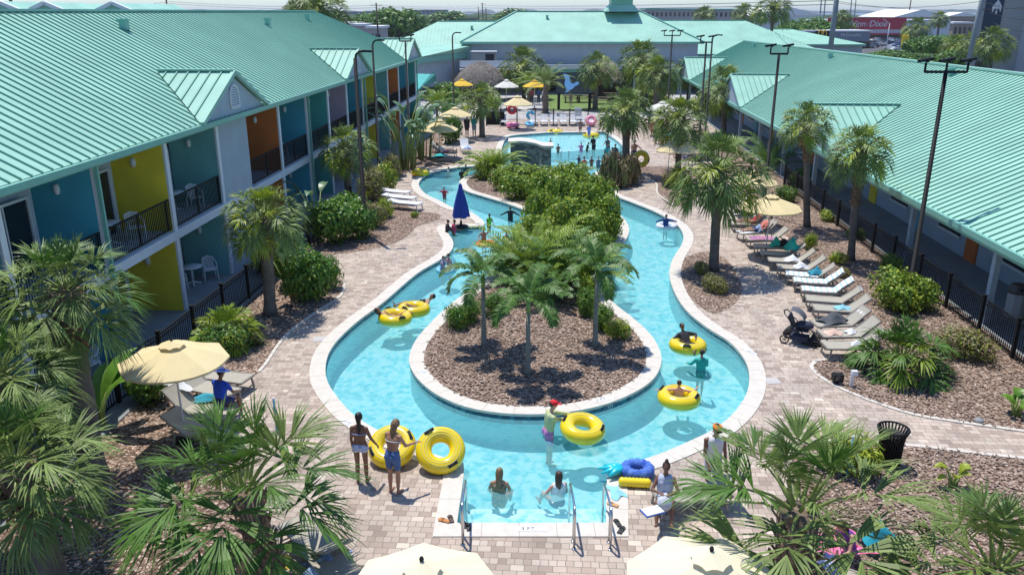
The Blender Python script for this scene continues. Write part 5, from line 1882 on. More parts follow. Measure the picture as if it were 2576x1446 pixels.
# ---- lamp posts
def lamp(base, label, h=8.05, style='floods', n=3, rz=0.0, wid=1.35, r=.085):
    t = thing('lamp_post', label, 'lamp post', (base[0], base[1], 0), rz, 'black lamp posts around the courtyard')
    mb = MB(); mb.tube([(0, 0, 0), (0, 0, .1), (0, 0, .12), (0, 0, h)], [.16, .16, r, r * .72], 10); mb.build('pole', M['black'], t)
    if style == 'floods':
        a = MB(); a.bar((-wid * .5, 0, h), (wid * .5, 0, h), .09, .09); a.build('cross_arm', M['black'], t)
        for i in range(n):
            x = -wid * .5 + wid * i / (n - 1)
            q = MB()
            q.cyl((x, 0, h), (x, 0, h + .3), .04, n=8)
            q.bar((x - .28, -.05, h + .36), (x + .24, .05, h + .44), .16, .09)
            q.ell((x + .03, 0, h + .38), (.1, .12, .08), 8)
            q.build('flood_light', M['black'], t)
    elif style == 'cobra':
        a = MB(); a.tube([(0, 0, h - .1), (.05, 0, h + .15), (.2, 0, h + .28), (.45, 0, h + .3)], .05, 8); a.bar((.35, 0, h + .3), (.75, 0, h + .28), .16, .09); a.build('lamp_head', M['black'], t)
    return t
def lpx(px, label, **k):
    g = G(px[0], px[1], 8.05)
    return lamp((g.x, g.y), label, **k)
lamp((14.85, 28.65), 'nearest black lamp post with three floodlights, standing in the round bush on the right', wid=1.45, r=.095)
lpx((893, 147), 'black lamp post rising before the yellow and blue balconies, tallest on the left', style='cobra', r=.11, rz=.3)
lpx((937, 114), 'second black lamp post on the left with a curved head', style='cobra')
lpx((1019.5, 104), 'third black lamp post on the left, at the far corner of the motel wing', n=2, wid=.8)
lpx((1138, 92), 'black lamp post before the grey link building', style='cobra')
lpx((1960, 136), 'black lamp post in front of the low wing roof with two floodlights', n=2, wid=.85)
lpx((1691, 90), 'black lamp post before the hall roof with three small floodlights', n=3, wid=1.4)
lpx((1777, 107), 'far right pair of lamp posts, the left one with two floodlights', n=2, wid=.8)
lpx((1792, 99), 'far right pair of lamp posts, the right one with a curved head', style='cobra')

# ---- tubes
def tube_mesh(Rr=.405, r=.195):
    mb = MB()
    pts = [(cos(2 * pi * i / 40) * Rr, sin(2 * pi * i / 40) * Rr, 0) for i in range(40)]
    mb.tube(pts, r, 16, closed=True)
    return mb.mesh('ring_body', M['tube'])
TUBE_ME = tube_mesh()
def tube(loc, label, rot=(0, 0, 0), seed=0, sc=1.0, group='yellow river tubes'):
    t = thing('river_tube', label, 'inner tube', loc, 0, group)
    t.rotation_euler = rot
    t.scale = (sc, sc, sc)
    place_mesh('ring_body', TUBE_ME, t)
    for i in range(2):
        a = seed + i * pi
        h = MB()
        c = Vector((cos(a), sin(a), 0))
        tg = Vector((-sin(a), cos(a), 0))
        p = c * .50 + Vector((0, 0, .178))
        h.tube([p - tg * .11 - Vector((0, 0, .02)), p - tg * .06 + Vector((0, 0, .045)), p + tg * .06 + Vector((0, 0, .045)), p + tg * .11 - Vector((0, 0, .02))], .022, 6)
        h.bar(p - tg * .13 + Vector((0, 0, -.006)), p + tg * .13 + Vector((0, 0, -.006)), .09, .02)
        h.build('handle', M['blackmatte'], t)
    s = MB()
    for rr, z in ((.40, .1955), (.345, .187), (.47, .185)):
        s.tube([(cos(2 * pi * i / 40) * rr, sin(2 * pi * i / 40) * rr, z) for i in range(40)], .006, 4, closed=True)
    s.build('printed_stripe', M['tube_print'], t)
    return t
TZ = WZ + .06
def tpx(px, label, z=TZ, **k):
    g = G(px[0], px[1], z)
    return tube((g.x, g.y, z), label, **k)
tpx((994, 799), 'yellow tube on the left river stretch, nearer of two tied together', seed=2.2, rot=(.02, .05, 0))
tpx((1041, 778), 'yellow tube on the left river stretch, further of two, a bather lying on it', seed=1.0, rot=(-.04, 0, 0))
tpx((1730, 868), 'yellow tube on the right river stretch with a bather in dark long sleeves', seed=1.3)
tpx((1708, 1000), 'yellow tube on the right carrying a bare-backed child', seed=2.6)
tpx((1058, 434), 'yellow tube lying on the deck at the upper left bend', z=.17, seed=.3)
tpx((1396, 333), 'yellow tube at the far edge of the shallow pool, left one', seed=1, sc=1.25)
tpx((1487, 341), 'yellow tube at the far edge of the shallow pool, right one', seed=.4, sc=1.2)

# ---- pineapple-shaped float
t = thing('pineapple_float', 'blue flower-print ring float with turquoise leaves, lying on the coping right of the steps', 'pool float', tuple(G(1603, 1182, .12)), .1)
HB = tmat('blue_flower_print_vinyl', (.015, .07, .42), (.12, .25, .62))
mb = MB()
for i in range(14):
    a = 2 * pi * i / 14
    mb.ell((cos(a) * .27, sin(a) * .24, .03), (.14, .13, .12), 10)
mb.build('ring_body', HB, t)
mb = MB()
for i, (a, l) in enumerate([(2.5, .45), (2.9, .55), (3.3, .5), (3.7, .42), (2.15, .3)]):
    b = Vector((-.36, 0, .04))
    e = b + Vector((cos(a) * l, sin(a) * l, -.02))
    mb.tube([b, b.lerp(e, .5) + Vector((0, 0, .03)), e], [.09, .08, .015], 8)
mb.build('leaves', mat('turquoise_vinyl', (.02, .52, .62), .3), t)
t = thing('log_float', 'short yellow ribbed float lying in front of the blue flower-print ring', 'pool float', tuple(G(1597, 1213, .11)), -.1)
mb = MB()
mb.tube([(-.36 + .72 * i / 18, 0, 0) for i in range(19)], [.05] + [.10 + (.012 if i % 2 else 0) for i in range(17)] + [.05], 12)
mb.build('ring_body', M['tube'], t)
# floats in the far row
def ringfloat(px, z, R_, r_, c, label, rot=(0, 0, 0), name='ring_float'):
    g = G(px[0], px[1], z)
    mb = MB(); mb.tube([(cos(2 * pi * i / 28) * R_, sin(2 * pi * i / 28) * R_, 0) for i in range(28)], r_, 10, closed=True)
    o = mb.build(name, mat('vinyl_' + name + str(int(px[0])), c, .3), None, g)
    o.rotation_euler = rot
    return tag(o, label, 'pool float', 'small floats')
ringfloat((1288, 276), .9, .33, .17, (.7, .05, .05), 'red round float standing below the far cream parasol', (1.3, 0, 0))
ringfloat((1290, 315), .25, .42, .2, (.85, .22, .45), 'pink ring float on the deck in the far row')
ringfloat((1335, 290), .8, .3, .15, (.2, .6, .8), 'light blue ring float propped on a far row lounger', (1.2, 0, 0))
ringfloat((1332, 312), .3, .3, .13, (.15, .5, .8), 'blue ring float on the deck in the far row', (.3, 0, 0))
ringfloat((1487, 303), .6, .36, .17, (.8, .3, .4), 'pink and white ring float on a far row lounger', (.9, 0, 0))
ringfloat((1222, 613), WZ + .05, .36, .1, (.8, .12, .03), 'orange ring float round the arm-raising child')
ringfloat((1122, 679), WZ + .04, .34, .1, (.25, .6, .8), 'pale blue ring float at the left river bank with small children')
ringfloat((1676, 569), WZ + .04, .4, .13, (.72, .76, .82), 'grey-white ring float on the upper right river stretch')

# ---- rock waterfall wall
t = thing('stone_wall', 'grey stacked-stone waterfall wall with curved cream cap between pool and hedge', 'wall')
wp = smooth_loop([G(1284, 412).to_2d(), G(1310, 410).to_2d(), G(1345, 416).to_2d(), G(1366, 424).to_2d(), G(1386, 424).to_2d()], (), .2, closed=False) + [G(1386, 424).to_2d()]
m, N, L, p = nodes_of('stacked_stone', .95)
tc = N.new("ShaderNodeTexCoord"); mp = N.new("ShaderNodeMapping"); mp.inputs["Scale"].default_value = (3, 3, 9)
L.new(tc.outputs["Object"], mp.inputs[0])
vo = N.new("ShaderNodeTexVoronoi"); vo.inputs["Scale"].default_value = 1.0; L.new(mp.outputs[0], vo.inputs["Vector"])
sp = N.new("ShaderNodeSeparateColor"); L.new(vo.outputs["Color"], sp.inputs[0])
rp = ramp(N, L, sp.outputs[0], [(0, (.07, .065, .06)), (.5, (.18, .165, .15)), (1, (.34, .31, .27))])
L.new(rp.outputs[0], p.inputs["Base Color"])
bp = N.new("ShaderNodeBump"); bp.inputs["Strength"].default_value = 1; bp.inputs["Distance"].default_value = .08
L.new(vo.outputs["Distance"], bp.inputs["Height"]); L.new(bp.outputs[0], p.inputs["Normal"])
M['stone'] = m
nw = [Vector((0, 1)) for _ in wp]
mb = MB()
fr_, bk_ = [Vector((q.x, q.y)) for q in wp], [Vector((q.x, q.y + 1.4)) for q in wp]
mb.prism([(q.x, q.y) for q in fr_ + bk_[::-1]], -0.94, 1.40)
mb.build('wall', M['stone'], t)
mb = MB()
fr_, bk_ = [Vector((q.x, q.y - .15)) for q in wp], [Vector((q.x, q.y + 1.55)) for q in wp]
fr_[0].x -= .15; bk_[0].x -= .15; fr_[-1].x += .15; bk_[-1].x += .15
mb.prism([(q.x, q.y) for q in fr_ + bk_[::-1]], 1.402, 1.54)
mb.build('cap', M['coping'], t)

# ---- steps handrails
def rail(px, label):
    g = G(*px)
    t = thing('handrail', label, 'handrail', (g.x, g.y, 0), 0, 'steel handrails at the pool steps')
    mb = MB()
    pts = [(0.0, 0, 0), (0, 0, .72), (0, .03, .82), (0, .14, .88), (0, 1.0, .72), (0, 1.28, .66), (0, 1.38, .58), (0, 1.4, .45), (0, 1.4, -.7)]
    mb.tube(pts, .024, 8)
    mb.build('rail', M['steel'], t)
    p2 = MB(); p2.tube([(0, .22, .86), (0, .24, .3), (0, .24, 0)], .022, 8); p2.build('second_leg', M['steel'], t)
    f = MB()
    for y in (0, .24):
        f.lathe([(.05, 0.003), (.05, .012), (.026, .02)], 10, (0, y, .002))
    f.build('foot_flange', M['steel'], t)
    return t
rail((1164, 1370), 'steel handrail at the left side of the pool steps')
rail((1444, 1380), 'steel handrail in the middle right of the pool steps')
rail((1535, 1382), 'steel handrail at the right side of the pool steps')
def small_rail(px, label):
    g = G(*px)
    t = thing('ladder_rail', label, 'handrail', (g.x, g.y, WZ), 0, None)
    for k in (0, .55):
        MB().tube([(k, 0, -.5), (k, 0, .7), (k + .02, .1, .85), (k + .04, .35, .9), (k + .05, .5, .6), (k + .05, .5, -.3)], .03, 6).build('rail', M['steel'], t)
small_rail((1411, 404), 'small steel grab rails in the far pool beside the stone wall')

# ---- bins
g = G(2233, 1168)
t = thing('litter_bin', 'black slatted metal litter bin on the mulch beside the curved path', 'bin', (g.x, g.y, 0))
mb = MB()
for i in range(26):
    a = 2 * pi * i / 26
    c, s = cos(a), sin(a)
    mb.add([], [])
    mb.tube([(c * .235, s * .235, .03), (c * .25, s * .25, .6), (c * .275, s * .275, .8), (c * .33, s * .33, .93)], .022, 5)
mb.build('slats', M['black'], t)
for rr, zz, nm in ((.335, .945, 'rim'), (.24, .04, 'base_ring')):
    MB().tube([(cos(2 * pi * i / 28) * rr, sin(2 * pi * i / 28) * rr, zz) for i in range(28)], .025, 8, closed=True).build(nm, M['black'], t)
mb = MB(); mb.lathe([(0, .05), (.215, .05), (.24, .82), (.23, .82), (.205, .1), (0, .1)], 20); mb.build('liner', M['blackmatte'], t)
t = thing('stone_bin', 'octagonal beige litter bin with dark hood on the walkway under the right eave', 'bin', tuple(Vector((17.3, 26.2, .06))))
mb = MB(); mb.lathe([(.0, 0), (.30, 0), (.30, .85), (0, .85)], 8, sm=False); mb.build('body', M['concrete_pale'], t)
mb = MB(); mb.lathe([(.34, .85), (.34, .93), (.24, 1.15), (0, 1.2)], 8, sm=False); mb.build('hood', mat('brown_plastic', (.09, .07, .06), .5), t)
mb = MB(); mb.box((0, -.27, 1.02), (.22, .06, .12)); mb.build('opening', M['blackmatte'], t)

# ---- stroller
g = G(2010, 862)
t = thing('stroller', 'black folding stroller with grey hood parked at the foot of the near loungers', 'stroller', (g.x, g.y, 0), -.5)
mb = MB()
for s in (-.24, .24):
    mb.tube([(-.5, s, .98), (-.3, s, .75), (.2, s, .35), (.5, s * .8, .12)], .016, 6)
    mb.tube([(-.42, s, .12), (0, s, .5), (.15, s, .62)], .014, 6)
mb.tube([(-.5, -.24, .98), (-.56, 0, 1.0), (-.5, .24, .98)], .02, 6)
mb.build('frame', M['black'], t)
for x, y, r_ in ((-.42, -.27, .13), (-.42, .27, .13), (.5, -.2, .1), (.5, .2, .1)):
    w = MB(); w.tube([(x + cos(2 * pi * i / 16) * r_, y, r_ + .012 + sin(2 * pi * i / 16) * r_ * .99) for i in range(16)], .022, 6, closed=True)
    for q in range(4):
        a = q * pi / 4
        w.bar((x - cos(a) * r_, y, r_ - sin(a) * r_), (x + cos(a) * r_, y, r_ + sin(a) * r_), .01, .01)
    w.build('wheel', M['blackmatte'], t)
mb = MB(); mb.box((0, 0, .48), (.5, .42, .06)); mb.bar((-.2, 0, .5), (-.38, 0, .92), .42, .05, up=(1, 0, .3)); mb.box((0, 0, .2), (.55, .36, .14)); mb.ell((.1, .0, .62), (.3, .2, .14), 10); mb.build('seat', mat('navy_fabric', (.03, .04, .07), .8, var=.3), t)
mb = MB()
vs, fs = [], []
for i in range(7):
    a = .15 + 1.5 * i / 6
    for s in range(5):
        y = -.23 + .46 * s / 4
        vs.append((-.3 + cos(a) * .42, y, .72 + sin(a) * .38 + .05 * cos(y * 6)))
for i in range(6):
    for s in range(4):
        k = i * 5 + s
        fs.append((k, k + 5, k + 6, k + 1))
mb.add(vs, fs, 0, True); mb.build('hood', mat('grey_fabric', (.10, .11, .13), .8), t)
for i, (px, lb) in enumerate([((2045, 868), 'dark bag on the deck behind the stroller wheels'), ((1995, 840), 'second dark bag hung on the stroller handle side')]):
    g = G(*px)
    cloth_at((g.x, g.y, .012), .4, .5, .5, TW['black_bag'], lb, name='bag', cat='bag', fold=.12, grp='bags')

# ---- screen
t = thing('outdoor_screen', 'big dark video screen on two black posts showing a blue-white splash', 'screen')
A_, B_ = atY(1399, 210, 89.0), atY(1494, 210, 89.0)
zt, zb = atY(1440, 183, 89).z, atY(1440, 236, 89).z
mb = MB(); mb.box(((A_.x + B_.x) / 2, 89.15, (zt + zb) / 2), (B_.x - A_.x, .3, zt - zb)); mb.build('cabinet', M['black'], t)
sc_ = MB(); sc_.box(((A_.x + B_.x) / 2, 88.985, (zt + zb) / 2), (B_.x - A_.x - .1, .02, zt - zb - .1)); so = sc_.build('display', mat('lit_dark_screen', (.012, .024, .036), .4, emit=.4), t)
sx, sz = (B_.x - A_.x), (zt - zb)
px_ = lambda u, v: Vector((A_.x + sx * u, 88.965, zb + sz * v))
bl = MB()
bl.poly([px_(*q) for q in [(.24, .04), (.27, .14), (.27, .26), (.22, .40), (.23, .55), (.24, .68), (.21, .80), (.18, .95), (.24, .93), (.33, .88), (.36, .74), (.37, .60), (.40, .50), (.46, .47), (.52, .55), (.58, .58), (.61, .50), (.57, .40), (.50, .36), (.45, .24), (.38, .18), (.34, .10)]])
bl.build('splash_image', mat('lit_blue_image', (.10, .26, .52), .4, emit=.5), so)
for x in (1406, 1484):
    q = atY(x, 236, 89.2)
    MB().bar((q.x, 89.25, 0), (q.x, 89.25, zb), .28, .28).build('post', M['black'], t)

# ---- thatched huts
M['thatch'] = mat('grey_thatch', (.20, .175, .15), .98, var=.35, vscale=3, bump=1, bscale=12)
M['thatch2'] = mat('dry_tan_thatch', (.36, .30, .22), .98, var=.35, vscale=3, bump=1, bscale=12)
def hut(ctr, R_, z0, zt, label, m, seed):
    rnd = random.Random(seed)
    t = thing('thatched_hut', label, 'hut', (ctr[0], ctr[1], 0), 0, 'thatched huts')
    mb = MB()
    k = 7
    prof = [(R_ * (1 - (i / k) ** 1.5) ** .62 if i < k else .05, z0 + (zt - z0) * (i / k)) for i in range(k + 1)]
    mb.lathe(prof, 36, wob=lambda i, q: rnd.uniform(.95, 1.04))
    for i in range(700):
        a, q = rnd.uniform(0, 6.28), rnd.random() ** 1.3
        r1 = R_ * (1 - q ** 1.5) ** .62
        z = z0 + (zt - z0) * q
        p = Vector((cos(a) * r1, sin(a) * r1, z))
        e = p + Vector((cos(a) * .5, sin(a) * .5, -.55)) * rnd.uniform(.5, 1)
        sd = Vector((-sin(a), cos(a), 0)) * .12
        mb.add([p - sd, p + sd, e + sd * .3, e - sd * .3], [(0, 1, 2, 3)])
    mb.build('thatch_roof', m, t)
    for i in range(6):
        a = i * pi / 3 + .3
        MB().cyl((cos(a) * R_ * .72, sin(a) * R_ * .72, 0), (cos(a) * R_ * .72, sin(a) * R_ * .72, z0 + .8), .12).build('post', M['bark'], t)
    c = MB(); c.lathe([(R_ * .55, 0), (R_ * .55, 1.05), (R_ * .6, 1.05), (R_ * .6, 1.12), (R_ * .45, 1.12), (R_ * .45, 0)], 20); c.build('bar_counter', M['bark'], t)
    return t
g = G(1207, 258)
hut((g.x, g.y + 2.5), 3.2, 1.9, 4.5, 'large grey thatched bar hut beyond the left end of the pool', M['thatch'], 3)
g = G(1525, 250)
hut((g.x, g.y + 3), 2.2, 2.2, 4.6, 'smaller tan thatched hut right of the big screen', M['thatch2'], 4)
# far fence and people barrier
f_ = fence([(G(x, 312).x, 75.8) for x in (1225, 1260, 1300, 1345, 1390, 1430, 1475, 1520, 1560)], 'black picket fence behind the far row of white loungers', h=1.5)
g = G(1246, 312)
tag(MB().box((0, 0, .55), (1.7, .8, 1.1)).box((0, 0, 1.13), (1.8, .9, .06)).build('bar_cart', M['black'], None, (g.x, g.y, 0)), 'black box-shaped service cart left of the far row of loungers', 'cart')
g = G(1455, 316)
t = thing('notice_board', 'white notice board standing behind the far row of loungers', 'sign', (g.x, g.y + .8, 0))
MB().box((0, 0, 1.15), (.65, .05, .8)).build('panel', M['markwhite'], t)
MB().bar((-.2, 0, 0), (-.2, 0, .8), .05).bar((.2, 0, 0), (.2, 0, .8), .05).build('legs', M['frame_white'], t)

# picnic tables on the lawn: dark tables
for i, (x, y) in enumerate([(1440, 258), (1470, 258), (1515, 262), (1540, 250)]):
    g = G(x, y)
    t = thing('picnic_table', ['dark picnic table on the lawn behind the screen, left', 'dark picnic table on the lawn under the screen, right', 'dark picnic table on the lawn under the tan hut', 'dark picnic table at the back of the lawn'][i], 'table', (g.x, g.y, 0), .1 * i, 'picnic tables on the lawn')
    MB().box((0, 0, .74), (2.2, .9, .06)).build('table_top', M['bark'], t)
    for s in (-1, 1):
        MB().box((0, s * .85, .44), (2.2, .3, .05)).build('bench', M['bark'], t)
        MB().bar((s * .8, -.85, .4), (s * .8, .85, .4), .08).bar((s * .8, -.5, 0), (s * .8, -.2, .72), .08).bar((s * .8, .5, 0), (s * .8, .2, .72), .08).build('leg', M['bark'], t)

# ---- garden bits
g = G(2105, 965)
t = thing('garden_spotlight', 'small black garden spotlight box in the mulch by the fan-leaved shrub', 'garden light', (g.x, g.y, .0))
MB().box((0, 0, .2), (.28, .2, .22)).build('housing', M['black'], t); MB().bar((0, 0, 0), (0, 0, .1), .04).build('stake', M['black'], t); MB().box((0, -.105, .22), (.2, .01, .14)).build('lens', M['glass'], t)
g = G(2140, 972)
t = thing('outlet_post', 'white plastic outlet post in the mulch beside the black spotlight', 'outlet post', (g.x, g.y, 0))
MB().bar((0, 0, 0), (0, 0, .42), .07).build('post', M['white_plastic'], t); MB().box((.05, 0, .42), (.16, .12, .14)).build('cover', M['white_plastic'], t)
g = G(2462, 1062)
tag(MB().lathe([(0, 0.02), (.12, .02), (.12, .06), (.09, .1), (0, .11)], 10).build('valve_cover', M['concrete'], None, (g.x, g.y, 0)), 'small grey valve cover in the upper right mulch bed', 'valve cover')
# blue depth poles / pool poles
for (b, tp, lb) in [((697, 1085), (688, 1003), 'thin blue pole standing in the deck above the low deep green palm'), ((2130, 1200), (2148, 1098), 'thin blue pole standing in the mulch behind the bottom right palm')]:
    g = G(*b); e = atY(tp[0], tp[1], g.y)
    t = thing('marker_pole', lb, 'pole', (g.x, g.y, 0), 0, 'thin blue poles')
    MB().tube([(0, 0, 0), (e.x - g.x, 0, e.z)], .03, 8).build('shaft', mat('blue_paint_%d' % b[0], (.05, .28, .42), .4), t)
    MB().ell((e.x - g.x, 0, e.z), (.045, .045, .045), 8).build('cap', M['white_plastic'], t)
# flip-flops, goggles at the steps
def sandal(px, rz, c, lb, z=.03):
    g = G(*px)
    o = MB()
    o.prism([(-.05, -.13), (.045, -.13), (.05, 0), (.055, .1), (0, .14), (-.055, .1), (-.045, 0)], 0, .022)
    o.tube([(-.05, .0, .02), (0, .06, .06), (.05, .0, .02)], .01, 5)
    o = o.build('sandal', mat('sandal_%d' % px[0], c, .6), None, (g.x, g.y, z), rz)
    tag(o, lb, 'sandal', 'sandals on the deck')
for px, rz, c, lb in [((1168, 1322), .5, (.03, .03, .03), 'black sandal at the left handrail foot, left of a pair'), ((1178, 1328), .2, (.03, .03, .03), 'black sandal at the left handrail foot, right of a pair'),
                      ((1117, 1312), 1.2, (.5, .2, .05), 'brown sandal on the left coping of the steps'), ((1134, 1308), .3, (.08, .05, .04), 'small dark sandal on the left coping of the steps'),
                      ((1553, 1318), .3, (.02, .02, .02), 'black sandal on the right coping of the steps, upper one'), ((1563, 1336), -.5, (.02, .02, .02), 'black sandal on the right coping of the steps, lower one'),
                      ((1541, 1272), 1.0, (.55, .3, .12), 'tan sandal on the right coping of the steps'), ((690, 1328), 1.0, (.15, .15, .16), 'grey shoe beside the bottom left lounger, upper one'),
                      ((693, 1352), .4, (.15, .15, .16), 'grey shoe beside the bottom left lounger, lower one'), ((742, 1362), 2.0, (.2, .12, .08), 'brown shoe on the pavers by the bottom left lounger'),
                      ((1905, 670), 1.4, (.05, .05, .04), 'dark sandal on the deck at the right lounger row'), ((1915, 672), 1.2, (.6, .6, .45), 'pale sandal on the deck at the right lounger row')]:
    sandal(px, rz, c, lb, .03 if 1100 < px[0] < 1570 else .005)
g = G(1549, 1240); cloth_at((g.x, g.y, .03), .3, .3, .5, LBL, 'light blue cloth with goggles on the right coping of the steps', fold=.03, grp='towels by the steps')

# ---- plastic tables and chairs on the patios and balconies
def patio_set(a, o, z, n):
    where = n
    c = Lp(a, o, z)
    t = thing('patio_table', 'round white plastic table on the %s' % where, 'table', c, 0, 'white plastic patio tables')
    MB().lathe([(0, .70), (.40, .70), (.41, .72), (.40, .735), (0, .735)], 20).build('table_top', M['white_plastic'], t)
    mb = MB()
    mb.cyl((0, 0, .1), (0, 0, .7), .05, .04)
    mb.build('pedestal', M['white_plastic'], t)
    for i in range(4):
        q = i * pi / 2 + .5
        MB().bar((0, 0, .13), (cos(q) * .3, sin(q) * .3, .02), .05, .05).build('foot', M['white_plastic'], t)
def patio_chair(a, o, z, rz, lb):
    t = thing('patio_chair', lb, 'chair', Lp(a, o, z), rz, 'white plastic patio chairs')
    MB().box((0, 0, .42), (.46, .44, .04)).build('seat', M['white_plastic'], t)
    mb = MB()
    mb.tube([(-.25, .2, .64), (-.25, -.1, .68), (-.2, -.24, .80), (0, -.30, .88), (.2, -.24, .80), (.25, -.1, .68), (.25, .2, .64)], .022, 6)
    for i in range(7):
        x = -.18 + .06 * i
        mb.bar((x, -.22, .42), (x * 1.02, -.285 + abs(x) * .2, .85), .03, .012)
    mb.build('backrest', M['white_plastic'], t)
    for x, y in ((-.23, .2), (.23, .2), (-.22, -.2), (.22, -.2)):
        MB().bar((x, y, .42 if y < 0 else .64), (x * 1.12, y * 1.12, 0), .035, .035).build('leg', M['white_plastic'], t)
patio_set(29.6, -.95, .05, 'ground floor patio before the teal wall')
patio_chair(30.3, -.55, .05, -2.6, 'white plastic chair beyond the table on the teal ground floor patio')
patio_chair(28.9, -1.2, .05, -.5, 'white plastic chair left of the table, cut off by the yellow wall')
patio_set(29.5, -1.2, 2.95, 'upper balcony before the teal wall')
patio_chair(30.1, -.7, 2.95, -2.4, 'white plastic chair on the teal upper balcony')
patio_set(24.9, -1.2, 2.95, 'upper balcony before the yellow wall')
patio_chair(25.6, -.7, 2.95, -2.4, 'white plastic chair on the yellow upper balcony')
patio_chair(21.3, -.3, .05, 2.8, 'white plastic chair on the blue ground floor patio behind palm leaves')
patio_chair(40.9, -1.0, 2.95, -2.4, 'white plastic chair on the upper balcony before the first blue wall beyond the grey bay')
# rocks
M['rock'] = mat('pale_river_rock', (.42, .38, .33), .9, var=.3, vscale=6, bump=.6)
rk = MB()
rn = random.Random(5)
for i in range(70):
    g = G(rn.uniform(455, 560), rn.uniform(1020, 1110))
    rk.ell((g.x, g.y, .03), (rn.uniform(.05, .12), rn.uniform(.05, .1), rn.uniform(.03, .06)), 7)
o = rk.build('river_rocks', M['rock'])
struct(o, 'stuff')
o['label'] = 'bed of pale river rocks under the left loungers'
o['category'] = 'rocks'
# ------------------------------------------------------------------ people
SK = {'fair': mat('fair_skin', (.56, .33, .235), .5, var=.05), 'tan': mat('tanned_skin', (.40, .205, .125), .5, var=.05),
      'brown': mat('brown_skin', (.20, .095, .055), .5, var=.05), 'dark': mat('dark_skin', (.085, .042, .028), .5, var=.05), 'pink': mat('sunburnt_skin', (.60, .32, .25), .5)}
M['eye'] = mat('eye', (.03, .02, .02), .3)
_cl = {}
def cloth(c, key=None, c2=None):
    k = (c, c2)
    if k not in _cl:
        _cl[k] = mat('garment', c, .85, var=.08, vscale=9) if c2 is None else mat('patterned_garment', c, .85, col2=c2, vscale=16)
    return _cl[k]
HAIRM = {'black': mat('black_hair', (.012, .010, .010), .5), 'brown': mat('brown_hair', (.06, .03, .018), .5), 'light': mat('light_brown_hair', (.20, .12, .06), .5)}

def remesh(mb, vox, name, m, parent):
    me = mb.mesh(name + '_src', m)
    o = bpy.data.objects.new(name, me)
    COL.objects.link(o)
    r = o.modifiers.new('r', 'REMESH')
    r.mode = 'VOXEL'
    r.voxel_size = vox
    r.use_smooth_shade = True
    s = o.modifiers.new('s', 'SMOOTH')
    s.factor = .5
    s.iterations = 2
    bpy.context.view_layer.update()
    ev = o.evaluated_get(bpy.context.evaluated_depsgraph_get())
    nm = bpy.data.meshes.new_from_object(ev)
    nm.name = name
    bpy.data.objects.remove(o)
    nm.materials.clear()
    nm.materials.append(m)
    for p in nm.polygons:
        p.use_smooth = True
    q = bpy.data.objects.new(name, nm)
    COL.objects.link(q)
    q.parent = parent
    return q

def caps(mb, a, b, r0, r1, n=10):
    a, b = Vector(a), Vector(b)
    d = b - a
    L = d.length
    if L < 1e-5:
        mb.ell(a, r0, n)
        return
    d.normalize()
    pts, rs = [], []
    for k in range(4):
        q = pi / 2 * (k / 4)
        pts.append(a - d * r0 * cos(q)); rs.append(max(.001, r0 * sin(q)))
    pts.append(a); rs.append(r0)
    pts.append(a.lerp(b, .5)); rs.append((r0 + r1) / 2)
    pts.append(b); rs.append(r1)
    for k in range(1, 5):
        q = pi / 2 * (k / 4)
        pts.append(b + d * r1 * sin(q)); rs.append(max(.001, r1 * cos(q)))
    mb.tube(pts, rs, n)

def dirv(az, el):
    """az: degrees from straight ahead (+y) towards +x; el: degrees up"""
    a, e = radians(az), radians(el)
    return Vector((sin(a) * cos(e), cos(a) * cos(e), sin(e)))

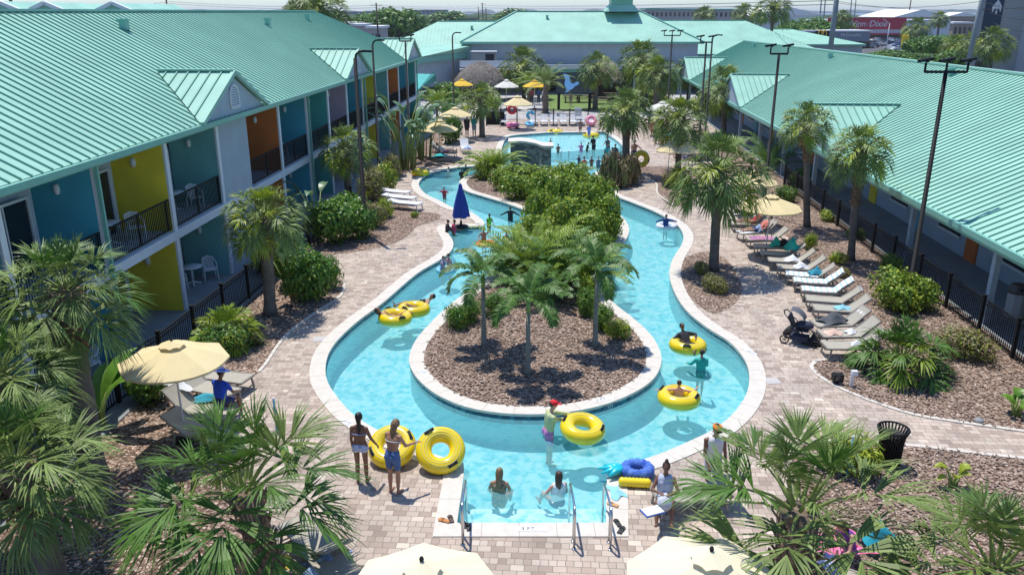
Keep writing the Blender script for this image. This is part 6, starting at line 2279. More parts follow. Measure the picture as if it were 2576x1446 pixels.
STAND = dict(pz=.95, lean=0, th=((0, -90), (0, -90)), ca=((0, -90), (0, -90)), ua=((-20, -80), (20, -80)), fa=((0, -75), (0, -75)), head=(0, 0))
def person(label, loc, face, pose, skin='tan', h=1.68, hair=('brown', 'short'), wear=(), vox=.016, hat=None, female=False, hands=True, group=None, glasses=False):
    """pose: joint directions; pair order is (left, right). loc: point under the pelvis. face: heading in degrees (0 = away from camera)."""
    P = dict(STAND)
    P.update(pose)
    s = h / 1.7
    rz = -radians(face)
    t = thing('person', label, 'person', loc, rz, group)
    sk = SK[skin]
    ln = radians(P['lean'])
    up = Vector((0, sin(ln), cos(ln)))
    fw = Vector((0, cos(ln), -sin(ln)))
    pel = Vector((0, 0, P['pz']))
    X = Vector((1, 0, 0))
    sw = .165 if female else .185
    hw = .095 if female else .085
    wai = pel + up * .17 * s
    che = pel + up * .36 * s
    nek = pel + up * .50 * s
    b = MB()
    F = .0
    for sg in (-1, 1):
        caps(b, pel + X * sg * .075 * s, wai + X * sg * .045 * s, (.108 if female else .102) * s, (.082 if female else .095) * s)
        caps(b, wai + X * sg * .045 * s, che + X * sg * .075 * s, (.082 if female else .095) * s, (.098 if female else .112) * s)
        caps(b, che + X * sg * .06 * s, nek + X * sg * .07 * s - up * .02, .10 * s, .055 * s)
        caps(b, pel + X * sg * .07 * s - fw * .05 * s - up * .02, pel + X * sg * .07 * s - fw * .05 * s, .095 * s, .09 * s)
        if female:
            b.ell(che + X * sg * .07 * s + fw * .085 * s - up * .01, .058 * s, 8)
    hy, hp = radians(P['head'][0]), radians(P['head'][1])
    hup = (up + fw * sin(hp) * .9).normalized()
    hf = (fw * cos(hy) + X * sin(hy) - up * sin(hp) * .8).normalized()
    hc = nek + up * .07 * s + hup * .135 * s + hf * .015
    caps(b, nek - up * .03, hc - hup * .07 * s, .052 * s, .048 * s)
    b.ell(hc + hup * .012 * s, (.078 * s, .095 * s, .108 * s), 14)
    caps(b, hc - hup * .05 * s + hf * .035 * s, hc - hup * .085 * s + hf * .05 * s, .055 * s, .03 * s)
    caps(b, hc + hf * .088 * s + hup * .01, hc + hf * .102 * s - hup * .022 * s, .011 * s, .015 * s, 6)
    hs = hf.cross(hup).normalized()
    for sg in (-1, 1):
        b.ell(hc + hs * sg * .079 * s - hup * .005, (.012, .022, .03), 6)
    J = {}
    for i, sg in ((0, -1), (1, 1)):
        hip = pel + X * sg * hw * s - up * .03
        kn = hip + dirv(*P['th'][i]) * .43 * s
        an = kn + dirv(*P['ca'][i]) * .41 * s
        caps(b, hip, kn, .082 * s, .052 * s)
        caps(b, kn, kn.lerp(an, .35), .053 * s, .056 * s)
        caps(b, kn.lerp(an, .35), an, .056 * s, .033 * s)
        cd = (an - kn).normalized()
        fd = dirv(P['ca'][i][0] + sg * 8, 0)
        fd = Vector((sin(radians(sg * 8)), cos(radians(sg * 8)), 0)) if abs(cd.z) > .6 else (Vector((0, 0, 1)) + cd * .35).normalized()
        fd = (fd - cd * fd.dot(cd) * .9).normalized()
        caps(b, an - fd * .03 + cd * .035 * s, an + fd * .17 * s + cd * .05 * s, .034 * s, .024 * s, 8)
        sh = nek + X * sg * sw * s - up * .055 * s
        el = sh + dirv(*P['ua'][i]) * .29 * s
        wr = el + dirv(*P['fa'][i]) * .25 * s
        caps(b, nek + X * sg * .06 * s - up * .03, sh, .055 * s, .052 * s)
        caps(b, sh, el, .048 * s, .037 * s)
        caps(b, el, wr, .038 * s, .025 * s)
        hd = (wr - el).normalized()
        side = hd.cross(Vector((0, 0, 1)))
        if side.length < .2:
            side = Vector((0, 1, 0)) * 1.0
        side.normalize()
        b.bar(wr - hd * .01, wr + hd * .085 * s, .07 * s, .028 * s, up=hd.cross(side))
        if hands:
            dn = hd.cross(side).normalized()
            if dn.z > 0:
                dn = -dn
            for q, (o, l) in enumerate(((-.028, .066), (-.010, .078), (.009, .073), (.027, .058))):
                a0 = wr + hd * .08 * s + side * o * s
                a1 = a0 + (hd + dn * .25).normalized() * l * .55 * s
                caps(b, a0, a1, .0105 * s, .0095 * s, 6)
                caps(b, a1, a1 + (hd + dn * .9).normalized() * l * .45 * s, .0095 * s, .008 * s, 6)
            th = wr + hd * .03 * s + side * -.035 * s * sg
            caps(b, th, th + (hd * .7 - side * sg * .7).normalized() * .055 * s, .012 * s, .010 * s, 6)
        J[i] = dict(hip=hip, kn=kn, an=an, sh=sh, el=el, wr=wr)
    remesh(b, vox, 'body', sk, t)
    e = .013 if vox < .02 else .02
    v2 = vox * 1.15
    for sg in (-1, 1):
        MB().ell(hc + hf * .086 * s + hs * sg * .032 * s + hup * .012 * s, (.011, .011, .009), 6).build('eye', M['eye'], t)
    if glasses:
        MB().bar(hc + hf * .1 * s - hs * .065 + hup * .015, hc + hf * .1 * s + hs * .065 + hup * .015, .03, .035).build('sunglasses', M['black'], t)
    # hair
    hm, style = hair
    hb = MB()
    if style != 'none':
        hb.ell(hc + hup * .03 * s - hf * .018 * s, (.088 * s, .1 * s, .1 * s), 14)
        if style in ('long', 'pony'):
            tip = hc - hf * .12 * s - up * (.34 if style == 'long' else .40) * s
            w = .062 if style == 'long' else .035
            caps(hb, hc - hf * .06 * s - hup * .01, hc - hf * .105 * s - up * .15 * s, .07 * s, w * s)
            caps(hb, hc - hf * .105 * s - up * .15 * s, tip, w * s, .022 * s)
            if style == 'long':
                for sg in (-1, 1):
                    caps(hb, hc + hs * sg * .045 * s - hf * .05 * s, tip + hs * sg * .04 + up * .06, .05 * s, .025 * s)
        if style == 'bun':
            hb.ell(hc + hup * .15 * s - hf * .03, .045 * s, 8)
        remesh(hb, max(.012, vox), 'hair', HAIRM[hm], t)
    def g_torso(lo, hi, r=0.0, sleeves=0.0):
        g = MB()
        for sg in (-1, 1):
            A = pel + up * lo * s
            Bv = pel + up * hi * s
            rr = lambda q: ((.108 if female else .102) if q < .1 else (.092 if female else .10) if q < .25 else .116) * s + e + r
            k = 3
            for j in range(k):
                q0, q1 = lo + (hi - lo) * j / k, lo + (hi - lo) * (j + 1) / k
                xo = .065
                caps(g, pel + up * q0 * s + X * sg * xo * s, pel + up * q1 * s + X * sg * xo * s, rr(q0) - .008, rr(q1) - .008)
            if female and hi > .3 and r >= 0:
                g.ell(che + X * sg * .07 * s + fw * .085 * s - up * .01, .064 * s, 8)
        for i, sg in ((0, -1), (1, 1)):
            if sleeves > 0:
                j = J[i]
                caps(g, nek + X * sg * .05 * s - up * .045, j['sh'], .062 * s + e * .4, .056 * s + e * .5)
                u_ = min(1, sleeves * 2)
                caps(g, j['sh'], j['sh'].lerp(j['el'], u_), .05 * s + e, .040 * s + e)
                if sleeves > .5:
                    caps(g, j['el'], j['el'].lerp(j['wr'], (sleeves - .5) * 2), .038 * s + e, .027 * s + e)
        return g
    for kind, m_ in wear:
        g = MB()
        if kind in ('shorts', 'trousers', 'briefs'):
            q = {'shorts': .62, 'trousers': .97, 'briefs': .08}[kind]
            for i, sg in ((0, -1), (1, 1)):
                caps(g, pel + X * sg * .065 * s - up * .04, pel + X * sg * .062 * s + up * (.06 if kind != 'briefs' else .02) * s, .108 * s + e * .6, .103 * s + e * .5)
                caps(g, pel + X * sg * .07 * s - fw * .05 * s - up * .03, pel + X * sg * .07 * s - fw * .05 * s, .098 * s + e * .4, .094 * s)
                caps(g, J[i]['hip'], J[i]['hip'].lerp(J[i]['kn'], min(1, q)), .088 * s + e, (.088 - .03 * q) * s + e)
                if kind == 'trousers':
                    caps(g, J[i]['kn'], J[i]['kn'].lerp(J[i]['an'], .9), .056 * s + e, .04 * s + e)
            remesh(g, v2, 'swim_shorts' if kind == 'shorts' else 'bikini_bottom' if kind == 'briefs' else 'trousers', m_, t)
        elif kind == 'bra':
            for sg in (-1, 1):
                g.ell(che + X * sg * .07 * s + fw * .088 * s - up * .01, .066 * s, 8)
            k = 14
            pts = [che + (X * cos(2 * pi * a / k) * .182 + fw * sin(2 * pi * a / k) * .118) * s - up * .015 for a in range(k)]
            g.tube(pts, .014, 6, closed=True)
            remesh(g, .013, 'bikini_top', m_, t)
        elif kind == 'swimsuit':
            g = g_torso(-.02, .36, -.006)
            for i, sg in ((0, -1), (1, 1)):
                caps(g, pel + X * sg * .07 * s - fw * .05 * s - up * .05, pel + X * sg * .07 * s - fw * .05 * s, .1 * s, .096 * s)
            remesh(g, v2, 'swimsuit', m_, t)
        elif kind in ('tank', 'tshirt', 'longsleeve'):
            g = g_torso(.0, .41, 0, {'tank': 0, 'tshirt': .3, 'longsleeve': .97}[kind])
            if kind == 'tank':
                for sg in (-1, 1):
                    caps(g, che + X * sg * .08 * s, nek + X * sg * .085 * s - up * .02, .095 * s + e * .5, .058 * s)
            remesh(g, v2, 'shirt', m_, t)
        elif kind == 'skirt':
            caps(g, pel, (J[0]['kn'] + J[1]['kn']) / 2, .16 * s, .17 * s)
            remesh(g, v2, 'skirt', m_, t)
    if hat:
        kind, m_ = hat
        g = MB()
        Mh = Matrix((hs, hf, hup)).transposed()
        if kind == 'cap':
            g.ell(hc + hup * .05 * s, (.095 * s, .112 * s, .085 * s), 14, M=Mh)
            g.ell(hc + hup * .055 * s + hf * .12 * s, (.07 * s, .09 * s, .012), 10, M=Mh)
        elif kind == 'sun':
            g.ell(hc + hup * .07 * s, (.10 * s, .11 * s, .08 * s), 14, M=Mh)
            g.ell(hc + hup * .06 * s, (.22 * s, .23 * s, .014), 18, M=Mh)
        elif kind == 'band':
            g.ell(hc + hup * .075 * s, (.1 * s, .116 * s, .045 * s), 14, M=Mh)
        g.build('hat', m_, t)
    return t
FEET = lambda px: G(*px)
BOT = -0.95
def at_water(px, zabs):
    return G(px[0], px[1], zabs)
V = Vector
# two women at the left of the steps
g = G(912, 1212)
person('girl in a pale blue bikini standing, back turned, left of the yellow tubes', (g.x, g.y, .0), 8,
       dict(th=((0, -88), (3, -86)), ca=((180, -84), (0, -90)), ua=((-60, -80), (50, -70)), fa=((0, -80), (30, -55)), head=(-10, 12), pz=.92), 'brown', 1.66, ('black', 'pony'),
       [('briefs', cloth((.25, .33, .62), c2=(.7, .72, .78))), ('bra', cloth((.25, .33, .62)))], .013, female=True)
g = G(992, 1238)
person('woman in denim shorts with long hair looking down, one hand on a yellow tube', (g.x, g.y, .0), 25,
       dict(th=((-4, -86), (4, -84)), ca=((170, -86), (180, -86)), ua=((-30, -72), (25, -62)), fa=((20, -20), (30, 0)), head=(10, 35), lean=10, pz=.93), 'tan', 1.68, ('light', 'long'),
       [('shorts', cloth((.07, .13, .30))), ('bra', cloth((.5, .55, .6)))], .013, female=True)
ga = G(985, 1168)
tube((ga.x, ga.y + .2, .36), 'yellow tube held leaning by the two women left of the steps', rot=(radians(30), radians(-4), 0), seed=.4, sc=.95)
gb = G(1110, 1185)
tube((gb.x - .02, gb.y + .22, .42), 'yellow tube standing tilted on the deck right next to the steps', rot=(radians(38), radians(8), 0), seed=2.3, sc=.96)
# man with red cap
g = at_water((1392, 1185), BOT)
p = person('man in red cap, pale green shirt and pink shorts wading with a yellow tube', (g.x - .12, g.y + .3, BOT), 72,
       dict(ua=((22, -6), (-28, -28)), fa=((25, -2), (0, -4)), th=((10, -84), (-6, -86)), ca=((180, -86), (180, -88)), head=(10, 10), lean=6, pz=.97), 'fair', 1.76, ('brown', 'short'),
       [('shorts', cloth((.75, .25, .42), c2=(.25, .15, .45))), ('longsleeve', cloth((.50, .56, .30)))], .014, ('cap', cloth((.75, .02, .03))))
gt = G(1466, 1077, .25)
tube((gt.x, gt.y, .25), 'yellow tube lifted above the water by the man in the red cap', rot=(radians(7), radians(5), 0), seed=-.3, sc=.95)
# two women sitting on the steps
SIT = dict(pz=.0, th=((-12, 4), (12, 4)), ca=((0, -60), (0, -55)), ua=((-40, -60), (40, -60)), fa=((0, -40), (0, -30)))
g = G(1256, 1262, -.45)
person('woman with long blond hair sitting on the pool steps, left of two', (g.x, g.y, -.42), 6, dict(SIT, lean=4, head=(0, 10)), 'tan', 1.66, ('light', 'long'),
       [('swimsuit', cloth((.04, .05, .06), c2=(.4, .3, .15)))], .013, female=True)
g = G(1402, 1262, -.45)
person('woman in a white top sitting on the pool steps, right of two', (g.x, g.y, -.42), -20, dict(SIT, lean=-6, head=(25, 5), ua=((-80, -50), (50, -70))), 'pink', 1.64, ('brown', 'long'),
       [('tank', cloth((.72, .74, .76))), ('briefs', cloth((.05, .06, .15)))], .013, female=True)
# man with orange headband
g = G(1786, 1250)
person('man with orange headband, sunglasses and white sleeveless shirt standing by the bottom right parasol', (g.x, g.y, 0), 175,
       dict(ua=((-25, -78), (25, -75)), fa=((0, -60), (-10, -45)), head=(-8, 18)), 'brown', 1.78, ('black', 'short'),
       [('tank', cloth((.74, .74, .75))), ('shorts', cloth((.62, .63, .70))), ], .015, ('band', cloth((.85, .22, .02))), glasses=True)
g = G(1668, 1300)
person('woman reading a blue-covered book on a lounger beside the bottom right parasol', (g.x, g.y, .46), -170,
       dict(pz=.0, lean=-12, th=((-8, 25), (8, 20)), ca=((0, -55), (0, -50)), ua=((-30, -40), (30, -45)), fa=((40, 10), (-40, 12)), head=(0, 20)), 'brown', 1.66, ('brown', 'bun'),
       [('tank', cloth((.45, .5, .62))), ('skirt', cloth((.55, .58, .66)))], .015, female=True)
g = G(1652, 1276, .8)
t = thing('book', 'open blue-covered book held by the woman reading at the bottom right', 'book', (g.x - .1, g.y - .1, .78), .4)
MB().box((-.11, 0, 0), (.2, .28, .02)).box((.11, 0, 0), (.2, .28, .02)).build('cover', cloth((.04, .12, .45)), t)
MB().box((0, 0, .02), (.38, .25, .015)).build('pages', M['markwhite'], t)
# bottom right pair
person('person in white patterned top lying face down on a pink towel at the bottom right', (5.75, 12.35, .55), -150, dict(pz=0, lean=78, th=((-5, -5), (5, 0)), ca=((180, 30), (180, 5)), ua=((-60, -20), (60, -10)), fa=((20, -10), (-20, -10))), 'fair', 1.7, ('brown', 'short'),
       [('tshirt', cloth((.66, .68, .76), c2=(.3, .35, .6))), ('shorts', cloth((.05, .07, .2)))], .016)
person('person in a purple top sitting beside the pink towel at the bottom right', (6.35, 12.9, .45), -120, dict(pz=0, lean=25, th=((-15, 10), (15, 5)), ca=((0, -40), (0, -60)), ua=((-30, -50), (30, -50)), fa=((10, -10), (-20, -20)), head=(0, 20)), 'fair', 1.66, ('brown', 'long'),
       [('tank', cloth((.16, .06, .32))), ('shorts', cloth((.7, .05, .2)))], .016, female=True)
# man in blue shirt with blue hat
g = G(560, 1050)
person('man in bright blue shirt and sun hat seated, back turned, on the left', (g.x, g.y, .50), 20, dict(pz=0, lean=8, th=((-15, -5), (15, -5)), ca=((0, -80), (0, -80)), ua=((-30, -60), (30, -60)), fa=((20, -20), (-20, -20)), head=(20, 10)), 'brown', 1.76, ('black', 'short'),
       [('tshirt', cloth((.01, .07, .55))), ('shorts', cloth((.02, .03, .12)))], .015, ('sun', cloth((.02, .06, .25))))
# tube riders
def rider(px, face, label, skin, wear, hair=('brown', 'short'), h=1.6, lean=-48, arms=None, hat=None, vox=.016, female=False, z=.08, head=(0, 30)):
    g = G(px[0], px[1], WZ)
    A = arms or (((-75, -25), (75, -25)), ((-30, -15), (30, -15)))
    return person(label, (g.x, g.y, WZ + z), face, dict(pz=-.06, lean=lean, th=((-10, 28), (10, 28)), ca=((-6, -18), (6, -18)), ua=A[0], fa=A[1], head=head), skin, h, hair, wear, vox, hat, female)
rider((989, 800), 60, 'sunbathing woman in a small bikini lying back on the nearer of the two tied tubes', 'tan', [('briefs', cloth((.55, .3, .12))), ('bra', cloth((.55, .3, .12)))], ('brown', 'long'), 1.66, -62, female=True)
rider((1050, 774), -100, 'woman with dark hair lying across the further of the two tied tubes', 'tan', [('briefs', cloth((.03, .03, .04))), ('bra', cloth((.03, .03, .04)))], ('black', 'short'), 1.64, -62, female=True)
rider((1728, 870), 160, 'bather in a dark grey long-sleeved shirt riding a yellow tube on the right', 'brown', [('longsleeve', cloth((.035, .035, .045))), ('shorts', cloth((.03, .03, .05)))], ('black', 'short'), 1.55, -40,
      (((-70, -10), (70, -25)), ((30, -10), (-60, -10))))
rider((1706, 998), 10, 'bare-backed child resting arms over a yellow tube on the right', 'pink', [('shorts', cloth((.05, .1, .3)))], ('brown', 'short'), 1.35, -15, (((-85, -10), (85, -10)), ((-80, -10), (40, 15))), z=-.02)
# waders
def wader(px, head_h, face, label, skin, wear, hair=('black', 'short'), h=1.6, pose=None, hat=None, vox=.02, female=False, floor=BOT, hands=False, group=None):
    """px is the head in the picture; the figure stands on the pool floor"""
    g = G(px[0], px[1], floor + h * .93)
    k_ = int(px[0] * 7 + px[1]) % 4
    p = [dict(ua=((-20, -62), (25, -58)), fa=((15, -12), (-10, -14)), lean=6), dict(ua=((-35, -68), (15, -40)), fa=((0, -40), (-20, 10)), lean=4, head=(20, 5)),
         dict(ua=((-30, -70), (30, -72)), fa=((30, -20), (-30, -15)), lean=8, head=(-15, 10)), dict(ua=((-60, -50), (20, -65)), fa=((-20, -15), (0, -10)), lean=5)][k_]
    p.update(pose or {})
    return person(label, (g.x, g.y, floor), face, p, skin, h, hair, wear, vox, hat, female, hands, group)
TEALC = cloth((.02, .38, .32))
wader((1765, 908), 0, 5, 'boy in a teal long-sleeved swim shirt wading behind the tube with the dark shirted rider', 'tan', [('longsleeve', TEALC), ('shorts', cloth((.05, .3, .28)))], h=1.38, vox=.016, hands=True)
SW = 'bathers in the river'
wader((1118, 490), 0, 200, 'dark-haired child with red floats bobbing alone in the upper left river bend', 'tan', [('tshirt', cloth((.5, .05, .08)))], h=1.12, group=SW, pose=dict(ua=((-80, -20), (80, -20))))
wader((1127, 438), 0, 90, 'small child with pale float near the upper left deck edge', 'fair', [('tshirt', cloth((.6, .62, .65)))], h=1.1, group=SW)
wader((1162, 440), 0, 0, 'dark-haired child beside the far left tip of the island', 'brown', [('longsleeve', cloth((.02, .02, .03)))], h=1.2, group=SW)
wader((1172, 430), 0, 180, 'swimmer with only the head showing near the far left river bank', 'brown', [('longsleeve', cloth((.02, .1, .12)))], h=1.15, group=SW)
wader((1284, 536), 0, 185, 'bather in a black long-sleeved shirt with both arms spread out', 'brown', [('longsleeve', cloth((.012, .012, .02))), ('shorts', cloth((.02, .02, .03)))], h=1.28, pose=dict(ua=((-80, -28), (80, -28)), fa=((-80, -25), (80, -25)), lean=12), group=SW, vox=.016)
wader((1230, 558), 0, 150, 'child in a lime green vest just right of the peninsula tip', 'brown', [('tank', cloth((.2, .6, .05)))], h=1.18, group=SW)
wader((1217, 592), 0, 180, 'child raising one arm inside an orange ring float', 'tan', [('shorts', cloth((.6, .1, .03)))], h=1.27, pose=dict(ua=((-50, 45), (50, -50)), fa=((30, 60), (0, -20))), group=SW, vox=.016)
wader((1272, 597), 0, 120, 'bather in a grey cap beside the island hedge', 'tan', [('shorts', cloth((.1, .2, .5)))], h=1.28, group=SW, hat=('cap', cloth((.45, .45, .5))))
wader((1124, 572), 0, 90, 'dark-haired bather at the inner corner of the peninsula, left one', 'brown', [('longsleeve', cloth((.02, .02, .03)))], h=1.27, group=SW)
wader((1141, 572), 0, 60, 'dark-haired bather in pink at the inner corner of the peninsula, right one', 'brown', [('tank', cloth((.6, .05, .15)))], h=1.27, group=SW)
wader((1113, 668), 0, 100, 'toddler in the pale blue ring float at the left bank', 'fair', [('tank', cloth((.25, .25, .5)))], h=1.2, group=SW)
wader((1131, 660), 0, 240, 'adult with wet dark hair holding the toddler at the left bank', 'pink', [('tank', cloth((.5, .3, .35)))], h=1.25, group=SW)
wader((1675, 558), 0, 180, 'person in a dark blue shirt sunk in the grey-white ring on the upper right stretch', 'brown', [('longsleeve', cloth((.02, .05, .22)))], h=1.25, group=SW, pose=dict(ua=((-80, -10), (80, -10)), fa=((-60, -10), (60, -10))))
# far pool crowd
FP = 'bathers in the far pool'
far_ = [((1404, 376), 'bather with only a dark head showing beside the grab rails', 'brown', None, 1.15, BOT), ((1386, 362), 'dark-haired bather just behind the stone wall cap', 'brown', None, 1.1, BOT),
        ((1460, 310), 'tanned child standing on the edge of the shallow pool', 'tan', (.3, .12, .1), 1.3, 0.0), ((1482, 325), 'child in pink standing in the shallow water left of the right far tube', 'fair', (.2, .2, .55), 1.25, -.27),
        ((1494, 348), 'woman in a black bikini standing at the end of the shallow shelf', 'brown', (.02, .02, .03), 1.6, -.27 - .5), ((1530, 350), 'man wading at the right end of the shallow shelf', 'tan', (.1, .1, .12), 1.65, -.8),
        ((1462, 373), 'child in a pink swim ring at the shelf edge', 'fair', (.6, .2, .4), 1.15, BOT), ((1477, 371), 'bather in a black shirt swimming at the shelf edge', 'dark', (.015, .015, .02), 1.2, BOT),
        ((1470, 404), 'large bather in a coral red shirt in the middle of the far pool', 'pink', (.62, .09, .08), 1.5, BOT), ((1488, 408), 'dark head right of the coral red shirt', 'brown', None, 1.2, BOT),
        ((1505, 408), 'bare-shouldered bather near the croton bed', 'fair', (.1, .2, .3), 1.25, BOT), ((1457, 406), 'child holding on to the coral red shirted bather', 'brown', (.05, .05, .1), 1.1, BOT),
        ((1549, 372), 'bather by the right pool wall left of the palm trunk', 'brown', (.05, .05, .06), 1.5, -.8), ((1527, 378), 'bather in a green cap near the right pool wall', 'tan', (.02, .3, .3), 1.25, BOT), ((1540, 383), 'bather sitting by the right pool wall', 'tan', (.1, .25, .3), 1.3, BOT),
        ((1518, 392), 'bather in a dark green shirt left of the croton clump', 'brown', (.03, .16, .12), 1.35, BOT)]
rn = random.Random(11)
for (px, lb, sk_, c, h_, fl) in far_:
    wader(px, 0, rn.choice([0, 90, 150, 180, 220]), lb, sk_, [('tshirt' if rn.random() < .5 else 'tank', cloth(c))] + ([('shorts', cloth(c))] if fl > -1 else []) if c else [], h=h_, floor=fl, group=FP, vox=.026,
          hair=('black' if sk_ in ('brown', 'dark') else 'brown', 'short'))
# people on the deck
DK = 'people on the far deck'
def stander(px, h, face, label, skin, wear, pose=None, hair=('black', 'short'), hat=None, vox=.022, female=False, group=DK):
    g = G(*px)
    k_ = int(px[0] * 3 + px[1]) % 3
    if pose is None:
        pose = [dict(ua=((-15, -78), (20, -70)), fa=((10, -60), (-30, -10)), th=((-4, -88), (5, -86)), head=(15, 8)), dict(ua=((-20, -80), (15, -80)), fa=((0, -62), (0, -70)), th=((0, -82), (180, -84)), ca=((180, -86), (180, -80))),
                dict(ua=((-30, -62), (30, -60)), fa=((60, -30), (-60, -30)), head=(-20, 5), lean=2)][k_]
    return person(label, (g.x, g.y, 0.0), face, pose or {}, skin, h, hair, wear, vox, hat, female, False, group)
stander((1175, 346), 1.78, 0, 'man in a dark shirt and pale cap standing left of the far left palm', 'tan', [('tshirt', cloth((.03, .03, .04))), ('shorts', cloth((.04, .04, .05)))], hat=('cap', cloth((.6, .58, .55))))
stander((1193, 345), 1.8, 10, 'man in a turquoise patterned shirt standing beside the far left palm', 'brown', [('tshirt', cloth((.03, .42, .42))), ('shorts', cloth((.25, .35, .4)))])
stander((1594, 418), 1.75, 20, 'shirtless man in navy shorts and cap carrying a yellow tube beside the croton palm', 'tan', [('shorts', cloth((.02, .03, .10)))], hat=('cap', cloth((.6, .6, .62))), pose=dict(ua=((-20, -70), (70, -40)), fa=((0, -70), (60, -50))))
g = G(1609, 400, .95); tube((g.x + .1, g.y, .95), 'yellow tube carried under the arm of the shirtless man', rot=(radians(80), .25, radians(10)), seed=0, sc=.95)
stander((1648, 362), 1.7, 90, 'man in a grey shirt at the left of the crowded far group', 'tan', [('tshirt', cloth((.3, .33, .38))), ('shorts', cloth((.05, .06, .07)))])
stander((1660, 362), 1.72, 160, 'tanned person in orange swimwear standing in the crowded far group', 'tan', [('shorts', cloth((.5, .15, .03)))])
stander((1676, 352), 1.6, 200, 'woman in pink standing behind the crowded far group', 'pink', [('tshirt', cloth((.65, .2, .3))), ('shorts', cloth((.5, .2, .25)))], female=True, hair=('brown', 'long'))
stander((1700, 350), 1.65, 120, 'person in black standing behind the crowded far group', 'brown', [('tshirt', cloth((.03, .03, .04))), ('trousers', cloth((.03, .03, .04)))])
stander((1730, 358), 1.65, 240, 'person in a pink top right of the palm in the crowded far group', 'brown', [('tshirt', cloth((.6, .25, .3))), ('shorts', cloth((.1, .1, .12)))])
stander((1435, 268), 1.65, 180, 'woman in a patterned dress on the lawn path below the screen', 'fair', [('tank', cloth((.55, .45, .4), c2=(.3, .2, .2))), ('skirt', cloth((.55, .45, .4), c2=(.3, .2, .2)))], female=True, hair=('brown', 'long'))
for i, (x, y, c) in enumerate([(1355, 262, (.05, .1, .3)), (1365, 264, (.5, .5, .55)), (1338, 262, (.4, .1, .1)), (1235, 268, (.3, .3, .32))]):
    stander((x, y), 1.7, 90 * i, ['guest in a blue shirt under the yellow cafe parasol', 'guest in a pale shirt right of the yellow cafe parasol', 'guest in dark red under the yellow cafe parasol', 'guest in grey at the counter of the big thatched hut'][i], ['tan', 'fair', 'brown', 'tan'][i], [('tshirt', cloth(c)), ('trousers', cloth((.08, .08, .1)))], vox=.03)
for i, (x, y) in enumerate([(1640, 352), (1652, 344), (1690, 345), (1712, 362), (1742, 372), (1632, 330), (1668, 372)]):
    c = [(.5, .1, .1), (.02, .3, .35), (.55, .5, .45), (.05, .08, .25), (.6, .25, .35), (.2, .2, .22), (.6, .6, .62)][i]
    stander((x, y), 1.55 + .05 * (i % 4), 50 * i, 'guest in %s swimwear standing among the crowded far group' % ['red', 'teal', 'sand', 'navy', 'rose', 'charcoal', 'white'][i], ['tan', 'fair', 'brown', 'pink'][i % 4], [('tank' if i % 2 else 'tshirt', cloth(c)), ('shorts', cloth(c))], vox=.03, female=bool(i % 2), hair=('brown', 'long' if i % 2 else 'short'))
# lying people
def lying(i, label, skin, wear, hair=('brown', 'short'), female=False, h=1.66):
    a, rz = RL[i]
    x, y = a.x + cos(rz) * 1.02, a.y + sin(rz) * 1.02
    return person(label, (x, y, .50), 90 - math.degrees(rz) + 180, dict(pz=0, lean=-46, th=((-4, 6), (4, 10)), ca=((0, -6), (0, -14)), ua=((-20, -50), (20, -50)), fa=((0, -10), (0, -10)), head=(0, 20)), skin, h, hair, wear, .02, None, female, False, 'sunbathers on loungers')
lying(2, 'sunbather in a red swimsuit on the right lounger row under the cream parasol', 'tan', [('swimsuit', cloth((.6, .03, .05)))], female=True, hair=('brown', 'long'))
lying(0, 'sunbather in dark swimwear on the furthest lounger of the right row', 'brown', [('shorts', cloth((.03, .05, .12)))])
lying(3, 'sunbather in a white and red shirt beside the white towels on the right row', 'fair', [('tshirt', cloth((.65, .2, .15))), ('shorts', cloth((.05, .08, .2)))])
g = G(1118, 380, .5)
person('sunbather in pale clothes lying on a left lounger under the cream parasol', (g.x, g.y, .5), 80, dict(pz=0, lean=-50, th=((-4, 6), (4, 8)), ca=((0, -6), (0, -10)), head=(0, 15)), 'fair', 1.66, ('brown', 'short'), [('tshirt', cloth((.6, .62, .68))), ('shorts', cloth((.5, .2, .3)))], .024, None, False, False, 'sunbathers on loungers')
for i, (x, y, c) in enumerate([(1688, 372, (.5, .1, .1)), (1705, 385, (.6, .6, .62)), (1716, 396, (.1, .1, .2)), (1680, 360, (.02, .3, .3))]):
    g = G(x, y, .5)
    person(['sunbather in red in the crowded far group', 'sunbather in white in the crowded far group', 'sunbather in navy nearest the mulch in the crowded far group', 'sunbather in teal in the crowded far group'][i], (g.x + .3, g.y, .5), -95,
           dict(pz=0, lean=-46, th=((-4, 6), (4, 10)), ca=((0, -6), (0, -10)), head=(0, 15)), ['pink', 'tan', 'fair', 'tan'][i], 1.66, ('brown', 'short'), [('tshirt', cloth(c)), ('shorts', cloth(c))], .026, None, False, False, 'sunbathers on loungers')
# housekeeper and cart on the ground floor
c = Lp(34.6, -.9, .05)
person('person in a pale patterned shirt standing on the ground floor patio beside a cleaning cart', tuple(c), 120, dict(ua=((-30, -60), (40, -20)), fa=((0, -40), (30, -25))), 'tan', 1.7, ('black', 'short'), [('tshirt', cloth((.6, .5, .52))), ('trousers', cloth((.03, .03, .04)))], .02, None, False, False)
c = Lp(35.2, .55, .05)
t = thing('cleaning_cart', 'dark cleaning cart piled with pale blue linen on the ground floor patio', 'cart', tuple(c), .3)
MB().box((0, 0, .5), (.6, 1.0, .75)).build('body', M['blackmatte'], t)
cloth_mesh(.55, .9, 3, .16, True).build('linen', tmat('pale_blue_linen', (.45, .6, .7)), t, (0, 0, .9))
for x, y in ((-.25, -.4), (.25, -.4), (-.25, .4), (.25, .4)):
    MB().cyl((x - .02, y, .07), (x + .02, y, .07), .07, n=10).build('wheel', M['blackmatte'], t)
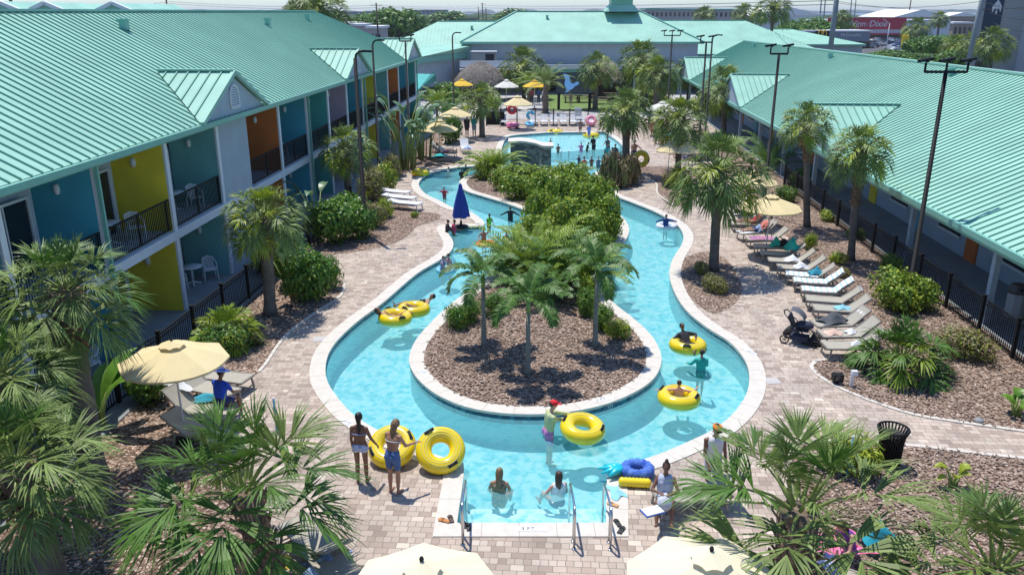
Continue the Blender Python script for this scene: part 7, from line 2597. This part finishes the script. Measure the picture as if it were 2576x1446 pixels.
# ------------------------------------------------------------------ the town beyond
def px_at(x, y, Y):
    return atY(x, y, Y)
def gy(Y):      # metres per picture pixel at distance Y near the horizon
    return Y / 2145.0
BW = {}
def block(name, label, x0, x1, ytop, Y, depth, wall, roofm=None, floors=3, bays=10, win=True, group=None, kind='building', roof='flat'):
    a, b = px_at(x0, ytop, Y), px_at(x1, ytop, Y)
    h = a.z
    t = thing(name, label, kind, ((a.x + b.x) / 2, Y + depth / 2, 0), 0, group)
    w = b.x - a.x
    mb = MB(); mb.box((0, 0, h / 2), (w, depth, h)); mb.build('wall', wall, t)
    if roof == 'flat':
        MB().box((0, 0, h + .3), (w + 1, depth + 1, .6)).build('roof', roofm or M['concrete_pale'], t)
    elif roof == 'gable':
        hw = w / 2 + .6
        r = min(h * .45, w * .14)
        MB().add([(-hw, -depth / 2 - .6, h), (hw, -depth / 2 - .6, h), (hw, depth / 2, h), (-hw, depth / 2, h), (-hw * .0, -depth / 2 - .6, h + r), (0, depth / 2, h + r)],
                 [(0, 4, 5, 3), (1, 2, 5, 4), (0, 1, 4), (3, 5, 2), (0, 3, 2, 1)]).build('roof', roofm or M['trimwhite'], t)
    if win:
        for f in range(floors):
            for i in range(bays):
                x = -w / 2 + w * (i + .5) / bays
                z = h * (f + .55) / floors
                MB().box((x, -depth / 2 - .06, z), (w / bays * .42, .12, h / floors * .42)).build('window', M['glass'], t)
    return t
cream = mat('cream_render', (.45, .40, .38), .9, var=.1)
greyb = mat('blue_grey_render', (.22, .26, .33), .9, var=.15)
whiteroof = mat('white_membrane_roof', (.80, .79, .77), .8)
tanw = mat('tan_render', (.32, .26, .20), .9, var=.1)
block('apartment_block', 'long cream three-storey apartment block beyond the hall roof on the right', 1626, 1760, 26, 330, 14, cream, M['roof_trim'], 3, 12)
block('apartment_block', 'cream apartment block end with a white bay, left of the tall fan palm', 1762, 1880, 27, 335, 14, cream, M['roof_trim'], 3, 10)
block('warehouse', 'low white-roofed warehouse behind the tall fan palm', 1890, 2070, 40, 380, 60, M['trimwhite'], whiteroof, win=False, roof='gable')
block('office_block', 'low dark blue office block on the horizon above the apartment block', 1870, 1960, 22, 900, 20, greyb, greyb, 2, 8)
block('condo_block', 'distant blue-grey condominium block on the left of the horizon', 850, 960, 31, 900, 30, greyb, M['concrete'], 4, 9)
block('condo_block', 'distant blue-grey condominium block on the horizon above the left wing roof', 1030, 1122, 27, 880, 30, greyb, M['concrete'], 4, 9)
for i, (x0, x1, y, Y) in enumerate([(880, 915, 66, 240), (925, 958, 72, 220), (860, 895, 62, 260), (2400, 2447, 60, 330), (2385, 2455, 42, 400)]):
    block('low_house', ['pale-roofed low house behind the motel roof, middle', 'pale-roofed low house behind the motel roof, right', 'pale-roofed low house behind the motel roof, left', 'low white shop with dark red front right of the supermarket', 'tan-walled hall with a white gable roof behind the supermarket'][i],
          x0, x1, y, Y, 12, cream if i < 3 else tanw, whiteroof, 1, 4, group='low buildings of the town', roof='gable' if i in (4,) else 'flat')
block('warehouse', 'large white-roofed gable hall behind the supermarket sign', 2250, 2385, 44, 390, 40, tanw, whiteroof, win=False, roof='gable')
# houses beyond the ridge at top left
for x0, x1, yb, Y, lb in [(-40, 40, 10, 60, 'white gable roof peeking over the motel ridge at the top left corner'), (85, 150, 14, 62, 'pale gable roof over the motel ridge, second from the left corner'), (205, 370, 14, 66, 'green gable with white edge over the motel ridge at upper left')]:
    a, b = px_at(x0, 32, Y), px_at(x1, 32, Y)
    t = thing('gable_building', lb, 'building', ((a.x + b.x) / 2, Y, 0), 0, 'gables beyond the motel ridge')
    w = (b.x - a.x) / 2
    zt = px_at(x0, yb - 6, Y).z
    zb = zt - w * .45
    MB().box((0, 6, zb / 2), (2 * w, 10, zb)).build('wall', M['stucco_grey'], t)
    MB().add([(-w, 0, zb), (w, 0, zb), (0, 0, zt), (-w, 12, zb), (w, 12, zb), (0, 12, zt)], [(0, 1, 2), (3, 5, 4), (0, 2, 5, 3), (1, 4, 5, 2)]).build('roof', M['roof'], t)
    mb = MB(); mb.bar((-w - .3, -.1, zb - .1), (0, -.1, zt), .3, .25); mb.bar((w + .3, -.1, zb - .1), (0, -.1, zt), .3, .25); mb.build('gable_trim', whiteroof, t)

# supermarket with the red sign
a, b = px_at(2085, 50, 300), px_at(2392, 50, 300)
t = thing('supermarket', 'pale supermarket with a long dark red sign band and white slanted lettering', 'building', (0, 300, 0))
h = a.z
paleW = mat('pale_store_wall', (.62, .64, .67), .8)
redS = mat('dark_red_sign', (.45, .012, .045), .5)
MB().box(((a.x + b.x) / 2, 10, h / 2), (b.x - a.x, 20, h)).build('wall', paleW, t)
c, d = px_at(2085, 48, 299), px_at(2279, 74, 299)
MB().box(((c.x + d.x) / 2, -.2, (c.z + d.z) / 2 + .1), (d.x - c.x, .3, c.z - d.z + .4)).build('sign_band', redS, t)
me = text_mesh("Winn", 3.0, .02, 'LEFT')
def sign_text(s, size, m, parent, loc, shear=.22, name='lettering', sx=1.0):
    me = text_mesh(s, size, .02, 'LEFT')
    me.materials.clear(); me.materials.append(m)
    for v in me.vertices:
        v.co.x = v.co.x * sx + v.co.y * shear
    o = place_mesh(name, me, parent, loc)
    o.rotation_euler = (pi / 2, 0, 0)
    return o
wl0 = px_at(2135, 61, 298.5)
sign_text("Winn", 2.9, M['trimwhite'], t, (wl0.x, -.42, wl0.z))
ck = MB(); q = px_at(2181, 61, 298.5); ck.bar((q.x, -.42, q.z + .1), (q.x + .5, -.42, q.z - .75), .3, .05); ck.bar((q.x + .5, -.42, q.z - .75), (q.x + 1.5, -.42, q.z + .9), .3, .05); ck.build('check_mark', M['trimwhite'], t)
q = px_at(2191, 61, 298.5)
sign_text("Dixie", 2.9, M['trimwhite'], t, (q.x, -.42, q.z))
e, f = px_at(2170, 88, 299), px_at(2300, 106, 299)
MB().box(((e.x + f.x) / 2, -.1, e.z / 2), (f.x - e.x, .3, e.z)).build('shop_front', M['glass'], t)
MB().box(((e.x + f.x) / 2, -.6, e.z + .25), (f.x - e.x, 1.2, .5)).build('canopy', redS, t)
# fast food restaurant
a, b = px_at(1972, 80, 245), px_at(2190, 80, 245)
t = thing('restaurant', 'grey fast food restaurant with white roof edge and black sign panel with yellow arches', 'building', (0, 245, 0))
h = a.z
gw = mat('grey_panel_wall', (.22, .25, .30), .7, var=.1)
MB().box(((a.x + b.x) / 2, 8, h / 2), (b.x - a.x, 16, h)).build('wall', gw, t)
MB().box(((a.x + b.x) / 2, 8, h + .15), (b.x - a.x + .8, 16.8, .35)).build('roof_edge', M['trimwhite'], t)
c, d = px_at(2052, 78, 244.5), px_at(2086, 108, 244.5)
MB().box(((c.x + d.x) / 2, -.25, (c.z + d.z) / 2), (d.x - c.x, .4, c.z - d.z)).build('sign_panel', M['black'], t)
yel = mat('yellow_arch', (.85, .55, .02), .5)
def arches(w, hh):
    mb = MB()
    for s in (-1, 1):
        mb.tube([(s * w * .25 + cos(pi * i / 10) * w * .22, 0, sin(pi * i / 10) ** .8 * hh) for i in range(11)], w * .055, 6)
    return mb
q = px_at(2069, 96, 244)
arches(2.6, 2.2).build('arches', yel, t, (q.x, -.62, q.z - .1))
q = px_at(2118, 89, 244)
sign_text("McDonald's", 1.25, M['trimwhite'], t, (q.x, -.12, q.z), 0)
e, f = px_at(2090, 105, 244.6), px_at(2188, 122, 244.6)
MB().box(((e.x + f.x) / 2, -.05, e.z / 2), (f.x - e.x, .2, e.z)).build('window', M['glass'], t)
g = px_at(2277, 104, 215)
t = thing('arches_sign', 'yellow roadside sign shaped as a rounded double arch on a red base', 'sign', (g.x, 215, 0))
MB().cyl((0, 0, 0), (0, 0, g.z - 1.2), .2).build('pole', M['concrete'], t)
mb = MB()
for s in (-1, 1):
    mb.box((s * .45, 0, g.z + .1), (.85, .4, 2.2)); mb.ell((s * .45, 0, g.z + 1.2), (.42, .2, .35), 12)
mb.build('arch_panel', yel, t)
MB().box((0, 0, g.z - 1.3), (1.7, .5, .6)).build('base_panel', redS, t)

# hotel tower at the top right
t = thing('tower_hotel', 'tall grey hotel tower with dark blue banner and white leaf emblems at top right', 'building', (0, 0, 0))
Yt = 122.0
xa, xb, xc, xd = [px_at(x, 100, Yt).x for x in (2452, 2512, 2558, 2576)]
tg = mat('warm_grey_render', (.42, .41, .40), .85, var=.05)
tg2 = mat('light_grey_render', (.58, .58, .60), .85, var=.05)
navy = mat('navy_panel', (.018, .04, .08), .5)
mb = MB(); mb.prism([(xa, Yt), (xc + 1, Yt), (xc + 10, Yt + 14), (xa + 8.6, Yt + 14)], 0, 28); mb.build('wall', tg, t)
mb = MB(); mb.box(((xa + xb) / 2 + .2, Yt - .12, 18), (xb - xa - 1.0, .3, 24)); bnr = mb.build('banner', navy, t)
for k, z in enumerate((10.6, 6.9, 14.4)):
    e = MB()
    cx = (xa + xb) / 2 + (.3 if k % 2 else .5)
    for (dx, dz, w, hh, sk) in ((-.42, 0, .26, .75, -.5), (.0, .25, .30, .95, .0), (.42, .05, .26, .75, .5), (0, -.62, .18, .4, .0)):
        e.poly([(cx + dx - w, Yt - .29, z + dz), (cx + dx + sk * .3, Yt - .29, z + dz - hh), (cx + dx + w, Yt - .29, z + dz), (cx + dx - sk * .4, Yt - .29, z + dz + hh)])
    e.build('leaf_emblem', M['markwhite'], bnr)
mb = MB(); mb.box(((xa + xb) / 2, Yt - .1, 1.6), (xb - xa - 1.4, .3, 3.2)); mb.build('entrance', M['glass'], t)
mb = MB(); mb.box((xc + 8, Yt - 3, 14), (15, 18, 28)); mb.build('side_block', tg2, t)
for f in range(6):
    for i in range(3):
        x = xc + 1.6 + i * 2.6
        w = MB(); w.box((x, Yt - 12.03, 2.6 + f * 3.1), (1.1, .1, 1.6)); wo = w.build('window', M['glass'], t)
        MB().box((x, Yt - 12.09, 2.6 + f * 3.1), (1.15, .06, .08)).build('glazing_bar', M['trimwhite'], wo)
# utility poles and wires
def upole(top, bot, Y, r, label, m='concrete', h=None, arms=0):
    a, b = px_at(top[0], top[1], Y), px_at(bot[0], bot[1], Y)
    ht = h or a.z
    x = b.x
    t = thing('utility_pole', label, 'utility pole', (x, Y, 0), 0, 'utility poles')
    lean = (a.x - b.x) / max(1, (a.z - b.z))
    MB().tube([(-b.z * lean, 0, 0), ((ht - b.z) * lean, 0, ht)], [r, r * .8], 10).build('pole', M[m], t)
    for k in range(arms):
        z = ht - .5 - k * 1.4
        MB().bar((-1.3, 0, z), (1.3, 0, z), .12).build('cross_arm', M[m], t)
    return t, ht
upole((2104, 0), (2089, 125), 112, .36, 'thick pale grey utility pole in front of the fast food restaurant', h=17)
upole((2470, 0), (2433, 168), 88, .26, 'pale utility pole left of the hotel tower', h=16, arms=0)
upole((418, 0), (420, 22), 150, .16, 'dark utility pole above the motel ridge, near the gables', 'bark', h=13, arms=2)
upole((25, 0), (31, 16), 90, .2, 'dark utility pole at the far left above the ridge', 'bark', h=14)
upole((946, 8), (950, 70), 190, .2, 'wooden utility pole between the motel roof and the left rear wing', 'bark', arms=1)
upole((1213, 8), (1215, 45), 420, .3, 'distant utility pole above the left part of the hall roof, middle of a cluster', 'bark', arms=1)
upole((1203, 18), (1204, 45), 430, .25, 'distant utility pole above the left part of the hall roof, left of a cluster', 'bark')
upole((1222, 20), (1223, 45), 440, .25, 'distant utility pole above the left part of the hall roof, right of a cluster', 'bark')
for i, x in enumerate((2063, 2073, 2106, 2139, 2150)):
    upole((x + 4, -10), (x, 40), 420 + 30 * i, .35, 'distant leaning transmission pole on the right horizon, number %s from the left' % ['one', 'two', 'three', 'four', 'five'][i], 'concrete', h=22)
upole((2292, 0), (2288, 25), 400, .3, 'distant dark pole above the white gable hall', 'bark', h=16)
t = thing('street_lamp', 'white street lamp with a slanting arm before the red supermarket sign', 'street lamp', (px_at(2236, 75, 230).x, 230, 0))
MB().cyl((0, 0, 0), (0, 0, 7.0), .14, .09).build('pole', M['trimwhite'], t); MB().bar((0, 0, 6.9), (-1.9, 0, 8.2), .12).build('arm', M['trimwhite'], t)
wires = [((418, 4), (946, 14), 150, 190), ((418, 9), (946, 20), 150, 190), ((946, 14), (1213, 14), 190, 420), ((946, 18), (1213, 20), 190, 420), ((1213, 14), (2104, 2), 420, 112), ((1213, 20), (2104, 12), 420, 112),
         ((2104, 4), (2576, 20), 112, 88), ((2104, 8), (2470, 4), 112, 88), ((2470, 2), (2640, 12), 88, 80), ((2470, 22), (2640, 42), 88, 80), ((2470, 42), (2640, 80), 88, 80), ((25, 5), (418, 6), 90, 150)]
for i, (p, q, Y1, Y2) in enumerate(wires):
    a, b = px_at(p[0], p[1], Y1), px_at(q[0], q[1], Y2)
    mb = MB()
    mb.tube([a.lerp(b, k / 12) - Vector((0, 0, .6 * (1 - (2 * k / 12 - 1) ** 2))) for k in range(13)], .022 if Y1 < 200 else .04, 4)
    o = mb.build('power_line', M['blackmatte'])
    tag(o, 'thin overhead power line %s' % ['from the ridge pole to the wooden pole, upper', 'from the ridge pole to the wooden pole, lower', 'from the wooden pole to the distant cluster, upper', 'from the wooden pole to the distant cluster, lower',
        'crossing the sky over the hall to the grey pole, upper', 'crossing the sky over the hall to the grey pole, lower', 'from the grey pole across to the tower', 'between the two pale poles, high', 'at the top right corner before the tower, highest',
        'before the tower, second from the top', 'before the tower, lowest of three', 'at the far left over the gables'][i], 'power line', 'overhead power lines')

# trees
def tr(px, Y, h, r_, label, mats='d', seed=1):
    a = px_at(px, 50, Y)
    tree((a.x, Y, 0), h, r_, label, seed=seed)
tl = [(965, 260, 11, 9, 'leafy tree behind the wooden utility pole'), (1000, 280, 12, 10, 'taller leafy tree left of the blue-grey block'), (925, 300, 9.5, 8, 'low round tree beyond the motel roof end'), (1025, 300, 9, 8, 'leafy tree at the left end of the rear wing ridge'),
      (1130, 500, 11, 14, 'far tree left of the pole cluster'), (1290, 500, 12, 13, 'far tree beside the pole cluster'), (1270, 480, 7, 8, 'far small tree left of the hall ridge'), (2010, 255, 8, 8, 'dark tree mass left of the restaurant'), (2045, 260, 8.5, 8, 'dark tree behind the restaurant sign'),
      (2110, 262, 7.5, 7, 'dark tree right of the grey utility pole'), (1985, 250, 7, 6, 'dark tree at the corner of the white warehouse'), (2200, 470, 8, 9, 'far tree on the horizon above the red sign'), (2225, 480, 9, 7, 'second far tree on the horizon above the red sign'),
      (2310, 200, 4, 4, 'round green tree at the parking lot edge'), (2350, 190, 5, 4.5, 'orange-tinged tree right of the yellow arches sign'), (2390, 180, 5.5, 5, 'bushy tree left of the hotel tower entrance'), (2425, 150, 4, 3.5, 'bushy small tree at the hotel tower foot'),
      (2250, 175, 2.6, 5, 'low hedge tree beyond the ridge, left'), (2210, 170, 2.2, 4, 'low bright bush beyond the ridge, beside the cars'), (2330, 165, 2.4, 5, 'low hedge tree beyond the ridge, right')]
for i, (x, Y, h, r_, lb) in enumerate(tl):
    tr(x, Y, h, r_, lb, seed=i + 1)
fars = MB()
for i in range(150):
    x = R.uniform(-420, 620)
    Y = R.uniform(520, 1350)
    fars.ell((x * Y / 900, Y, 2), (R.uniform(10, 26), 8, R.uniform(3.5, 7)), 8)
o = fars.build('far_woodland', M['far_green']); struct(o, 'stuff'); o['label'] = 'low far woodland along the shore'; o['category'] = 'woodland'
FPB = 'fan palms of the town'
for i, (b, Y, top, rc, lb) in enumerate([((1945, 70), 150, (1945, 18), 3.4, 'tall shaggy fan palm before the white warehouse'), ((1872, 60), 210, (1872, 35), 3.2, 'fan palm right of the apartment block'), ((2120, 60), 260, (2120, 44), 3, 'fan palm top behind the dark trees'),
                            ((2302, 110), 220, (2306, 72), 3.6, 'fan palm with brown skirt right of the yellow arches sign'), ((2358, 100), 230, (2364, 48), 2.6, 'slim tall fan palm with bare trunk before the supermarket wall'),
                            ((2400, 130), 160, (2402, 118), 3, 'wide fan palm left of the second utility pole'), ((2500, 130), 112, (2500, 108), 2.6, 'feathery pale palm at the foot of the hotel tower banner'),
                            ((2440, 130), 130, (2445, 112), 2.4, 'fan palm just right of the second utility pole'), ((800, 40), 105, (800, 22), 4.0, 'big dark palm rising behind the motel ridge end'), ((775, 40), 112, (768, 26), 2.5, 'smaller palm behind the motel ridge, left of the big one'),
                            ((1770, 45), 230, (1772, 40), 3.2, 'feathery palm before the apartment block'), ((745, 40), 118, (740, 28), 1.8, 'tiny palm top at the motel ridge')]):
    x = px_at(b[0], b[1], Y).x
    c = px_at(top[0], top[1], Y)
    sabal((x, Y, 0), (c.x, Y, c.z), rc, lb, i % 3, .28, name='fan_palm', group=FPB, boots=.2)

# cars
CARM = [mat('car_paint_%d' % i, c, .25, coat=.6) for i, c in enumerate([(.7, .7, .72), (.05, .06, .08), (.32, .02, .02), (.10, .16, .30), (.35, .36, .38), (.75, .74, .70)])]
def car_proto(m, nm, label):
    t = thing('parked_car', label, 'car', (0, 0, -60), 0, 'cars parked beyond the roofs')
    prof = [(-2.25, .35), (-2.3, .75), (-2.1, .95), (-1.55, 1.02), (-1.0, 1.42), (.55, 1.45), (1.2, 1.0), (2.1, .85), (2.28, .6), (2.25, .35)]
    mb = MB()
    n = len(prof)
    vs = [(x, s * (.88 if z < 1.1 else .70), z) for s in (-1, 1) for x, z in prof]
    mb.add(vs, [tuple(range(n)), tuple(range(2 * n - 1, n - 1, -1))] + [(i, i + n, (i + 1) % n + n, (i + 1) % n) for i in range(n)])
    mb.build('body', m, t)
    g = MB()
    g.add([(-1.45, s * .885 * .9, 1.0) for s in (-1, 1)], [])
    for s in (-1, 1):
        g.add([(-1.35, s * .86, 1.03), (1.05, s * .86, 1.03), (.5, s * .745, 1.38), (-.95, s * .745, 1.38)], [(0, 1, 2, 3) if s > 0 else (3, 2, 1, 0)])
    g.add([(1.22, -.78, 1.02), (1.22, .78, 1.02), (.62, .66, 1.42), (.62, -.66, 1.42)], [(0, 1, 2, 3)])
    g.add([(-1.58, -.78, 1.05), (-1.58, .78, 1.05), (-1.08, .66, 1.41), (-1.08, -.66, 1.41)], [(3, 2, 1, 0)])
    g.build('window', M['glass'], t)
    for x in (-1.4, 1.4):
        for s in (-1, 1):
            w = MB().cyl((x, s * .72, .33), (x, s * .92, .33), .33, n=14).build('wheel', M['blackmatte'], t)
            MB().cyl((x, s * .922, .33), (x, s * .93, .33), .19, n=10).build('rim', M['steel'], w)
    for s in (-1, 1):
        MB().box((2.27, s * .6, .68), (.05, .35, .14)).build('headlight', M['markwhite'], t)
    return t
CW_ = ['white', 'black', 'red', 'dark blue', 'grey', 'cream']
protos = {}
cars = [(2205, 98, 5), (2222, 101, 1), (2240, 98, 0), (2258, 100, 4), (2275, 97, 0), (2215, 108, 4), (2235, 108, 1), (2262, 110, 3), (2292, 112, 5), (2195, 112, 1), (2180, 113, 4), (2160, 114, 1), (2140, 115, 4),
        (2240, 118, 0), (2262, 122, 0), (2275, 120, 2), (2392, 124, 0), (2410, 128, 1), (2380, 130, 4), (2402, 138, 5), (2368, 128, 1), (2395, 146, 0), (2413, 146, 2), (2430, 148, 3), (2370, 142, 4)]
for i, (x, y, k) in enumerate(cars):
    g = G(x, y + 8)
    lb = '%s car beyond the right roof ridge, %s' % (CW_[k], ['at the far left of the back row', 'second in the back row', 'middle of the back row', 'fourth in the back row', 'right end of the back row', 'second row left', 'second row middle', 'second row before the yellow sign', 'second row right end',
        'beside the restaurant corner', 'before the restaurant windows, right', 'before the restaurant windows, middle', 'before the restaurant windows, left', 'at the kerb near the ridge', 'just left of the yellow sign base', 'under the yellow sign', 'back row near the tower, left', 'back row near the tower, right',
        'middle row near the tower, left', 'middle row near the tower, right', 'alone left of the tower rows', 'nearest row by the tower, on the left', 'nearest row by the tower, in the middle', 'nearest tower row, near the pole foot', 'nearest row by the tower, far left'][i])
    if k not in protos:
        protos[k] = car_proto(CARM[k], CW_[k], lb)
        put(protos[k], (g.x, g.y, -.02), .2 + (i % 3) * .05)
    else:
        dup(protos[k], (g.x, g.y, -.02), .2 + (i % 4) * 1.5, lb)
# ------------------------------------------------------------------ summer air
m = bpy.data.materials.new('summer_haze'); m.use_nodes = True
N, L = m.node_tree.nodes, m.node_tree.links
N.remove(N["Principled BSDF"])
pv = N.new("ShaderNodeVolumePrincipled")
pv.inputs["Density"].default_value = 0.00015
pv.inputs["Color"].default_value = (0.80, 0.88, 1.0, 1)
pv.inputs["Anisotropy"].default_value = 0.3
L.new(pv.outputs[0], N["Material Output"].inputs["Volume"])
hz_ = MB().box((0, 2900, 16), (13000, 6800, 36)).build('haze', m)
struct(hz_, 'stuff')
hz_['label'] = 'thin pale summer haze over the whole place'
hz_['category'] = 'haze'
